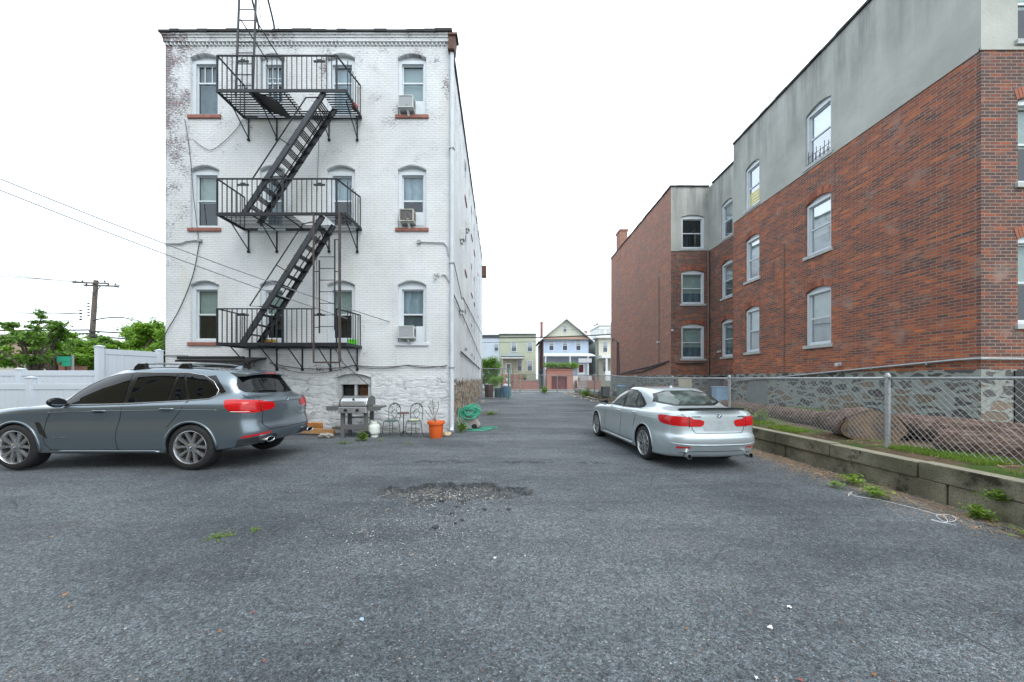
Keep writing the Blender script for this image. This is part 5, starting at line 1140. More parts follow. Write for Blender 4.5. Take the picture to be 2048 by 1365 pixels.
# green house
gx0, gx1 = hx_(999), hx_(1072)
t = thing('row_house', 'pale green flat roofed house with a small hipped porch and brick steps', 'house', (1, HY, 0)); p = MB(); p.box(gx0, gx1, HY-.1, HY+11, 0, hz(671)); obj('wall', p, m_gs, t); p = MB(); p.box(gx0-.05, gx1+.1, HY-.5, HY+11, hz(669), hz(666)); obj('cornice', p, m_trim, t)
for (a, b, c_, d_) in ((1023.5, 1032.5, 703, 686), (1055, 1064, 703, 686), (1055, 1064, 742, 722), (1035, 1043, 742, 722)): house_window(t, hx_(a), hx_(b), HY-.1, hz(c_), hz(d_))
pr = MB(); x0, x1, yq = hx_(1003), hx_(1047), HY-2.0; zq = hz(717); pr.box(x0, x1, yq, HY-.1, zq-.0, zq+.18); pr.add([(x0-.1, yq-.1, zq+.19), (x1+.1, yq-.1, zq+.19), (x1+.1, HY-.1, zq+.19), (x0-.1, HY-.1, zq+.19), ((x0+x1)/2-.6, HY-.9, zq+.85), ((x0+x1)/2+.6, HY-.9, zq+.85)], [(0, 1, 5, 4), (1, 2, 5), (2, 3, 4, 5), (3, 0, 4)]); po = obj('porch_roof', pr, [m_shing], t)
p = MB(); p.box(x0-.06, x1+.06, yq-.08, HY-.1, zq-.12, zq-.004); obj('porch_fascia', p, m_trim, po)
for x in (x0+.1, x1-.2): p = MB(); p.box(x, x+.12, yq+.05, yq+.17, GZ+.9, zq-.13); obj('porch_post', p, m_gs, po)
p = MB(); p.box(x0, x1, yq, HY-.1, 0, GZ+.95); obj('porch_floor', p, m_hb, po)
d = MB(); d.box(hx_(1011), hx_(1023), HY-.16, HY-.1, GZ+.96, hz(726)); dd = obj('door', d, m_trim, t); d = MB(); d.box(hx_(1013.5), hx_(1020.5), HY-.19, HY-.163, GZ+1.2, hz(729)); obj('door_glass', d, M('brown_glass', (120, 96, 86), .2), dd)
p = MB(); n = 10
for i in range(n): p.box(hx_(1005)*.93, hx_(1025)*.93, 49.6+i*.28, 52.2, GZ*1.75*i/n, GZ*1.75*(i+1)/n)
st_ = obj('front_steps', p, M('brick_steps', (150, 104, 88), .85, var=.2, island=.2), t)
p = MB()
for x in (hx_(1005)*.93-.06, hx_(1025)*.93+.06):
    p.tube([(x, 49.5, .95), (x, 52.2, GZ*1.75+.95)], .03, 6)
    for i in range(8): q = i/7; p.tube([(x, 49.5+2.7*q, GZ*1.75*q), (x, 49.5+2.7*q, GZ*1.75*q+.95)], .018, 5)
obj('step_railing', p, m_black, st_)
p = MB(); p.box(hx_(1025)*.935, hx_(1078)*.93, 50.2, HY-2.02, 0, GZ); obj('terrace_wall', p, m_tb2, t); p = MB(); p.box(hx_(1025)*.935, hx_(1078)*.93, 50.12, 50.4, GZ+.001, GZ+.1); obj('terrace_coping', p, m_conc2, t)
p = MB(); p.tube([(.15, 50.3, GZ+.95), (3.6, 50.3, GZ+.95)], .025, 5)
for i in range(26): x = .15+3.45*i/25; p.tube([(x, 50.3, GZ+.1), (x, 50.3, GZ+.95)], .012, 4)
obj('terrace_railing', p, m_black, t)
for (x, z, l) in ((1.2, GZ+.1, 'left potted plant on the brick terrace of the green house'), (1.9, GZ+.1, 'right potted plant on the brick terrace of the green house')):
    tt = thing('potted_plant', l, 'plant', (x, 51, z)); p = MB(); p.lathe([(0, 0), (.15, 0), (.2, .35), (0, .35)], (x, 51, z), n=12); obj('pot', p, m_black, tt); p = MB(); rr = random.Random(int(x*10))
    for k in range(90):
        c = Vector((x+rr.gauss(0, .16), 51+rr.gauss(0, .14), z+.6+rr.gauss(0, .2))); a = Vector((rr.gauss(0, 1), rr.gauss(0, 1), rr.gauss(0, 1))).normalized()*.07; b = a.cross(Vector((rr.gauss(0, 1), rr.gauss(0, 1), 1))).normalized()*.04; p.poly([c-a, c+b, c+a, c-b])
    obj('foliage', p, L2, tt)
# blue gabled house
bx0, bx1 = hx_(1087), hx_(1177); xm = (bx0+bx1)/2; ez = hz(679); pk = hz(636)
t = thing('gabled_house', 'blue house with pointed gable, red chimney and white front porch', 'house', (xm, HY, 0)); p = MB(); p.box(bx0, bx1, HY, HY+12, 0, ez); obj('wall', p, m_bs, t)
p = MB(); p.prism([(bx0, HY-.02, ez), (bx1, HY-.02, ez), (xm, HY-.02, pk-.15)], (0, 12, 0)); obj('gable_wall', p, m_ys, t)
p = MB()
for s, xe in ((-1, bx0-.75), (1, bx1+.75)):
    ze = ez-.25; p.prism([(xe, HY-.55, ze), (xm, HY-.55, pk), (xm, HY-.55, pk-.22), (xe, HY-.55, ze-.22)], (0, 12.8, 0))
rf = obj('roof', p, m_shing, t)
p = MB()
for s, xe in ((-1, bx0-.8), (1, bx1+.8)): p.prism([(xe, HY-.6, ez-.26), (xm, HY-.6, pk+.01), (xm, HY-.6, pk-.3), (xe, HY-.6, ez-.5)], (0, .04, 0))
obj('barge_board', p, m_trim, rf)
p = MB(); p.box(bx0-.32, bx0+.05, HY+1.7, HY+2.3, 3, hz(647, HY+2)); p.box(bx0-.36, bx0+.09, HY+1.66, HY+2.34, hz(647, HY+2), hz(645, HY+2)); obj('chimney', p, M('chimney_red', (140, 84, 78), .8), rf)
p = MB(); p.prism([(bx0-.35, HY-.5, ez-.05), (bx1+.35, HY-.5, ez-.05), (bx1-.1, HY-.03, ez+.42), (bx0+.1, HY-.03, ez+.42)], (0, .02, 0)); obj('gable_skirt', p, m_shingb, t)
for (a, b) in ((1098.5, 1107), (1125.5, 1134.5), (1152.5, 1161)): house_window(t, hx_(a), hx_(b), HY, hz(701), hz(682))
house_window(t, hx_(1127), hx_(1132.5), HY-.02, hz(664), hz(652), .07)
pz = hz(713); p = MB(); p.add([(bx0-.1, HY-2.4, pz), (bx1+.5, HY-2.4, pz), (bx1+.3, HY, pz+.45), (bx0, HY, pz+.45), (bx0-.1, HY-2.4, pz-.12), (bx1+.5, HY-2.4, pz-.12), (bx1+.5, HY, pz-.12), (bx0-.1, HY, pz-.12)], [(0, 1, 2, 3), (0, 4, 5, 1), (4, 7, 6, 5), (1, 5, 6, 2), (0, 3, 7, 4)]); pr = obj('porch_roof', p, m_trim, t)
for x in (bx0+.1, hx_(1140)*.96, hx_(1176)*.96): p = MB(); p.cyl((x, HY-2.2, 2.0), .1, pz-2.1, 10); p.box(x-.14, x+.14, HY-2.34, HY-2.06, pz-.3, pz-.13); obj('porch_column', p, m_trim, pr)
p = MB(); p.box(bx0, bx1, HY-2.3, HY, 0, 1.95); obj('porch_floor', p, m_trim, pr)
house_window(t, hx_(1098), hx_(1107), HY, hz(748), hz(724)); house_window(t, hx_(1120), hx_(1132), HY, hz(748), hz(728))
d = MB(); d.box(hx_(1155), hx_(1169), HY-.08, HY, 1.96, hz(728)); dd = obj('door', d, m_trim, t); d = MB(); d.box(hx_(1157.5), hx_(1166.5), HY-.11, HY-.083, 2.5, hz(730)); obj('door_glass', d, M('maroon_glass', (104, 52, 54), .2), dd)
p = MB(); p.prism([(hx_(1150), HY-1.4, hz(727)), (hx_(1150), HY-1.4, hz(729)), (hx_(1150), HY, hz(720)), (hx_(1150), HY, hz(718)-.05)], (hx_(1176)-hx_(1150), 0, 0)) if False else p.prism([(hx_(1151), HY-2.5, hz(727)), (hx_(1176), HY-2.5, hz(727)), (hx_(1176), HY-2.5, hz(719)), (hx_(1151), HY-2.5, hz(719))], (0, .05, 0)); obj('awning', p, M('striped_awning', (186, 190, 196), .7, var=.1), pr)
p = MB(); p.box(hx_(1145), bx1+.9, 50.1, HY-2.32, 0, 1.3); p.box(hx_(1147), hx_(1150), 49.9, 50.6, 1.31, 1.7); p.box(hx_(1176), hx_(1181), 49.9, 50.6, 1.31, 2.0); obj('terrace_wall', p, m_hb, t)
p = MB(); n = 8
for i in range(n): p.box(hx_(1153)*.93, hx_(1172)*.93, 49.2+i*.12, 50.09, 1.3*i/n, 1.3*(i+1)/n)
obj('front_steps', p, M('stone_steps', (166, 150, 142), .9, island=.2), t)
# garage with hedge
G0, G1 = (1094-1024)*49/700, (1146-1024)*49/700; t = thing('brick_garage', 'small red brick garage with a dark red door and hedge on top', 'garage', ((G0+G1)/2, 49.2, 0))
d0, d1, dz = (1103-1024)*49/700, (1134-1024)*49/700, hz(753, 49); gt = hz(740, 49)
p = MB(); p.box(G0, d0, 49, 51.2, 0, gt); p.box(d1, G1, 49, 51.2, 0, gt); p.box(d0, d1, 49, 51.2, dz, gt); obj('wall', p, m_hb, t); p = MB(); p.box(G0-.05, G1+.05, 48.9, 51.2, gt+.001, gt+.09); obj('coping', p, m_tb2, t)
p = MB()
for i in range(5): z0, z1 = dz*i/5, dz*(i+1)/5; p.box(d0, d1, 49.3, 49.36, z0+.006, z1-.006); [p.box(d0+.12+(d1-d0-.1)*k/4, d0+(d1-d0-.1)*(k+1)/4, 49.28, 49.299, z0+.09, z1-.09) for k in range(4)]
p.box(d0-.01, d1+.01, 49.33, 49.4, 0, dz+.01); obj('garage_door', p, M('dark_red_door', (104, 46, 46), .55, var=.1), t)
def leafblob(p, rr, c, rx, ry, rz, n, s, shell=.5):
    for _ in range(n):
        u = Vector((rr.gauss(0, 1), rr.gauss(0, 1), rr.gauss(0, 1))).normalized()*(shell+(1-shell)*rr.random()); q = Vector((c[0]+u.x*rx, c[1]+u.y*ry, c[2]+u.z*rz))
        a = Vector((rr.gauss(0, 1), rr.gauss(0, 1), rr.gauss(0, .7))).normalized(); b = a.cross(Vector((rr.gauss(0, .5), rr.gauss(0, .5), 1))); 
        if b.length < .1: continue
        b.normalize(); k = s*rr.uniform(.6, 1.3); p.poly([q-a*k, q+b*k*.55, q+a*k, q-b*k*.55])
rr = random.Random(5); p = MB(); 
for i in range(11): leafblob(p, rr, (G0-.2+(G1-G0+.9)*i/10, 49.6+rr.uniform(-.2, .2), gt+.65+rr.uniform(-.12, .12)), .42, .45, .42, 330, .07)
leafblob(p, rr, (G1+.2, 49.4, gt+.45), .5, .4, .6, 500, .07); hg = thing('hedge', 'bright green clipped hedge growing on top of the brick garage', 'hedge', ((G0+G1)/2, 49.6, gt)); obj('foliage', p, L1, hg)
p = MB(); p.box(G0, G1, 49.4, 50.0, gt+.09, gt+.35)
for i in range(7): p.tube([(G0+(G1-G0)*i/6, 49.7, gt+.2), (G0+(G1-G0)*i/6+.05, 49.7, gt+.7)], .03, 5)
obj('stem', p, m_bark, hg)
# cream house at the right, tower behind
t = thing('cream_house', 'cream two storey house partly hidden behind the brick wing', 'house', (14.5, HY, 0)); p = MB(); p.box(hx_(1199), 22, HY+.5, HY+10, 0, hz(676)); obj('wall', p, m_cs, t); p = MB(); p.box(hx_(1195), hx_(1199)-.01, HY+1.2, HY+9, 0, hz(682)); p.box(hx_(1195)-.2, hx_(1199), HY+3, HY+9.5, hz(682)+.01, hz(676)); obj('side_wall', p, m_gg, t)
p = MB(); p.box(hx_(1192), 22, HY-.2, HY+10, hz(676)+.01, hz(673)); obj('cornice', p, m_trim, t); house_window(t, hx_(1208), hx_(1216), HY+.5, hz(704), hz(684)); house_window(t, hx_(1208), hx_(1215), HY+.5, hz(744), hz(724))
p = MB(); p.box(hx_(1196), 22, HY-2.2, HY+.5, hz(718), hz(712)); p.cyl((hx_(1206), HY-2, GZ), .16, hz(718)-GZ, 10); p.box(hx_(1203), 22, HY-2.2, HY-2.0, GZ, hz(743)); obj('porch', p, m_trim, t)
p = MB(); p.box(hx_(1185), hx_(1191), HY+6, HY+7, 0, hz(662, HY+6)); obj('chimney', p, m_hb, t)
t = thing('distant_building', 'hazy white building standing behind the cream house roof', 'building', (27, 100, 0)); p = MB(); p.box(25, 42, 100, 112, 0, 16.5); obj('wall', p, m_trim, t); p = MB()
for i in range(9): p.box(25.2+i*1.8, 26.4+i*1.8, 99.95, 99.998, 14.3, 15.6)
obj('window_band', p, m_greyplastic, t); p = MB(); p.box(24.8, 42.2, 99.8, 112, 16.501, 16.9); obj('cornice', p, m_greyplastic, t)
# street lamp and street wires
t = thing('street_lamp', 'street lamp with a bent arm reaching out from behind the brick wing', 'street lamp', (13.5, 47.6, 0)); p = MB(); p.cyl((13.5, 47.6, 0), .1, 9.2, 10); obj('pole', p, m_galv, t); p = MB(); p.tube(catmull([(13.5, 47.6, 9.0), (12.6, 47.6, 9.3), (12.0, 47.6, 9.25), (11.6, 47.6, 9.05)], 4), .045, 7); obj('arm', p, m_galv, t); p = MB(); p.prism([(11.7, 47.45, 9.08), (11.1, 47.45, 8.8), (11.15, 47.45, 8.68), (11.75, 47.45, 8.92)], (0, .3, 0)); obj('lamp_head', p, m_cable, t)
cable(sag((-14, 44, 7.0), (15, 44, 7.3), .45, 24), .07, 'thick black utility cable crossing in front of the far houses', m_black, 'utility_cable')
for (z0, z1, r_, q_) in ((8.1, 8.1, .024, 'second lowest'), (9.6, 10.2, .022, 'third lowest'), (10.5, 11.2, .02, 'middle'), (11.4, 12.1, .02, 'second highest'), (12.2, 12.6, .02, 'highest'), (6.3, 6.9, .03, 'lowest and darkest')):
    cable(sag((-16, 44.5, z0), (18, 44.5, z1), .4, 18), r_, q_+' thin street wire across the gap in front of the far houses', m_cablew if r_ < .03 else m_cable, 'utility_wire', 'wire', 'thin wires in front of the far houses')
# ================================================================ left background
def tree(label, x, y, h, cw, n, seed, mat, s=.13, z0=2.2, trunk=.16, lean=0, sparse=False, blobs=12):
    t = thing('street_tree', label, 'tree', (x, y, 0)); rr = random.Random(seed); tp = MB(); top = Vector((x+lean, y, z0))
    tp.tube(catmull([(x, y, -.1), (x+lean*.4, y, z0*.5), top], 4), [trunk*1.2]*3+[trunk]*6, 9); cs = []
    for i in range(blobs):
        a = rr.uniform(0, 6.28); q = sqrt(rr.random()); e = Vector((x+lean+cw*q*cos(a), y+cw*.8*q*sin(a), z0+(h-z0)*(.12+.86*rr.random()*(1-.45*q*q)))); mid = top.lerp(e, .5)+Vector((0, 0, .35)); L = catmull([top-Vector((0, 0, .2)), mid, e], 4)
        tp.tube(L, [trunk*.55*(1-k/(len(L)))+.015 for k in range(len(L))], 6); cs.append(e)
        for k in range(3): e2 = e+Vector((rr.uniform(-1, 1), rr.uniform(-1, 1), rr.uniform(-.2, .8)))*cw*.28; tp.tube([mid.lerp(e, .6), e2], [.03, .01], 4); cs.append(e2)
    obj('trunk', tp, m_bark, t, smooth=True); p = MB()
    for c in cs:
        r_ = cw*(.16 if sparse else .24)*rr.uniform(.6, 1.25)
        for _ in range(3): leafblob(p, rr, (c.x+rr.uniform(-r_, r_)*.7, c.y+rr.uniform(-r_, r_)*.7, c.z+rr.uniform(-r_, r_)*.4), r_*.75, r_*.75, r_*.5, max(6, n//(len(cs)*3)), s, .1)
    obj('crown', p, mat, t)
tree('sparse crooked tree with spreading bare limbs at the left edge', -26.4, 19.5, 5.3, 2.1, 7500, 3, L2, .075, 1.7, .11, -.3, True, 10)
tree('broad tree behind the small green street sign', -28.6, 22, 4.7, 2.3, 13000, 8, L1, .095, 1.8, .16, 0, False, 12)
tree('bushy bright green tree right behind the utility pole', -34.6, 30.8, 6.0, 3.2, 13000, 11, L1, .13, 2.0, .16)
tree('bright green tree just left of the white building, tallest of the row', -29.6, 27.5, 6.1, 2.9, 14000, 14, L1, .12, 2.0, .16)
tree('green tree farthest right, touching the white building edge', -28.6, 29.5, 6.0, 2.8, 13000, 17, L1, .13, 2.0, .16)
tree('dark green tree low behind the left fence post', -32.6, 26, 4.8, 2.8, 11000, 20, L2, .12, 1.8, .16)
t = thing('garden_shrub', 'leafy green bush in front of the light blue row house', 'shrub', (-2.6, 46, 0)); p = MB(); rr = random.Random(6)
for i in range(30): leafblob(p, rr, (-2.9+rr.uniform(-1.3, 1.1), 47.6+rr.uniform(-.6, .6), .9+rr.uniform(0, 3.4)*(1-.2*abs(rr.random()))), .7, .6, .65, 330, .12, .1)
obj('foliage', p, L2, t); p = MB(); [p.tube([(-3.0, 47.6, 0), (-3+k*.5, 47.6, 2), (-3+k*.9, 47.6, 3.4)], [.08, .05, .02], 6) for k in (-1, 0, 1)]; obj('stem', p, m_bark, t)
p = MB(); rr = random.Random(16)
for i in range(6): leafblob(p, rr, (-1.7+rr.uniform(-.5, .6), 41.9+rr.uniform(-.3, .3), .6+rr.uniform(0, 1.3)), .55, .45, .5, 300, .09, .2)
t = thing('garden_shrub', 'bright green bush behind the green gate frame', 'shrub', (-1.7, 41.9, 0)); obj('foliage', p, L1, t)
# utility pole
ux, uy = -36.0, 30.
t = thing('utility_pole', 'leaning wooden utility pole with double crossarm and lamp arm', 'utility pole', (ux, uy, 0)); b0, b1 = Vector((ux-.35, uy, 0)), Vector((ux+.35, uy, 10.0)); m_pole = M('pole_wood', (98, 90, 84), .9, var=.3, scale=5, bump=.01)
p = MB(); p.tube([b0, b1], [.21, .15], 12); obj('pole', p, m_pole, t, smooth=True, autos=50)
for dy, z, o in ((-.2, 9.72, -.2), (.2, 9.58, .25)):
    p = MB(); p.bar((ux+.33-1.5+o, uy+dy, z+.04), (ux+.33+1.5+o, uy+dy, z-.04), .12, .11); ca = obj('crossarm', p, m_pole, t)
    p = MB()
    for x in (-1.3, -.7, .6, 1.2): p.lathe([(0, .0), (.05, .0), (.06, .08), (.03, .16), (0, .18)], (ux+.33+x+o, uy+dy, z+.06), n=8)
    obj('insulator', p, m_black, ca)
p = MB(); p.tube([(ux-.4, uy-.25, 9.6), (ux+.25, uy-.2, 8.9)], .03, 5); p.tube([(ux+1.1, uy-.25, 9.5), (ux+.3, uy-.2, 8.7)], .03, 5); obj('arm_brace', p, m_cable, t)
p = MB(); [p.lathe([(0, 0), (.06, 0), (.09, .05), (.06, .1), (0, .1)], (ux+.0, uy-.25, z), n=10) for z in (6.9, 7.15, 7.4, 7.65, 7.9)]; [p.lathe([(0, 0), (.06, 0), (.09, .05), (.06, .1), (0, .1)], (ux-.85, uy-.1, z), n=10) for z in (6.6, 6.85, 7.1, 7.35)]; obj('insulator', p, m_black, t)
p = MB(); p.tube(catmull([(ux+.2, uy-.1, 6.55), (ux+1.3, uy-.1, 6.75), (ux+2.6, uy-.1, 6.8), (ux+3.7, uy-.1, 6.6)], 4), .05, 6); ar = obj('lamp_arm', p, m_cable, t); p = MB(); p.prism([(ux+3.4, uy-.2, 6.70), (ux+4.2, uy-.2, 6.5), (ux+4.2, uy-.2, 6.42), (ux+3.4, uy-.2, 6.58)], (0, .3, 0)); p.cyl((ux+3.5, uy-.05, 6.7), .06, .2, 8); obj('lamp_head', p, m_greyplastic, ar)
p = MB(); p.box(ux-.35, ux-.15, uy-.4, uy-.2, 2.6, 3.9); obj('cable_box', p, m_black, t)
for (a, b, sg, l_) in (
    ((ux-1.2, uy, 9.85), (-60, 18, 11.5), .4, 'topmost of the thin pale wires going left from the leaning utility pole'),
    ((ux-.6, uy, 9.85), (-60, 19, 10.6), .4, 'second of the thin pale wires going left from the leaning utility pole'),
    ((ux+1.7, uy, 9.7), (-8, 45, 7.2), .4, 'topmost of the thin pale wires going right from the leaning utility pole'),
    ((ux+1.2, uy, 9.6), (-8, 45, 5.5), .4, 'second of the thin pale wires going right from the leaning utility pole'),
    ((ux-.8, uy, 7.4), (-60, 20, 8.8), .5, 'third of the thin pale wires going left from the leaning utility pole'),
    ((ux-.8, uy, 7.1), (-60, 20, 7.9), .5, 'fourth of the thin pale wires going left from the leaning utility pole'),
    ((ux-.8, uy, 7.2), (-60, 24, 6.3), .2, 'fifth of the thin pale wires going left from the leaning utility pole'),
    ((ux-.8, uy, 6.8), (-60, 24, 5.8), .2, 'sixth of the thin pale wires going left from the leaning utility pole'),
    ((ux-.8, uy, 6.6), (-60, 24, 5.2), .2, 'seventh of the thin pale wires going left from the leaning utility pole'),
    ((ux+.2, uy, 7.9), (-8, 45, 9.2), .5, 'third of the thin pale wires going right from the leaning utility pole'),
    ((ux+.2, uy, 7.7), (-8, 45, 7.9), .5, 'fourth of the thin pale wires going right from the leaning utility pole'),
    ((ux+.2, uy, 7.4), (-8, 45, 6.8), .5, 'fifth of the thin pale wires going right from the leaning utility pole'),
    ((ux, uy, 4.8), (-60, 20, 5.4), .3, 'lowest of the thin pale wires going left from the leaning utility pole'),
    ((ux, uy, 4.2), (-8, 45, 5.2), .4, 'lowest of the thin pale wires going right from the leaning utility pole')):
    cable(sag(a, b, sg, 12), .034, l_, m_cablew, 'utility_wire', 'wire', 'thin wires at the utility pole', n=4)
for i, (a, b, l) in enumerate((((ux+.1, uy-.3, 5.7), (-60, 17, 4.9), 'thick dark cable leading left from the utility pole through the trees'), ((ux+.1, uy-.3, 5.4), (-60, 18, 4.4), 'lower thick dark cable leading left from the utility pole'), ((ux+.1, uy-.3, 5.6), (-8, 45, 6.4), 'thick pale cable leading right from the pole to the white building'), ((ux+.1, uy-.3, 5.2), (-8, 45, 4.6), 'dark cable sagging right from the pole in front of the trees'))): cable(sag(a, b, .35, 12), .06, l, m_cable, 'utility_cable')
# far left buildings, sign
t = thing('distant_house', 'brown roofed building behind the left trees', 'building', (-50, 31, 0)); p = MB(); p.box(-66, -41.5, 30, 36, 0, 3.0); obj('wall', p, m_cs, t); p = MB(); p.prism([(-66, 29.6, 3.5), (-41, 29.6, 3.5), (-42.5, 31, 5.0), (-47, 31, 5.5), (-66, 31, 5.5)], (0, 2, 0)); p.box(-66, -41.4, 29.9, 31, 3.0, 3.5); obj('roof', p, M('red_brown_roof', (132, 108, 98), .85, var=.15), t); p = MB(); p.box(-66.2, -40.8, 29.4, 29.59, 3.3, 3.55); obj('fascia', p, m_tar, t); p = MB(); p.box(-47.2, -46, 29.9, 29.998, 1.9, 2.2); obj('window', p, m_black, t)
t = thing('distant_house', 'white walled low building beyond the small green street sign', 'building', (-33, 33, 0)); p = MB(); p.box(-38, -33.4, 34, 40, 0, 3.2); obj('wall', p, m_trim, t); p = MB(); p.box(-38.2, -33.2, 33.8, 40, 3.2, 3.4); obj('roof', p, m_tar, t)
t = thing('brick_pier', 'reddish brick piers seen in the gap left of the tall fence post', 'brick pier', (-27, 21.5, 0)); p = MB(); [p.box(-27.6+k*.5, -27.2+k*.5, 21.3, 22, 0, 2.6-.25*k) for k in (0, 1)]; obj('pier', p, m_hb, t); p = MB(); p.box(-28.3, -27.65, 21.2, 21.4, 0, 1.95); obj('red_panel', p, M('dull_red_panel', (150, 70, 62), .7), t)
t = thing('street_sign', 'small green street name sign on a grey post beyond the fence', 'street sign', (-25.1, 20, 0)); p = MB(); p.cyl((-25.1, 20, 0), .05, 2.95, 8); obj('post', p, m_galv, t); p = MB(); p.box(-25.98, -25.2, 19.97, 20.0, 2.55, 2.85); pl = obj('sign_plate', p, M('sign_green', (40, 160, 130), .5, var=.05), t); p = MB(); p.box(-25.7, -25.2, 19.97, 20.0, 2.3, 2.53); obj('sign_plate', p, M('sign_green', (40, 160, 130)), t)
# ================================================================ weeds, grass, straw, litter
def weed(label, x, y, z, r_, h, n, seed, m=None, s=.03, cat='weed', name='weed_plant'):
    t = thing(name, label, cat, (x, y, z)); rr = random.Random(seed); p = MB(); q = MB()
    for _ in range(max(3, n//12)):
        a = rr.uniform(0, 6.28); d_ = r_*rr.random(); tip = Vector((x+d_*cos(a), y+d_*sin(a), z+h*(1-.6*d_/r_)*rr.uniform(.6, 1))); b = Vector((x+d_*.25*cos(a), y+d_*.25*sin(a), z)); q.tube([b, b.lerp(tip, .6)+Vector((0, 0, h*.1)), tip], [.004, .003, .0015], 4, False)
        for k in range(12):
            c = b.lerp(tip, .25+.75*rr.random())+Vector((rr.gauss(0, s*.7), rr.gauss(0, s*.7), rr.gauss(0, s*.4))); l = Vector((rr.gauss(0, 1), rr.gauss(0, 1), rr.gauss(.2, .5))).normalized()*s*rr.uniform(.6, 1.3); w = l.cross(Vector((0, 0, 1))).normalized()*s*.35 if l.cross(Vector((0, 0, 1))).length > .001 else Vector((s*.3, 0, 0)); p.poly([c, c+l*.5+w, c+l, c+l*.5-w])
    obj('leaves', p, m or L3, t); obj('stem', q, M('weed_stem', (92, 112, 50), .7), t); return t
weed('tall bright green weed sprouting in front of the grill foot', -3.82, 8.95, gz(-3.8, 9), .14, .3, 170, 1, s=.06)
weed('flat weed tuft left of the tall weed near the grill', -4.05, 8.5, gz(-4.0, 8.5), .25, .09, 120, 2)
weed('small weed tuft in the asphalt in front of the bistro chairs', -3.35, 8.95, 0, .12, .06, 60, 3); weed('thin weed streak on the asphalt left of the orange pot', -2.5, 8.5, 0, .3, .04, 60, 4)
weed('low green weed patch on the asphalt left of centre', -2.95, 3.52, gz(-3, 3.5), .16, .03, 150, 5, s=.018); weed('tiny weed sprout just right of the low weed patch', -2.7, 3.68, gz(-2.7, 3.7), .06, .04, 70, 6, s=.018)
weed('leafy creeping plant at the wall foot below the big fence post', 4.95, 4.75, .03, .25, .1, 190, 7, s=.05); weed('leafy creeper tuft nearest the string along the wall foot', 5.2, 5.3, .03, .22, .13, 170, 8, s=.05); weed('small seedling cluster in the straw beside the wall', 4.75, 5.15, .02, .14, .07, 90, 9, s=.04)
weed('leafy weed growing from the wall face at the right', 5.47, 3.95, .22, .16, .16, 140, 10, s=.045); weed('bigger leafy weed at the wall base at the right', 5.33, 4.0, .0, .22, .2, 190, 11, s=.05); weed('yellow green grass tuft in the bottom right corner by the wall', 5.35, 3.45, 0, .3, .1, 190, 12, s=.06)
weed('broad leaf weed behind the fence beside the silver car tail', 6.15, 8.6, .52, .25, .38, 260, 13, s=.08); weed('second broad leaf weed left of it behind the fence', 6.1, 9.3, .52, .25, .36, 240, 14, s=.08)
weed('green bush of weeds at the start of the far long fence', 6.05, 28.3, .05, .55, .95, 420, 15, L1, s=.14); weed('green weed clump left of the far garage post by the gate', 3.4, 36.5, 0, .5, 1.1, 420, 16, L1, s=.14); weed('yellow green weed at the foot of the corner behind the downspout', -1.5, 10.35, 0, .12, .45, 200, 17, s=.06); weed('low weeds on the asphalt beyond the hose', -.9, 15.5, 0, .5, .15, 200, 18, s=.08)
rr = random.Random(77); p = MB()
def blade(x, y, z, h, w=.004, ln=.6):
    a = rr.uniform(0, 6.28); l = Vector((cos(a), sin(a), 0))*h*ln*rr.random(); s = Vector((-sin(a), cos(a), 0))*w; b = Vector((x, y, z)); m = b+l*.4+Vector((0, 0, h*.65)); t_ = b+l+Vector((0, 0, h)); p.add([b-s, b+s, m+s*.7, m-s*.7, t_], [(0, 1, 2, 3), (3, 2, 4)])
def strip(x0, x1, y0, y1, n, h, w=.005, thr=.0):
    k = 0
    while k < n:
        x, y = rr.uniform(x0, x1), rr.uniform(y0, y1); k += 1
        if vn(x*2.2, y*1.6, 44) < thr: continue
        blade(x, y, yz(x, y)-.01, h*rr.uniform(.5, 1.2), w)
strip(5.74, 6.25, 6.1, 7.9, 6500, .06, .003, .5); strip(5.8, 6.4, 4.3, 5.45, 5000, .07, .003, .42); strip(5.74, 6.3, 2.3, 5.3, 4000, .06, .003, .6); strip(8.0, 9.25, 8, 14.5, 11000, .13, .007, .15); strip(7.5, 9.2, 14.5, 17, 2500, .15, .01, .2); strip(5.72, 6.3, 8.2, 15, 5000, .1, .006, .5); strip(7.3, 9.2, 4, 8, 2500, .12, .006, .5)
g_ = obj('grass', p, L3); tag(g_, 'green grass tufts growing behind the retaining wall and along the stone base', 'grass', kind='stuff')
p = MB()
for k in range(5200):
    y = 3.4+(9.6-3.4)*rr.random()**.8; w_ = .55*(.4+vn(y*1.3, 3, 2)); x = 5.45-w_*abs(rr.gauss(0, .55)); a = rr.gauss(pi/2, .8); l = rr.uniform(.03, .1); z = gz(x, y)+.006+.03*rr.random()*max(0, x-4.9); d_ = Vector((cos(a), sin(a), rr.uniform(-.15, .2)))*l; s = Vector((-sin(a), cos(a), 0))*.0022
    b = Vector((x, y, z)); p.quad(b-s, b+s, b+d_+s, b+d_-s)
for k in range(2600):
    y = rr.uniform(2.4, 12); x = rr.uniform(5.72, 7.5); a = rr.uniform(0, 6.3); l = rr.uniform(.03, .14); b = Vector((x, y, yz(x, y)+.01)); d_ = Vector((cos(a), sin(a), rr.uniform(0, .25)))*l; s = Vector((-sin(a), cos(a), 0))*.003; p.quad(b-s, b+s, b+d_+s, b+d_-s)
tag(obj('dry_straw', p, M('straw', (168, 140, 108), .9, var=.3, island=.4)), 'dry brown straw and twigs strewn along the foot of the retaining wall', 'straw', kind='stuff')
p = MB(); rr = random.Random(99)
def stone(x, y, s, m):
    p.m = m; p.rock((x, y, gzp(x, y)+s*.25), s, .55, rr.random(), 1 if s > .012 else 1)
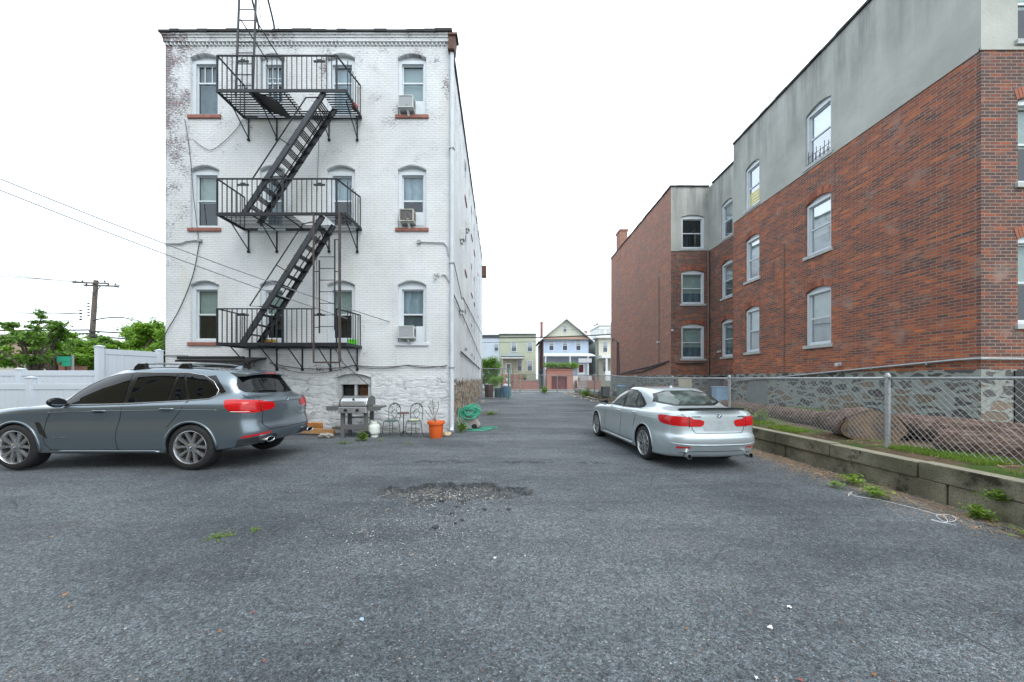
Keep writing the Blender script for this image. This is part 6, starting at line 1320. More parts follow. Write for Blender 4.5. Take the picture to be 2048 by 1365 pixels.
for k in range(700):   # gravel loose in and below the broken patch
    a = rr.gauss(-.78, .42); b = rr.gauss(4.75, .33)
    if potw(a, b) < .3 and rr.random() < .55: continue
    stone(a, b, rr.choice((.004, .006, .008, .010, .013)), rr.choice((0, 0, 1, 2, 2, 2)))
for k in range(420): stone(rr.gauss(-1.1, .55), rr.gauss(3.75, .42), rr.uniform(.003, .009), rr.choice((0, 0, 1)))
for k in range(500):
    y = 1.7+rr.random()**1.5*7; stone(rr.uniform(-1.5, 1.0)*y, y, rr.uniform(.003, .0075), rr.choice((0, 1, 1, 2, 2, 2)))
for k in range(16):
    stone(rr.gauss(-.75, .28), rr.gauss(4.35, .3), rr.uniform(.02, .038), 2)
m_gp, m_gt, m_ga = M('pale_gravel', (164, 166, 164), .8, island=.3), M('tan_gravel', (150, 138, 124), .8), M('dark_asphalt_lump', (56, 60, 64), .85, var=.3, scale=30)
tag(obj('gravel', p, [m_gp, m_gt, m_ga]), 'loose pale and grey gravel scattered over the asphalt, densest at the broken patch', 'gravel', kind='stuff')
# rubble strip beside the far driveway edge
p = MB()
for k in range(420):
    y = rr.uniform(12, 37); x = 5.75+.35*rr.gauss(0, 1)*.6+.0*y; s = rr.uniform(.03, .12); p.m = rr.choice((0, 1, 1, 1)); p.rock((x, y, s*.3+(.1 if x > 5.8 else 0)), s, .6, rr.random(), 1)
tag(obj('rubble_strip', p, [m_gp, m_gt]), 'rubble and pale stones along the far right edge of the driveway', 'rubble', kind='stuff')
# individual litter
def leaf(label, x, y, s, m, seed, name='fallen_leaf', cat='leaf'):
    rr = random.Random(seed); q = MB(); n = 9; z = gz(x, y)+.008; a0 = rr.random()*6; pts = [Vector((x+s*(1 if i % 2 else .5)*cos(a0+2*pi*i/n)*rr.uniform(.7, 1.1), y+s*(1 if i % 2 else .5)*sin(a0+2*pi*i/n)*rr.uniform(.7, 1.1), z+rr.uniform(0, .01))) for i in range(n)]
    q.add([(x, y, z+.006)]+pts, [(0, i+1, (i+1) % n+1) for i in range(n)]); q.add([(x, y, z+.004)]+[v-Vector((0, 0, .002)) for v in pts], [(0, (i+1) % n+1, i+1) for i in range(n)]); tag(obj(name, q, m), label, cat)
m_ol = M('orange_leaf', (142, 104, 70), .8, var=.2); m_rl = M('red_leaf', (142, 78, 64), .8); m_wl = M('white_petal', (222, 224, 226), .6); m_bl2 = M('tan_leaf', (172, 146, 112), .8)
def gxy(px, py): d = 1120/(py-757); return (px-1024)*d/700, d
for (px, py, s, m, l) in ((130, 1191, .035, m_ol, 'orange brown leaf on the asphalt at the left, the farther of two'), (140, 1215, .025, m_bl2, 'tan leaf just below the orange brown leaf at the left'), (104, 1079, .03, m_bl2, 'tan leaf alone at the far left of the lot'), (506, 1226, .02, m_rl, 'small red chip on the asphalt left of centre'), (440, 1264, .03, m_ol, 'orange leaf fragment beside a pale sliver, lower left'), (529, 1324, .018, m_rl, 'bright red chip near the bottom edge, left half'), (1373, 1258, .025, m_ol, 'orange leaf on the asphalt right of centre near the bottom'), (1748, 1350, .025, m_ol, 'brown leaf at the bottom right'), (1601, 1361, .022, m_rl, 'red leaf at the very bottom edge'), (1501, 1228, .016, m_rl, 'tiny red leaf with a thin stalk beside the white petals')): leaf(l, *gxy(px, py), s*.7, m, px)
for (px, py, s, l) in ((1578, 1214, .022, 'white petal, the upper of two on the right foreground'), (1542, 1255, .024, 'long white petal, the lower of two on the right foreground'), (990, 1116, .022, 'white shell like scrap just below the broken patch'), (1513, 1357, .016, 'white chip at the bottom edge right of centre')): leaf(l, *gxy(px, py), s, m_wl, px, 'white_scrap', 'scrap')
p = MB(); x, y = gxy(723, 1242); p.rock((x, y, .01), .018, .6, 2, 1); tag(obj('pale_blue_pebble', p, M('blue_pebble', (150, 172, 190), .6)), 'pale blue grey pebble in the lower left foreground', 'pebble')
# string on the asphalt
s_ = [gxy(*q) for q in ((1705, 983), (1697, 992), (1700, 985), (1710, 992), (1760, 1000), (1810, 1012), (1850, 1022), (1878, 1030), (1900, 1030), (1912, 1040), (1890, 1044), (1873, 1032), (1885, 1030), (1895, 1042), (1885, 1046), (1862, 1039), (1913, 1051))]
cable(catmull([(a, b, gz(a, b)+.008) for a, b in s_], 5), .0026, 'tangled white string lying on the asphalt by the retaining wall', m_wl, 'string', 'string', n=5)
# ================================================================ cars
def carpaint(name, c, flake=.5, rough=.32):
    k = NT(name); p = k.pos(); f = k.vor(p, 900, 'F1', 'Color'); sp = k.n('SeparateXYZ'); k.l(f, sp.inputs[0])
    col = k.mix(k.math('MULTIPLY', sp.outputs[0], .25), s2l(c), tuple(min(1, v*1.5) for v in s2l(c)))
    dirt = k.math('MULTIPLY', k.step(k.noise(p, 3, 6, .65), .45, .8), .12); col = k.mix(dirt, col, s2l((120, 116, 108)))
    z = k.n('SeparateXYZ'); k.l(p, z.inputs[0]); low = k.math('MULTIPLY', k.step(k.math('ADD', z.outputs[2], k.math('MULTIPLY', k.noise(p, 5, 4), .2)), .55, .3), .25); col = k.mix(low, col, s2l((110, 106, 98)))
    r = k.math('ADD', rough, k.math('MULTIPLY', k.noise(p, 6, 4), .1))
    return k.bsdf(col, r, flake, None, coat=1., coat_rough=.03)
m_tire = M('tyre_rubber', (32, 33, 35), .75, var=.25, scale=8, bump=.003, bscale=90); m_rim = M('alloy_rim', (176, 178, 180), .28, .85, var=.06); m_disc = M('brake_disc', (96, 94, 92), .4, .7); m_arch = M('wheel_well', (16, 17, 18), .95)
m_cglass = M('tinted_car_glass', (8, 11, 13), .04, 0., var=.1, spec=.42, coat=.0); m_trimb = M('gloss_black_trim', (16, 17, 19), .25, var=.1); m_gap = M('panel_gap', (14, 15, 16), .8); m_clad = M('grey_cladding', (58, 62, 66), .55, .2)
def lampmat(name, c, e=0):
    k = NT(name); p = k.pos(); z = k.n('SeparateXYZ'); k.l(p, z.inputs[0]); w = k.math('SINE', k.math('MULTIPLY', z.outputs[2], 260))
    col = k.mix(k.step(w, -.2, .9), tuple(v*.45 for v in s2l(c)), s2l(c)); return k.bsdf(col, .3, 0, None, coat=.5, spec=.3)
m_tail = lampmat('tail_lamp_red', (214, 8, 20)); m_refl = M('reflector_red', (186, 26, 34), .2, coat=1.); m_tailw = M('lamp_clear', (226, 214, 214), .12, coat=1.)
m_blue = M('emblem_blue', (48, 96, 160), .3); m_whit = M('emblem_white', (226, 230, 232), .3)
def carbody(rows, nk=6, nr=3):
    """rows: bottom to top, each 13 (x, y, z) keys from front centre to rear centre; returns verts, faces of the closed skin"""
    dense = [catmull(r, nk) for r in rows]; m = len(dense[0]); cols = [catmull([dense[i][j] for i in range(len(rows))], nr) for j in range(m)]; R = len(cols[0])
    bot = [Vector((cols[j][0].x*.98, 0, cols[j][0].z)) for j in range(m)]
    mb = MB(); V = []
    for i in range(-1, R):
        for j in range(m): v = bot[j] if i < 0 else cols[j][i]; V.append(Vector((v.x, max(0, v.y) if 0 < j < m-1 else 0, v.z)))
    F = [(i*m+j, i*m+j+1, (i+1)*m+j+1, (i+1)*m+j) for i in range(R) for j in range(m-1)]
    n = len(V); V2 = V+[Vector((v.x, -v.y, v.z)) for v in V]; F2 = F+[tuple(n+q for q in f[::-1]) for f in F]
    bm = bmesh.new(); vs = [bm.verts.new(v) for v in V2]
    for f in F2:
        try: bm.faces.new([vs[q] for q in f])
        except ValueError: pass
    bmesh.ops.remove_doubles(bm, verts=bm.verts, dist=.0012); bmesh.ops.dissolve_degenerate(bm, dist=.0005, edges=bm.edges); bmesh.ops.recalc_face_normals(bm, faces=bm.faces); return bm
class Car:
    def __init__(s, name, label, rows, loc, rot, paint):
        s.t = thing(name, label, 'car', loc, rot); s.paint = paint; bm = carbody(rows); s.bvh = BVHTree.FromBMesh(bm); s.bm = bm
    def hit(s, p, D):
        p, D = Vector(p), Vector(D).normalized(); h = s.bvh.ray_cast(p-D*3.0, D); return h
    def finish(s, axles, r_, half):
        me = bpy.data.meshes.new('body'); s.bm.to_mesh(me); me.materials.append(s.paint); me.materials.append(m_arch); b = bpy.data.objects.new('body', me); COL.objects.link(b); b.parent = s.t
        cm = MB()
        for x in axles:
            for sg in (-1, 1): y0 = sg*(half-.34); cm.lathe([(r_, 0), (r_, sg*.6)], (x, y0, r_*0+s.wz), 'y', 40, True)
        c = obj('cutter', cm, m_arch, None, local=True); bm = bmesh.new(); bm.from_mesh(c.data); bmesh.ops.recalc_face_normals(bm, faces=bm.faces)
        for f in bm.faces: f.material_index = 0
        bm.to_mesh(c.data); bm.free(); c.matrix_world = s.t.matrix_world
        bpy.context.view_layer.update(); c.location = s.t.location; c.rotation_euler = s.t.rotation_euler
        md = b.modifiers.new('arches', 'BOOLEAN'); md.operation = 'DIFFERENCE'; md.object = c; md.solver = 'EXACT'
        try: md.material_mode = 'TRANSFER'
        except Exception: pass
        bpy.context.view_layer.update(); dg = bpy.context.evaluated_depsgraph_get(); me2 = bpy.data.meshes.new_from_object(b.evaluated_get(dg)); b.modifiers.clear(); b.data = me2
        me2.polygons.foreach_set('use_smooth', [True]*len(me2.polygons)); me2.set_sharp_from_angle(angle=radians(48)); bpy.data.objects.remove(c); s.body = b; return b
    def patch(s, name, pts, D, m, off=.004, parent=None, sm_=2, cuts=3, mir=False, rnd=0, thick=None):
        """a thin shell conforming to the body: outline points cast along D onto the skin"""
        out = []
        for sg in ((1, -1) if mir else (1,)):
            P = [Vector((p[0], p[1]*sg, p[2])) for p in pts]; d = Vector((D[0], D[1]*sg, D[2])).normalized()
            if rnd:  # round corners (Chaikin)
                for _ in range(rnd): P = [q for i in range(len(P)) for q in (P[i].lerp(P[(i+1) % len(P)], .22), P[i].lerp(P[(i+1) % len(P)], .78))]
            bm = bmesh.new(); vs = [bm.verts.new(p) for p in P]; es = [bm.edges.new((vs[i], vs[(i+1) % len(vs)])) for i in range(len(vs))]; bmesh.ops.triangle_fill(bm, use_beauty=True, use_dissolve=False, edges=es)
            for _ in range(cuts):
                le = [e for e in bm.edges if e.calc_length() > .05]
                if le: bmesh.ops.subdivide_edges(bm, edges=le, cuts=1, use_grid_fill=False); bmesh.ops.triangulate(bm, faces=bm.faces)
            for v in bm.verts:
                h = s.bvh.ray_cast(v.co-d*3, d)
                if h[0] is not None:
                    n_ = h[1] if h[1].dot(d) < 0 else -h[1]; v.co = h[0]+n_*off
            for f in bm.faces: f.smooth = True
            bmesh.ops.recalc_face_normals(bm, faces=bm.faces)
            me = bpy.data.meshes.new(name); bm.to_mesh(me); bm.free(); me.materials.append(m); o = bpy.data.objects.new(name, me); COL.objects.link(o); o.parent = parent or s.t; out.append(o)
        return out
    def line(s, name, pts, D, m, r_=.004, off=.0, parent=None, mir=False, closed=False, step=.06, n=5, rnd=0, mb=None):
        for sg in ((1, -1) if mir else (1,)):
            P = [Vector((p[0], p[1]*sg, p[2])) for p in pts]; d = Vector((D[0], D[1]*sg, D[2])).normalized()
            if rnd:
                for _ in range(rnd): P = [q for i in range(len(P)) for q in (P[i].lerp(P[(i+1) % len(P)], .22), P[i].lerp(P[(i+1) % len(P)], .78))] if closed else [P[0]]+[q for i in range(len(P)-1) for q in (P[i].lerp(P[i+1], .25), P[i].lerp(P[i+1], .75))]+[P[-1]]
            Q = []
            for i in range(len(P)-(0 if closed else 1)):
                a, b = P[i], P[(i+1) % len(P)]; k = max(1, int((b-a).length/step)); Q += [a.lerp(b, j/k) for j in range(k)]
            if not closed: Q.append(P[-1])
            R = []
            for q in Q:
                h = s.bvh.ray_cast(q-d*3, d)
                if h[0] is not None: n_ = h[1] if h[1].dot(d) < 0 else -h[1]; R.append(h[0]+n_*off)
            if len(R) > 1:
                o = mb or MB(); o.tube(R, r_, n, closed=closed)
                if mb is None: obj(name, o, m, parent or s.t, local=True, smooth=True)
    def wheel(s, x, sg, y, R, w, rimr, spokes, twin=True):
        t_ = MB(); so = R-rimr; yo = y*sg
        t_.lathe([(rimr*.98, -w/2), (rimr+so*.25, -w/2-.004), (R-.03, -w/2+.002), (R-.008, -w/2+.022), (R, -w/2+.045), (R, w/2-.045), (R-.008, w/2-.022), (R-.03, w/2-.002), (rimr+so*.25, w/2+.004), (rimr*.98, w/2)], (x, yo, R), 'y', 48)
        wh = obj('wheel', t_, m_tire, s.t, local=True, smooth=True, autos=60); f = sg  # outer side
        r = MB(); o_ = f*(w/2-.008); i_ = f*(w/2-.05); P = lambda rr_, a, yy: (x+rr_*cos(a), yo+yy, R+rr_*sin(a))
        r.lathe([(rimr*.99, f*(w/2-.0)), (rimr*.965, f*(w/2+.004)), (rimr*.93, f*(w/2-.012)), (rimr*.88, f*(w/2-.10)), (rimr*.86, -f*(w/2-.02))], (x, yo, R), 'y', 48)
        for k in range(spokes):
            a = 2*pi*k/spokes+pi/2
            for q in ((-1, 1) if twin else (0,)):
                a0, a1 = a+q*.10, a+q*(pi/spokes*.52 if twin else 0); w0, w1 = .022, .030 if twin else .05
                for (ra, aa, rb, ab) in ((.055, a0, rimr*.95, a1),):
                    A0, A1 = Vector(P(ra, aa, o_-f*.015)), Vector(P(rb, ab, o_-f*.004)); d = (A1-A0).normalized(); sd = Vector((-d.z, 0, d.x)).normalized(); dp = Vector((0, -f*.035, 0))
                    top = [A0-sd*w0*.55, A0+sd*w0*.55, A1+sd*w1*.75, A1-sd*w1*.75]; base = [A0-sd*w0+dp, A0+sd*w0+dp, A1+sd*w1+dp, A1-sd*w1+dp]
                    r.add(top+base, [(0, 1, 2, 3), (0, 4, 5, 1), (1, 5, 6, 2), (2, 6, 7, 3), (3, 7, 4, 0)])
        r.lathe([(0, o_-f*.002), (.03, o_-f*.002), (.07, o_-f*.012), (.078, o_-f*.05)], (x, yo, R), 'y', 24); obj('rim', r, m_rim, wh, local=True, smooth=True, autos=30)
        d = MB(); d.lathe([(0, f*(w/2-.10)), (rimr*.72, f*(w/2-.10)), (rimr*.72, f*(w/2-.12))], (x, yo, R), 'y', 32); d.m = 1; d.lathe([(0, f*(w/2-.125)), (rimr*.87, f*(w/2-.125))], (x, yo, R), 'y', 32); obj('brake_disc', d, [m_disc, m_arch], wh, local=True)
        emblem(wh, Vector((x, yo+o_+f*.0005, R)), Vector((0, f, 0)), .027)
        h = MB(); 
        for k in range(5): a = 2*pi*k/5+.3; h.lathe([(0, o_-f*.008), (.007, o_-f*.008)], (x+.05*cos(a), yo, R+.05*sin(a)), 'y', 8)
        obj('wheel_bolt', h, m_black, wh, local=True)
def emblem(parent, c, nrm, r_):
    """round black ringed badge with blue and white quarters"""
    nrm = nrm.normalized(); u = nrm.cross(Vector((0, 0, 1))).normalized() if abs(nrm.z) < .9 else Vector((1, 0, 0)); v = u.cross(nrm); p = MB(); n = 24
    def ring(ra, rb, h, m):
        p.m = m
        for k in range(n):
            a0, a1 = 2*pi*k/n, 2*pi*(k+1)/n; q = [c+(u*cos(a)+v*sin(a))*rr_+nrm*h for (rr_, a) in ((ra, a0), (rb, a0), (rb, a1), (ra, a1))]; p.add(q, [(0, 1, 2, 3)])
    ring(.94*r_, r_, .0035, 2); ring(.62*r_, .94*r_, .003, 3)
    for k in range(n):
        a0, a1 = 2*pi*k/n, 2*pi*(k+1)/n; p.m = 0 if (k//(n//4)) % 2 == 0 else 1; p.add([c+nrm*.0032, c+(u*cos(a0)+v*sin(a0))*r_*.62+nrm*.0032, c+(u*cos(a1)+v*sin(a1))*r_*.62+nrm*.0032], [(0, 1, 2)])
    p.m = 2; p.add([c+(u*cos(2*pi*k/n)+v*sin(2*pi*k/n))*r_ for k in range(n)]+[c+(u*cos(2*pi*k/n)+v*sin(2*pi*k/n))*r_+nrm*.0035 for k in range(n)], [(k, (k+1) % n, n+(k+1) % n, n+k) for k in range(n)])
    obj('badge', p, [m_blue, m_whit, m_chrome, m_trimb], parent, local=True)
def R_(X, Y, Z): return [(X[i], Y[i], Z[i]) for i in range(13)]
K = 13
# ---------------------------------------------------------------- the large grey estate
XB = [2.36, 2.33, 2.22, 2.02, 1.4665, .80, 0, -.80, -1.4665, -2.10, -2.38, -2.50, -2.525]; YB = [0, .45, .78, .90, .955, .955, .955, .955, .962, .93, .80, .46, 0]
mul = lambda A, k: [a*k for a in A]
rowsS = [
 R_(mul(XB, .90), mul(YB, .62), [.27]*9+[.34, .38, .40, .40]),
 R_(mul(XB, .965), mul(YB, .945), [.27]*9+[.34, .38, .40, .40]),
 R_(mul(XB, .99), mul(YB, .985), [.36]*9+[.42, .45, .47, .47]),
 R_(XB[:9]+[-2.11, -2.40, -2.525, -2.55], mul(YB, 1.003), [.50]*9+[.53, .55, .56, .56]),
 R_(XB[:9]+[-2.11, -2.40, -2.525, -2.55], mul(YB, 1.0), [.66]*13),
 R_(mul(XB[:4], .995)+XB[4:9]+[-2.09, -2.36, -2.475, -2.50], mul(YB, .988), [.74, .75, .77, .79, .82, .83, .84, .85, .86, .85, .80, .78, .78]),
 R_([2.27, 2.24, 2.13, 1.97]+XB[4:9]+[-2.09, -2.36, -2.475, -2.505], mul(YB, .998), [.86, .87, .89, .93, .97, .985, 1.0, 1.02, 1.03, 1.02, 1.0, .99, .99]),
 R_([2.08, 2.06, 1.98, 1.84, 1.42, .79, 0, -.8, -1.45, -2.06, -2.33, -2.43, -2.46], [0, .42, .68, .80, .905, .932, .938, .938, .938, .89, .765, .44, 0], [.96, .97, .985, 1.01, 1.04, 1.05, 1.065, 1.09, 1.11, 1.13, 1.15, 1.16, 1.16]),
 R_([1.20, 1.18, 1.10, 1.0, .88, .60, -.05, -.8, -1.42, -1.95, -2.17, -2.26, -2.29], [0, .3, .55, .72, .82, .875, .895, .895, .88, .80, .68, .40, 0], [1.13, 1.13, 1.13, 1.12, 1.10, 1.09, 1.11, 1.14, 1.17, 1.21, 1.235, 1.25, 1.25]),
 R_([.72, .71, .66, .60, .50, .22, -.2, -.85, -1.4, -1.80, -2.03, -2.11, -2.13], [0, .28, .5, .64, .73, .80, .825, .825, .81, .75, .62, .36, 0], [1.42, 1.42, 1.415, 1.40, 1.39, 1.38, 1.40, 1.42, 1.43, 1.44, 1.45, 1.46, 1.46]),
 R_([.30, .29, .24, .15, .06, -.20, -.5, -.95, -1.38, -1.70, -1.93, -2.01, -2.03], [0, .25, .44, .57, .64, .70, .73, .73, .715, .66, .54, .31, 0], [1.655, 1.655, 1.65, 1.63, 1.62, 1.635, 1.65, 1.655, 1.64, 1.62, 1.625, 1.64, 1.645]),
 R_([.20, .19, .15, .06, -.06, -.28, -.55, -.95, -1.35, -1.66, -1.86, -1.95, -1.97], [0, .22, .37, .46, .52, .57, .60, .60, .59, .54, .44, .25, 0], [1.69, 1.69, 1.685, 1.68, 1.68, 1.695, 1.71, 1.715, 1.70, 1.68, 1.675, 1.675, 1.675]),
 R_([.15, .14, .10, .02, -.1, -.3, -.55, -.95, -1.33, -1.62, -1.80, -1.88, -1.90], [0]*13, [1.71, 1.71, 1.715, 1.725, 1.73, 1.74, 1.745, 1.745, 1.735, 1.72, 1.705, 1.70, 1.695])]
m_suv = carpaint('slate_grey_paint', (104, 117, 126), .7, .27); m_sed = carpaint('silver_paint', (178, 190, 195), .5, .30)
S = Car('parked_car', 'large grey estate car with roof bars parked sideways before the white building', rowsS, (-6.8165, 6.77, .07), pi, m_suv); S.wz = .37
AX = (1.4665, -1.4665)
SD = (0, -1, 0); RD = (1, 0, 0)
glassS = [[(.72, 1.10), (.60, 1.27), (.44, 1.40), (.26, 1.50), (.02, 1.575), (-.31, 1.60), (-.29, 1.12)],
          [(-.43, 1.605), (-1.08, 1.60), (-1.02, 1.155), (-.37, 1.13)], [(-1.13, 1.60), (-1.19, 1.60), (-1.34, 1.175), (-1.07, 1.16)], [(-1.23, 1.60), (-1.50, 1.555), (-1.66, 1.46), (-1.77, 1.33), (-1.76, 1.25), (-1.68, 1.205), (-1.40, 1.18)]]
band_ = [(.80, 1.075), (.62, 1.29), (.45, 1.425), (.26, 1.53), (.02, 1.60), (-.35, 1.63), (-1.24, 1.625), (-1.52, 1.58), (-1.70, 1.475), (-1.81, 1.33), (-1.79, 1.235), (-1.70, 1.18), (-1.35, 1.155), (-.3, 1.10)]
frm = S.patch('window_frame', [(x, 1.2, z) for x, z in band_], SD, m_trimb, .003, mir=True, cuts=5)
for g_ in glassS: S.patch('side_window', [(x, 1.2, z) for x, z in g_], SD, m_cglass, .0065, mir=True, cuts=5)
S.line('window_trim', [(x, 1.2, z) for x, z in band_], SD, m_chrome, .007, .003, mir=True, closed=True, step=.04)
S.patch('windshield', [(-0, -.62, 1.16), (0, .62, 1.16), (0, .50, 1.61), (0, -.50, 1.61)], (-1, 0, -.0), m_cglass, .004, cuts=4)
S.patch('rear_window', [(0, -.62, 1.265), (0, .62, 1.265), (0, .70, 1.36), (0, .56, 1.60), (0, -.56, 1.60), (0, -.70, 1.36)], RD, m_cglass, .005, cuts=5, rnd=1)
S.patch('side_spoiler', [(-1.78, 1.2, 1.56), (-1.96, 1.2, 1.58), (-2.15, 1.2, 1.30), (-2.08, 1.2, 1.27), (-1.87, 1.2, 1.40)], (.55, -1, 0), m_trimb, .005, mir=True, cuts=4)
# spoiler lip, brake light, wiper
p = MB(); n = 16; top = []; 
for i in range(n+1):
    y = -.60+1.2*i/n; b_ = .08*(1-abs(y)/.62)**.5; top.append(y)
    p.v += [(-1.84, y, 1.685-.05*(y/.6)**2), (-2.12-.02*(1-(y/.6)**2), y*.97, 1.645-.05*(y/.6)**2), (-2.12-.02*(1-(y/.6)**2), y*.97, 1.615-.05*(y/.6)**2), (-1.95, y, 1.61-.05*(y/.6)**2)]
for i in range(n): 
    for k in range(3): p.f.append((4*i+k, 4*i+k+1, 4*i+5+k, 4*i+4+k))
p.f += [(0, 1, 2, 3), (4*n+3, 4*n+2, 4*n+1, 4*n)]; p.mi = [0]*len(p.f); obj('roof_spoiler', p, m_suv, S.t, local=True, smooth=True, autos=45)
p = MB(); p.box(-2.143, -2.135, -.16, .16, 1.618, 1.637); obj('brake_light', p, m_refl, S.t, local=True)
S.line('wiper', [(0, .0, 1.285), (0, .28, 1.30), (0, .40, 1.30)], RD, m_black, .011, .02)
# shut lines
for sg in (1, -1): S.line('lamp_gap', [(0, .655*sg, 1.15), (0, .655*sg, .945)], RD, m_gap, .007, .007)
for L_ in ([(.80, 1.2, 1.07), (.85, 1.2, .98), (.95, 1.2, .80), (.97, 1.2, .45), (.85, 1.2, .34)], [(-.33, 1.2, 1.09), (-.30, 1.2, .9), (-.22, 1.2, .6), (-.25, 1.2, .34)], [(-1.38, 1.2, 1.15), (-1.33, 1.2, 1.02), (-1.16, 1.2, .82), (-1.08, 1.2, .72)], [(.9, 1.2, .34), (-1.0, 1.2, .34)]): S.line('panel_gap', L_, SD, m_gap, .0045, .0, mir=True, rnd=1)
for (x0, x1) in ((.2, .1), ): pass
S.line('waist_crease', [(.9, 1.2, .96), (0, 1.2, .985), (-1.3, 1.2, 1.005), (-1.9, 1.2, 1.0)], SD, m_suv, .008, -.002, mir=True)
S.line('sill_trim', [(.72, 1.2, .315), (-.85, 1.2, .315), (-.95, 1.2, .30)], SD, m_suv, .022, .0, mir=True, n=8)
S.line('hatch_gap', [(-2.1, .70, 1.24), (-2.3, .70, 1.10), (-2.4, .62, .95), (-2.4, .64, .72), (-2.4, .55, .63), (-2.4, -.55, .63), (-2.4, -.64, .72), (-2.4, -.62, .95), (-2.3, -.70, 1.10), (-2.1, -.70, 1.24)], RD, m_gap, .006, 0)
S.line('hatch_crease', [(0, .42, 1.11), (0, 0, 1.105), (0, -.42, 1.11)], RD, m_gap, .004, 0)
# lamps
for sg in (1, -1):
    tl = S.patch('tail_light', [(-2.0, .93*sg, 1.155), (-2.12, .93*sg, 1.17), (-2.34, .80*sg, 1.155), (-2.44, .56*sg, 1.145), (-2.44, .57*sg, .955), (-2.36, .80*sg, .94), (-2.12, .93*sg, .96), (-2.02, .93*sg, 1.04)], (.75, -1*sg, 0), m_tail, .008, cuts=4, rnd=1)[0]
    S.patch('tail_light', [(0, .66*sg, 1.13), (0, .42*sg, 1.11), (0, .37*sg, 1.08), (0, .39*sg, 1.01), (0, .44*sg, .98), (0, .66*sg, .96)], RD, m_tail, .007, cuts=4)
    S.patch('lamp_clear_strip', [(-2.12, .93*sg, .978), (-2.34, .80*sg, .970), (-2.34, .80*sg, .960), (-2.12, .93*sg, .966)], (.75, -1*sg, 0), m_tailw, .011, parent=tl, cuts=3)
    S.patch('rear_reflector', [(-2.25, .86*sg, .555), (-2.53, .55*sg, .60), (-2.53, .55*sg, .565), (-2.25, .86*sg, .52)], (.8, -1*sg, 0), m_refl, .006, cuts=3)
    S.patch('bumper_insert', [(-2.2, .88*sg, .50), (-2.53, .62*sg, .535), (-2.53, .40*sg, .53), (-2.50, .34*sg, .42), (-2.3, .80*sg, .42), (-2.15, .88*sg, .36)], (.8, -1*sg, 0), m_clad, .004, cuts=4)
    e = MB(); e.tube([(-2.35, .60*sg, .465), (-2.545, .60*sg, .465)], .02); 
    pts = [(-2.56, .60*sg+.10*cos(a/20*2*pi)*(1 if abs(cos(a/20*2*pi)) < .8 else 1), .465+.04*sin(a/20*2*pi)) for a in range(20)]; e = MB(); e.tube(pts, .011, 6, closed=True); e.add(pts+[(-2.35, q[1], q[2]) for q in pts], [(k, (k+1) % 20, 20+(k+1) % 20, 20+k) for k in range(20)]); e.m = 1; e.add([(-2.47, q[1], q[2]) for q in pts], [tuple(range(20))]); obj('exhaust_tip', e, [m_chrome, m_gap], S.t, local=True, smooth=True, autos=40)
    S.patch('headlight', [(2.2, .80*sg, .93), (2.0, .93*sg, .98), (1.85, .95*sg, .96), (2.05, .95*sg, .84), (2.25, .75*sg, .80), (2.32, .50*sg, .82), (2.3, .5*sg, .88)], (-1, -1.2*sg, 0), m_tailw, .005, cuts=3)
    S.line('wheel_arch_trim', [(AX[1]+.425*cos(a), 1.2*sg, .38+.425*sin(a)) for a in [pi*(-.06+1.12*i/24) for i in range(25)]], (0, -sg, 0), m_suv, .02, .002, n=8, step=.5)
    S.line('wheel_arch_trim', [(AX[0]+.425*cos(a), 1.2*sg, .38+.425*sin(a)) for a in [pi*(-.06+1.12*i/24) for i in range(25)]], (0, -sg, 0), m_suv, .02, .002, n=8, step=.5)
    S.patch('fender_vent', [(1.05, 1.2*sg, .80), (1.12, 1.2*sg, .80), (1.03, 1.2*sg, .62), (.90, 1.2*sg, .52), (.93, 1.2*sg, .60)], (0, -sg, 0), m_gap, .006, cuts=2)
    for (xa, z_) in ((.05, .985), (-1.08, 1.02)):
        h = S.hit((xa, 1.2*sg, z_), (0, -sg, 0)); q = h[0]; p = MB(); p.tube(catmull([q+Vector((.11, 0, 0)), q+Vector((.06, .028*sg, .004)), q+Vector((-.06, .032*sg, .004)), q+Vector((-.12, .0, .0))], 4), .014, 8); dh = obj('door_handle', p, m_suv, S.t, local=True, smooth=True)
        S.patch('handle_recess', [(xa+.09, 1.2*sg, z_+.02), (xa-.09, 1.2*sg, z_+.02), (xa-.09, 1.2*sg, z_-.03), (xa+.09, 1.2*sg, z_-.03)], (0, -sg, 0), m_gap, .002, parent=dh, cuts=1, rnd=2)
    # mirror
    p = MB(); c = Vector((.66, 1.02*sg, 1.13)); 
    bm = bmesh.new(); bmesh.ops.create_uvsphere(bm, u_segments=20, v_segments=12, radius=1)
    p.add([(c.x+(v.co.x*.085 if v.co.x > 0 else v.co.x*.035), c.y+v.co.y*.125, c.z+v.co.z*.082+.012*v.co.y*sg) for v in bm.verts], [tuple(v.index for v in f.verts) for f in bm.faces]); bm.free(); mr = obj('mirror', p, m_trimb, S.t, local=True, smooth=True)
    p = MB(); p.tube([(.66, .88*sg, 1.085), (.65, .98*sg, 1.09)], .025, 8); obj('mirror_stalk', p, m_trimb, mr, local=True)
    p = MB(); p.add([(c.x-.037, c.y+.105*cos(2*pi*k/20), c.z+.066*sin(2*pi*k/20)) for k in range(20)], [tuple(range(20))]); obj('mirror_glass', p, M('mirror_glass', (120, 130, 138), .05, 1.), mr, local=True)
    # roof rack bars
    S.line('roof_rail', [(-.1, .60*sg, 2), (-.9, .63*sg, 2), (-1.6, .58*sg, 2)], (0, 0, -1), m_suv, .013, .008, n=7)
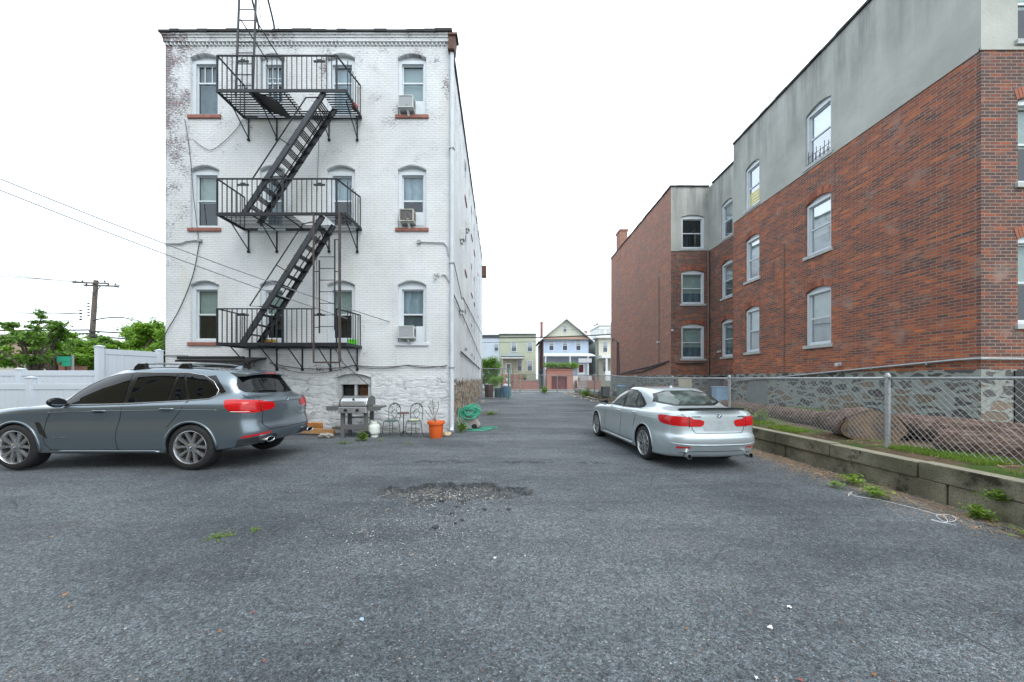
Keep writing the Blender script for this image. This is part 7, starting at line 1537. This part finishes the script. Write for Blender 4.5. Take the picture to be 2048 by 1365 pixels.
for i, xc in enumerate((-.33, -1.10)):
    p = MB(); p.tube(catmull([(xc, -.60, 1.775), (xc, -.3, 1.80), (xc, .3, 1.80), (xc, .60, 1.775)], 5), .017, 8); cb = obj('roof_bar', p, m_galv, S.t, local=True, smooth=True)
    for sg in (1, -1): p = MB(); p.prism([(xc+.13, (.60)*sg, 1.66), (xc+.10, .60*sg, 1.745), (xc+.04, .60*sg, 1.80), (xc-.08, .60*sg, 1.80), (xc-.11, .60*sg, 1.66)], (0, .07*sg, -.01)); obj('bar_foot', p, m_trimb, cb, local=True, bevel=.012)
h = S.hit((0, 0, 1.125), RD); emblem(S.t, Vector(h[0])+Vector((-.003, 0, 0)), Vector((-1, 0, .12)), .041)
for (y0, z0, n_) in ((-.42, 1.165, 4), (-.42, .86, 6)):
    p = MB()
    for k in range(n_): h = S.hit((0, y0-k*.035, z0), RD); q = h[0]; p.obox(q+Vector((-.004, 0, 0)), (.003, 0, 0), (0, .012, 0), (0, 0, .012)); 
    obj('badge_lettering', p, m_chrome, S.t, local=True)
p = MB()
for k in range(7): h = S.hit((.80-.03*k, 1.2, .545), SD); p.obox(h[0]+Vector((0, .004, 0)), (.011, 0, 0), (0, .003, 0), (0, 0, .009))
obj('badge_lettering', p, m_chrome, S.t, local=True)
p = MB(); c = Vector((-1.55, 0, 1.73)); p.add([c+Vector((.12, 0, -.01)), c+Vector((-.06, -.03, -.01)), c+Vector((-.06, .03, -.01)), c+Vector((-.055, 0, .05))], [(0, 1, 3), (0, 3, 2), (1, 2, 3), (0, 2, 1)]); obj('antenna', p, m_suv, S.t, local=True)
for x in AX:
    for sg in (1, -1): S.wheel(x, sg, .835, .380, .25, .282, 5)
S.finish(AX, .415, .955)
# ---------------------------------------------------------------- the silver saloon
XB = [2.18, 2.14, 2.0, 1.83, 1.405, .75, 0, -.75, -1.405, -1.95, -2.25, -2.385, -2.42]; YB = [0, .45, .74, .84, .893, .893, .89, .893, .903, .87, .745, .43, 0]
rowsD = [
 R_(mul(XB, .90), mul(YB, .62), [.17]*9+[.20, .22, .23, .23]),
 R_(mul(XB, .965), mul(YB, .95), [.17]*9+[.20, .22, .23, .23]),
 R_(mul(XB, .99), mul(YB, .99), [.28]*9+[.30, .32, .33, .33]),
 R_(XB[:9]+[-1.96, -2.28, -2.42, -2.455], mul(YB, 1.004), [.42]*9+[.45, .47, .48, .48]),
 R_(XB[:9]+[-1.96, -2.28, -2.42, -2.455], mul(YB, 1.0), [.55]*9+[.56, .575, .59, .59]),
 R_(XB[:9]+[-1.95, -2.25, -2.385, -2.415], mul(YB, .985), [.60, .61, .62, .64, .68, .70, .71, .71, .70, .66, .64, .635, .635]),
 R_([2.10, 2.06, 1.93, 1.79]+XB[4:9]+[-1.94, -2.24, -2.37, -2.405], mul(YB, .995), [.68, .69, .72, .77, .80, .82, .835, .85, .86, .86, .86, .86, .86]),
 R_([1.96, 1.92, 1.80, 1.68, 1.36, .75, 0, -.75, -1.39, -1.92, -2.21, -2.36, -2.40], [0, .40, .64, .74, .84, .868, .87, .872, .87, .825, .71, .42, 0], [.78, .79, .81, .84, .87, .885, .90, .92, .94, .965, .985, .995, .998]),
 R_([1.80, 1.76, 1.64, 1.5, 1.25, .72, 0, -.7, -1.33, -1.84, -2.12, -2.31, -2.37], [0, .37, .58, .68, .76, .82, .83, .835, .82, .755, .645, .39, 0], [.84, .85, .865, .885, .91, .92, .935, .955, .98, 1.01, 1.028, 1.04, 1.045]),
 R_([1.04, 1.02, .95, .86, .76, .5, 0, -.6, -1.13, -1.49, -1.66, -1.75, -1.77], [0, .28, .5, .64, .73, .785, .80, .80, .775, .72, .64, .38, 0], [.985, .985, .975, .965, .96, .955, .965, .985, 1.01, 1.045, 1.055, 1.06, 1.06]),
 R_([.58, .57, .52, .46, .36, .15, -.1, -.55, -.97, -1.25, -1.38, -1.44, -1.45], [0, .26, .45, .57, .64, .70, .72, .72, .70, .655, .57, .34, 0], [1.21, 1.21, 1.205, 1.20, 1.19, 1.19, 1.20, 1.21, 1.215, 1.22, 1.22, 1.22, 1.22]),
 R_([.13, .12, .09, .03, -.05, -.2, -.37, -.6, -.82, -.98, -1.06, -1.09, -1.10], [0, .22, .39, .49, .55, .59, .61, .61, .60, .57, .49, .30, 0], [1.37, 1.37, 1.365, 1.355, 1.35, 1.355, 1.36, 1.36, 1.355, 1.35, 1.355, 1.36, 1.36]),
 R_([.05, .04, .0, -.05, -.12, -.25, -.4, -.58, -.77, -.9, -.97, -1.0, -1.01], [0, .19, .33, .41, .46, .50, .51, .51, .50, .47, .41, .25, 0], [1.39, 1.39, 1.39, 1.39, 1.39, 1.40, 1.405, 1.403, 1.398, 1.39, 1.385, 1.385, 1.385]),
 R_([.02, .01, -.02, -.07, -.14, -.26, -.4, -.57, -.74, -.86, -.93, -.95, -.96], [0]*13, [1.395, 1.397, 1.405, 1.41, 1.415, 1.42, 1.425, 1.423, 1.417, 1.41, 1.403, 1.40, 1.40])]
th = math.atan2(2.75, -.25)
rl = Vector((2.62, 6.95, 0)); u_ = Vector((cos(th), sin(th), 0)); lft = Vector((-sin(th), cos(th), 0)); ctr = rl+u_*1.405-lft*.87
D_ = Car('parked_car', 'silver saloon car with black boot spoiler parked along the retaining wall', rowsD, (ctr.x, ctr.y, 0), th, m_sed); D_.wz = .335
AX = (1.405, -1.405)
band_ = [(.62, .965), (.40, 1.125), (.20, 1.23), (-.02, 1.31), (-.28, 1.345), (-.62, 1.335), (-.85, 1.285), (-1.08, 1.18), (-1.24, 1.075), (-1.20, 1.03), (-1.08, 1.0), (-.6, .975), (0, .965)]
glD = [[(.56, .985), (.37, 1.12), (.17, 1.22), (-.03, 1.29), (-.20, 1.318), (-.24, .985)], [(-.36, .99), (-.34, 1.32), (-.60, 1.31), (-.80, 1.265), (-.86, 1.01)], [(-.895, 1.012), (-.845, 1.25), (-1.03, 1.165), (-1.17, 1.065), (-1.12, 1.035)]]
D_.patch('window_frame', [(x, 1.2, z) for x, z in band_], SD, m_trimb, .003, mir=True, cuts=5)
def seeglass(): 
    k = NT('clear_car_glass'); nn = k.noise(k.pos(), 3.0, 3, .5); c = k.mix(k.step(nn, .42, .60), s2l((34, 46, 44)), s2l((84, 96, 92))); return k.bsdf(c, .04, 0, None, coat=.3, spec=.6)
m_sg = seeglass()
for g_ in glD: D_.patch('side_window', [(x, 1.2, z) for x, z in g_], SD, m_sg, .0065, mir=True, cuts=5)
D_.line('window_trim', [(x, 1.2, z) for x, z in band_], SD, m_trimb, .010, .003, mir=True, closed=True, step=.04)
D_.patch('windshield', [(0, -.56, 1.02), (0, .56, 1.02), (0, .44, 1.33), (0, -.44, 1.33)], (-1, 0, 0), m_sg, .004, cuts=4)
rw = D_.patch('rear_window_frame', [(0, -.72, 1.074), (0, .72, 1.074), (0, .55, 1.345), (0, -.55, 1.345)], RD, m_trimb, .004, cuts=5, rnd=1)[0]
D_.patch('rear_window', [(0, -.645, 1.092), (0, .645, 1.092), (0, .50, 1.328), (0, -.50, 1.328)], RD, m_sg, .007, cuts=5, rnd=1)
for L_ in ([(.62, 1.2, .96), (.72, 1.2, .80), (.74, 1.2, .40), (.66, 1.2, .27)], [(-.31, 1.2, .97), (-.30, 1.2, .75), (-.24, 1.2, .27)], [(-1.15, 1.2, 1.02), (-1.10, 1.2, .88), (-.98, 1.2, .70), (-.95, 1.2, .6)]): D_.line('panel_gap', L_, SD, m_gap, .004, 0, mir=True, rnd=1)
D_.line('waist_crease', [(1.0, 1.2, .80), (0, 1.2, .83), (-1.2, 1.2, .86), (-1.9, 1.2, .86)], SD, m_sed, .006, -.001, mir=True)
D_.line('sill_skirt', [(.85, 1.2, .235), (-.88, 1.2, .235)], SD, m_sed, .026, .0, mir=True, n=8); D_.line('sill_gap', [(.9, 1.2, .285), (-.9, 1.2, .285)], SD, m_gap, .006, .0, mir=True)
D_.line('boot_gap', [(0, .62, .985), (0, .60, .95), (0, .50, .90), (0, .47, .72), (0, .42, .655), (0, -.42, .655), (0, -.47, .72), (0, -.50, .90), (0, -.60, .95), (0, -.62, .985)], RD, m_gap, .005, 0)
D_.patch('plate_recess', [(0, -.30, .865), (0, .30, .865), (0, .27, .69), (0, -.27, .69)], RD, M('silver_recess', (168, 178, 182), .45, .4), .003, cuts=3, rnd=0)
D_.line('bumper_crease', [(0, .80, .47), (0, .5, .455), (0, -.5, .455), (0, -.80, .47)], RD, m_sed, .010, .002)
D_.line('bumper_crease', [(0, .66, .30), (0, .4, .34), (0, -.4, .34), (0, -.66, .30)], RD, m_gap, .005, .0)
for sg in (1, -1):
    D_.patch('tail_light', [(-1.98, .9*sg, .935), (-2.10, .86*sg, .945), (-2.28, .62*sg, .935), (-2.36, .44*sg, .925), (-2.36, .44*sg, .77), (-2.28, .70*sg, .77), (-2.08, .9*sg, .80), (-2.0, .9*sg, .86)], (.9, -.8*sg, 0), m_tail, .008, cuts=4, rnd=1)
    D_.patch('tail_light', [(0, .53*sg, .90), (0, .33*sg, .885), (0, .27*sg, .86), (0, .28*sg, .80), (0, .33*sg, .765), (0, .53*sg, .765)], RD, m_tail, .007, cuts=4)
    D_.patch('rear_reflector', [(-2.3, .72*sg, .425), (-2.38, .52*sg, .42), (-2.38, .50*sg, .395), (-2.3, .72*sg, .385)], (1, -.4*sg, 0), m_refl, .006, cuts=2)
    e = MB(); c_ = Vector((-2.43, .56*sg, .262)); e.lathe([(.042, .1), (.042, 0), (.036, 0), (.034, .1)], (c_.x, c_.y, c_.z), 'x', 20); e.m = 1; e.lathe([(0, .04), (.036, .04)], (c_.x, c_.y, c_.z), 'x', 20); obj('exhaust_tip', e, [m_chrome, m_gap], D_.t, local=True, smooth=True, autos=40)
    D_.patch('headlight', [(2.0, .70*sg, .78), (1.80, .85*sg, .80), (1.72, .88*sg, .76), (2.0, .80*sg, .66), (2.12, .55*sg, .66), (2.1, .5*sg, .72)], (-1, -1.2*sg, 0), m_tailw, .005, cuts=3)
    D_.line('wheel_arch_lip', [(AX[1]+.375*cos(a), 1.2*sg, .335+.375*sin(a)) for a in [pi*(-.05+1.1*i/24) for i in range(25)]], (0, -sg, 0), m_sed, .012, .0, n=8, step=.5)
    D_.line('wheel_arch_lip', [(AX[0]+.375*cos(a), 1.2*sg, .335+.375*sin(a)) for a in [pi*(-.05+1.1*i/24) for i in range(25)]], (0, -sg, 0), m_sed, .012, .0, n=8, step=.5)
    for (xa, z_) in ((-.12, .865), (-1.0, .895)):
        h = D_.hit((xa, 1.2*sg, z_), (0, -sg, 0)); q = h[0]; p = MB(); p.tube(catmull([q+Vector((.10, 0, 0)), q+Vector((.06, .026*sg, .004)), q+Vector((-.06, .030*sg, .004)), q+Vector((-.11, .0, .0))], 4), .013, 8); obj('door_handle', p, m_sed, D_.t, local=True, smooth=True)
    p = MB(); c = Vector((.50, .98*sg, 1.0)); bm = bmesh.new(); bmesh.ops.create_uvsphere(bm, u_segments=20, v_segments=12, radius=1)
    p.add([(c.x+(v.co.x*.075 if v.co.x > 0 else v.co.x*.03), c.y+v.co.y*.105, c.z+v.co.z*.068+.012*v.co.y*sg) for v in bm.verts], [tuple(v.index for v in f.verts) for f in bm.faces]); bm.free(); mr = obj('mirror', p, m_trimb, D_.t, local=True, smooth=True)
    p = MB(); p.tube([(.50, .80*sg, .965), (.50, .94*sg, .965)], .02, 8); obj('mirror_stalk', p, m_trimb, mr, local=True); p = MB(); p.add([(c.x-.032, c.y+.09*cos(2*pi*k/20), c.z+.056*sin(2*pi*k/20)) for k in range(20)], [tuple(range(20))]); obj('mirror_glass', p, M('mirror_glass', (120, 130, 138), .05, 1.), mr, local=True)
h = D_.hit((0, 0, .955), RD); emblem(D_.t, Vector(h[0])+Vector((-.003, 0, 0)), Vector((-1, 0, .1)), .041)
for (y0, z0, n_) in ((.46, .935, 6), (-.36, .935, 6)):
    p = MB()
    for k in range(n_): h = D_.hit((0, y0-k*.024, z0), RD); p.obox(h[0]+Vector((-.004, 0, 0)), (.003, 0, 0), (0, .008, 0), (0, 0, .008))
    obj('badge_lettering', p, m_clad, D_.t, local=True)
for sg in (1, -1): D_.line('lamp_gap', [(0, .515*sg, .94), (0, .515*sg, .755)], RD, m_gap, .006, .006)
# lip spoiler on the boot edge
p = MB(); n = 20
for i in range(n+1):
    y = -.60+1.2*i/n; xx = -2.375+.17*(abs(y)/.6)**2.6; zz = 1.045-.02*(y/.6)**2; p.v += [(xx+.10, y, zz+.004), (xx-.0, y, zz+.045), (xx-.025, y, zz+.042), (xx-.005, y, zz+.0)]
for i in range(n):
    for k in range(4): p.f.append((4*i+k, 4*i+(k+1) % 4, 4*i+4+(k+1) % 4, 4*i+4+k))
p.f += [(0, 1, 2, 3), (4*n+3, 4*n+2, 4*n+1, 4*n)]; p.mi = [0]*len(p.f); obj('boot_spoiler', p, m_trimb, D_.t, local=True, smooth=True, autos=40)
p = MB(); c = Vector((-.84, 0, 1.405)); p.add([c+Vector((.10, 0, -.01)), c+Vector((-.05, -.025, -.01)), c+Vector((-.05, .025, -.01)), c+Vector((-.045, 0, .045))], [(0, 1, 3), (0, 3, 2), (1, 2, 3), (0, 2, 1)]); obj('antenna', p, m_sed, D_.t, local=True)
for x in AX:
    for sg in (1, -1): D_.wheel(x, sg, .785, .328, .225, .25, 5)
D_.finish(AX, .362, .893)

# ================================================================ the house behind the photographer, seen only in reflections
t = thing('clapboard_house', 'tan clapboard house behind the photographer, reflected in the car windows', 'house', (-12, -13, 0)); p = MB(); p.box(-46, -2.0, -19, -7, -.1, 13.2); obj('wall', p, siding('tan_siding', (168, 152, 120), .16, .35), t); p = MB(); p.box(-46.4, -1.6, -19.4, -6.6, 13.201, 13.6); obj('roof', p, m_tar, t)
for k in range(5):
    for z in (1.2, 4.1, 7.0, 10.): p = MB(); p.box(-23+k*4.2, -21.9+k*4.2, -7.0, -6.93, z, z+1.5); obj('window', p, m_wframe, t); p = MB(); p.box(-22.9+k*4.2, -22+k*4.2, -6.94, -6.92, z+.1, z+1.4); obj('pane', p, m_cglass, t)
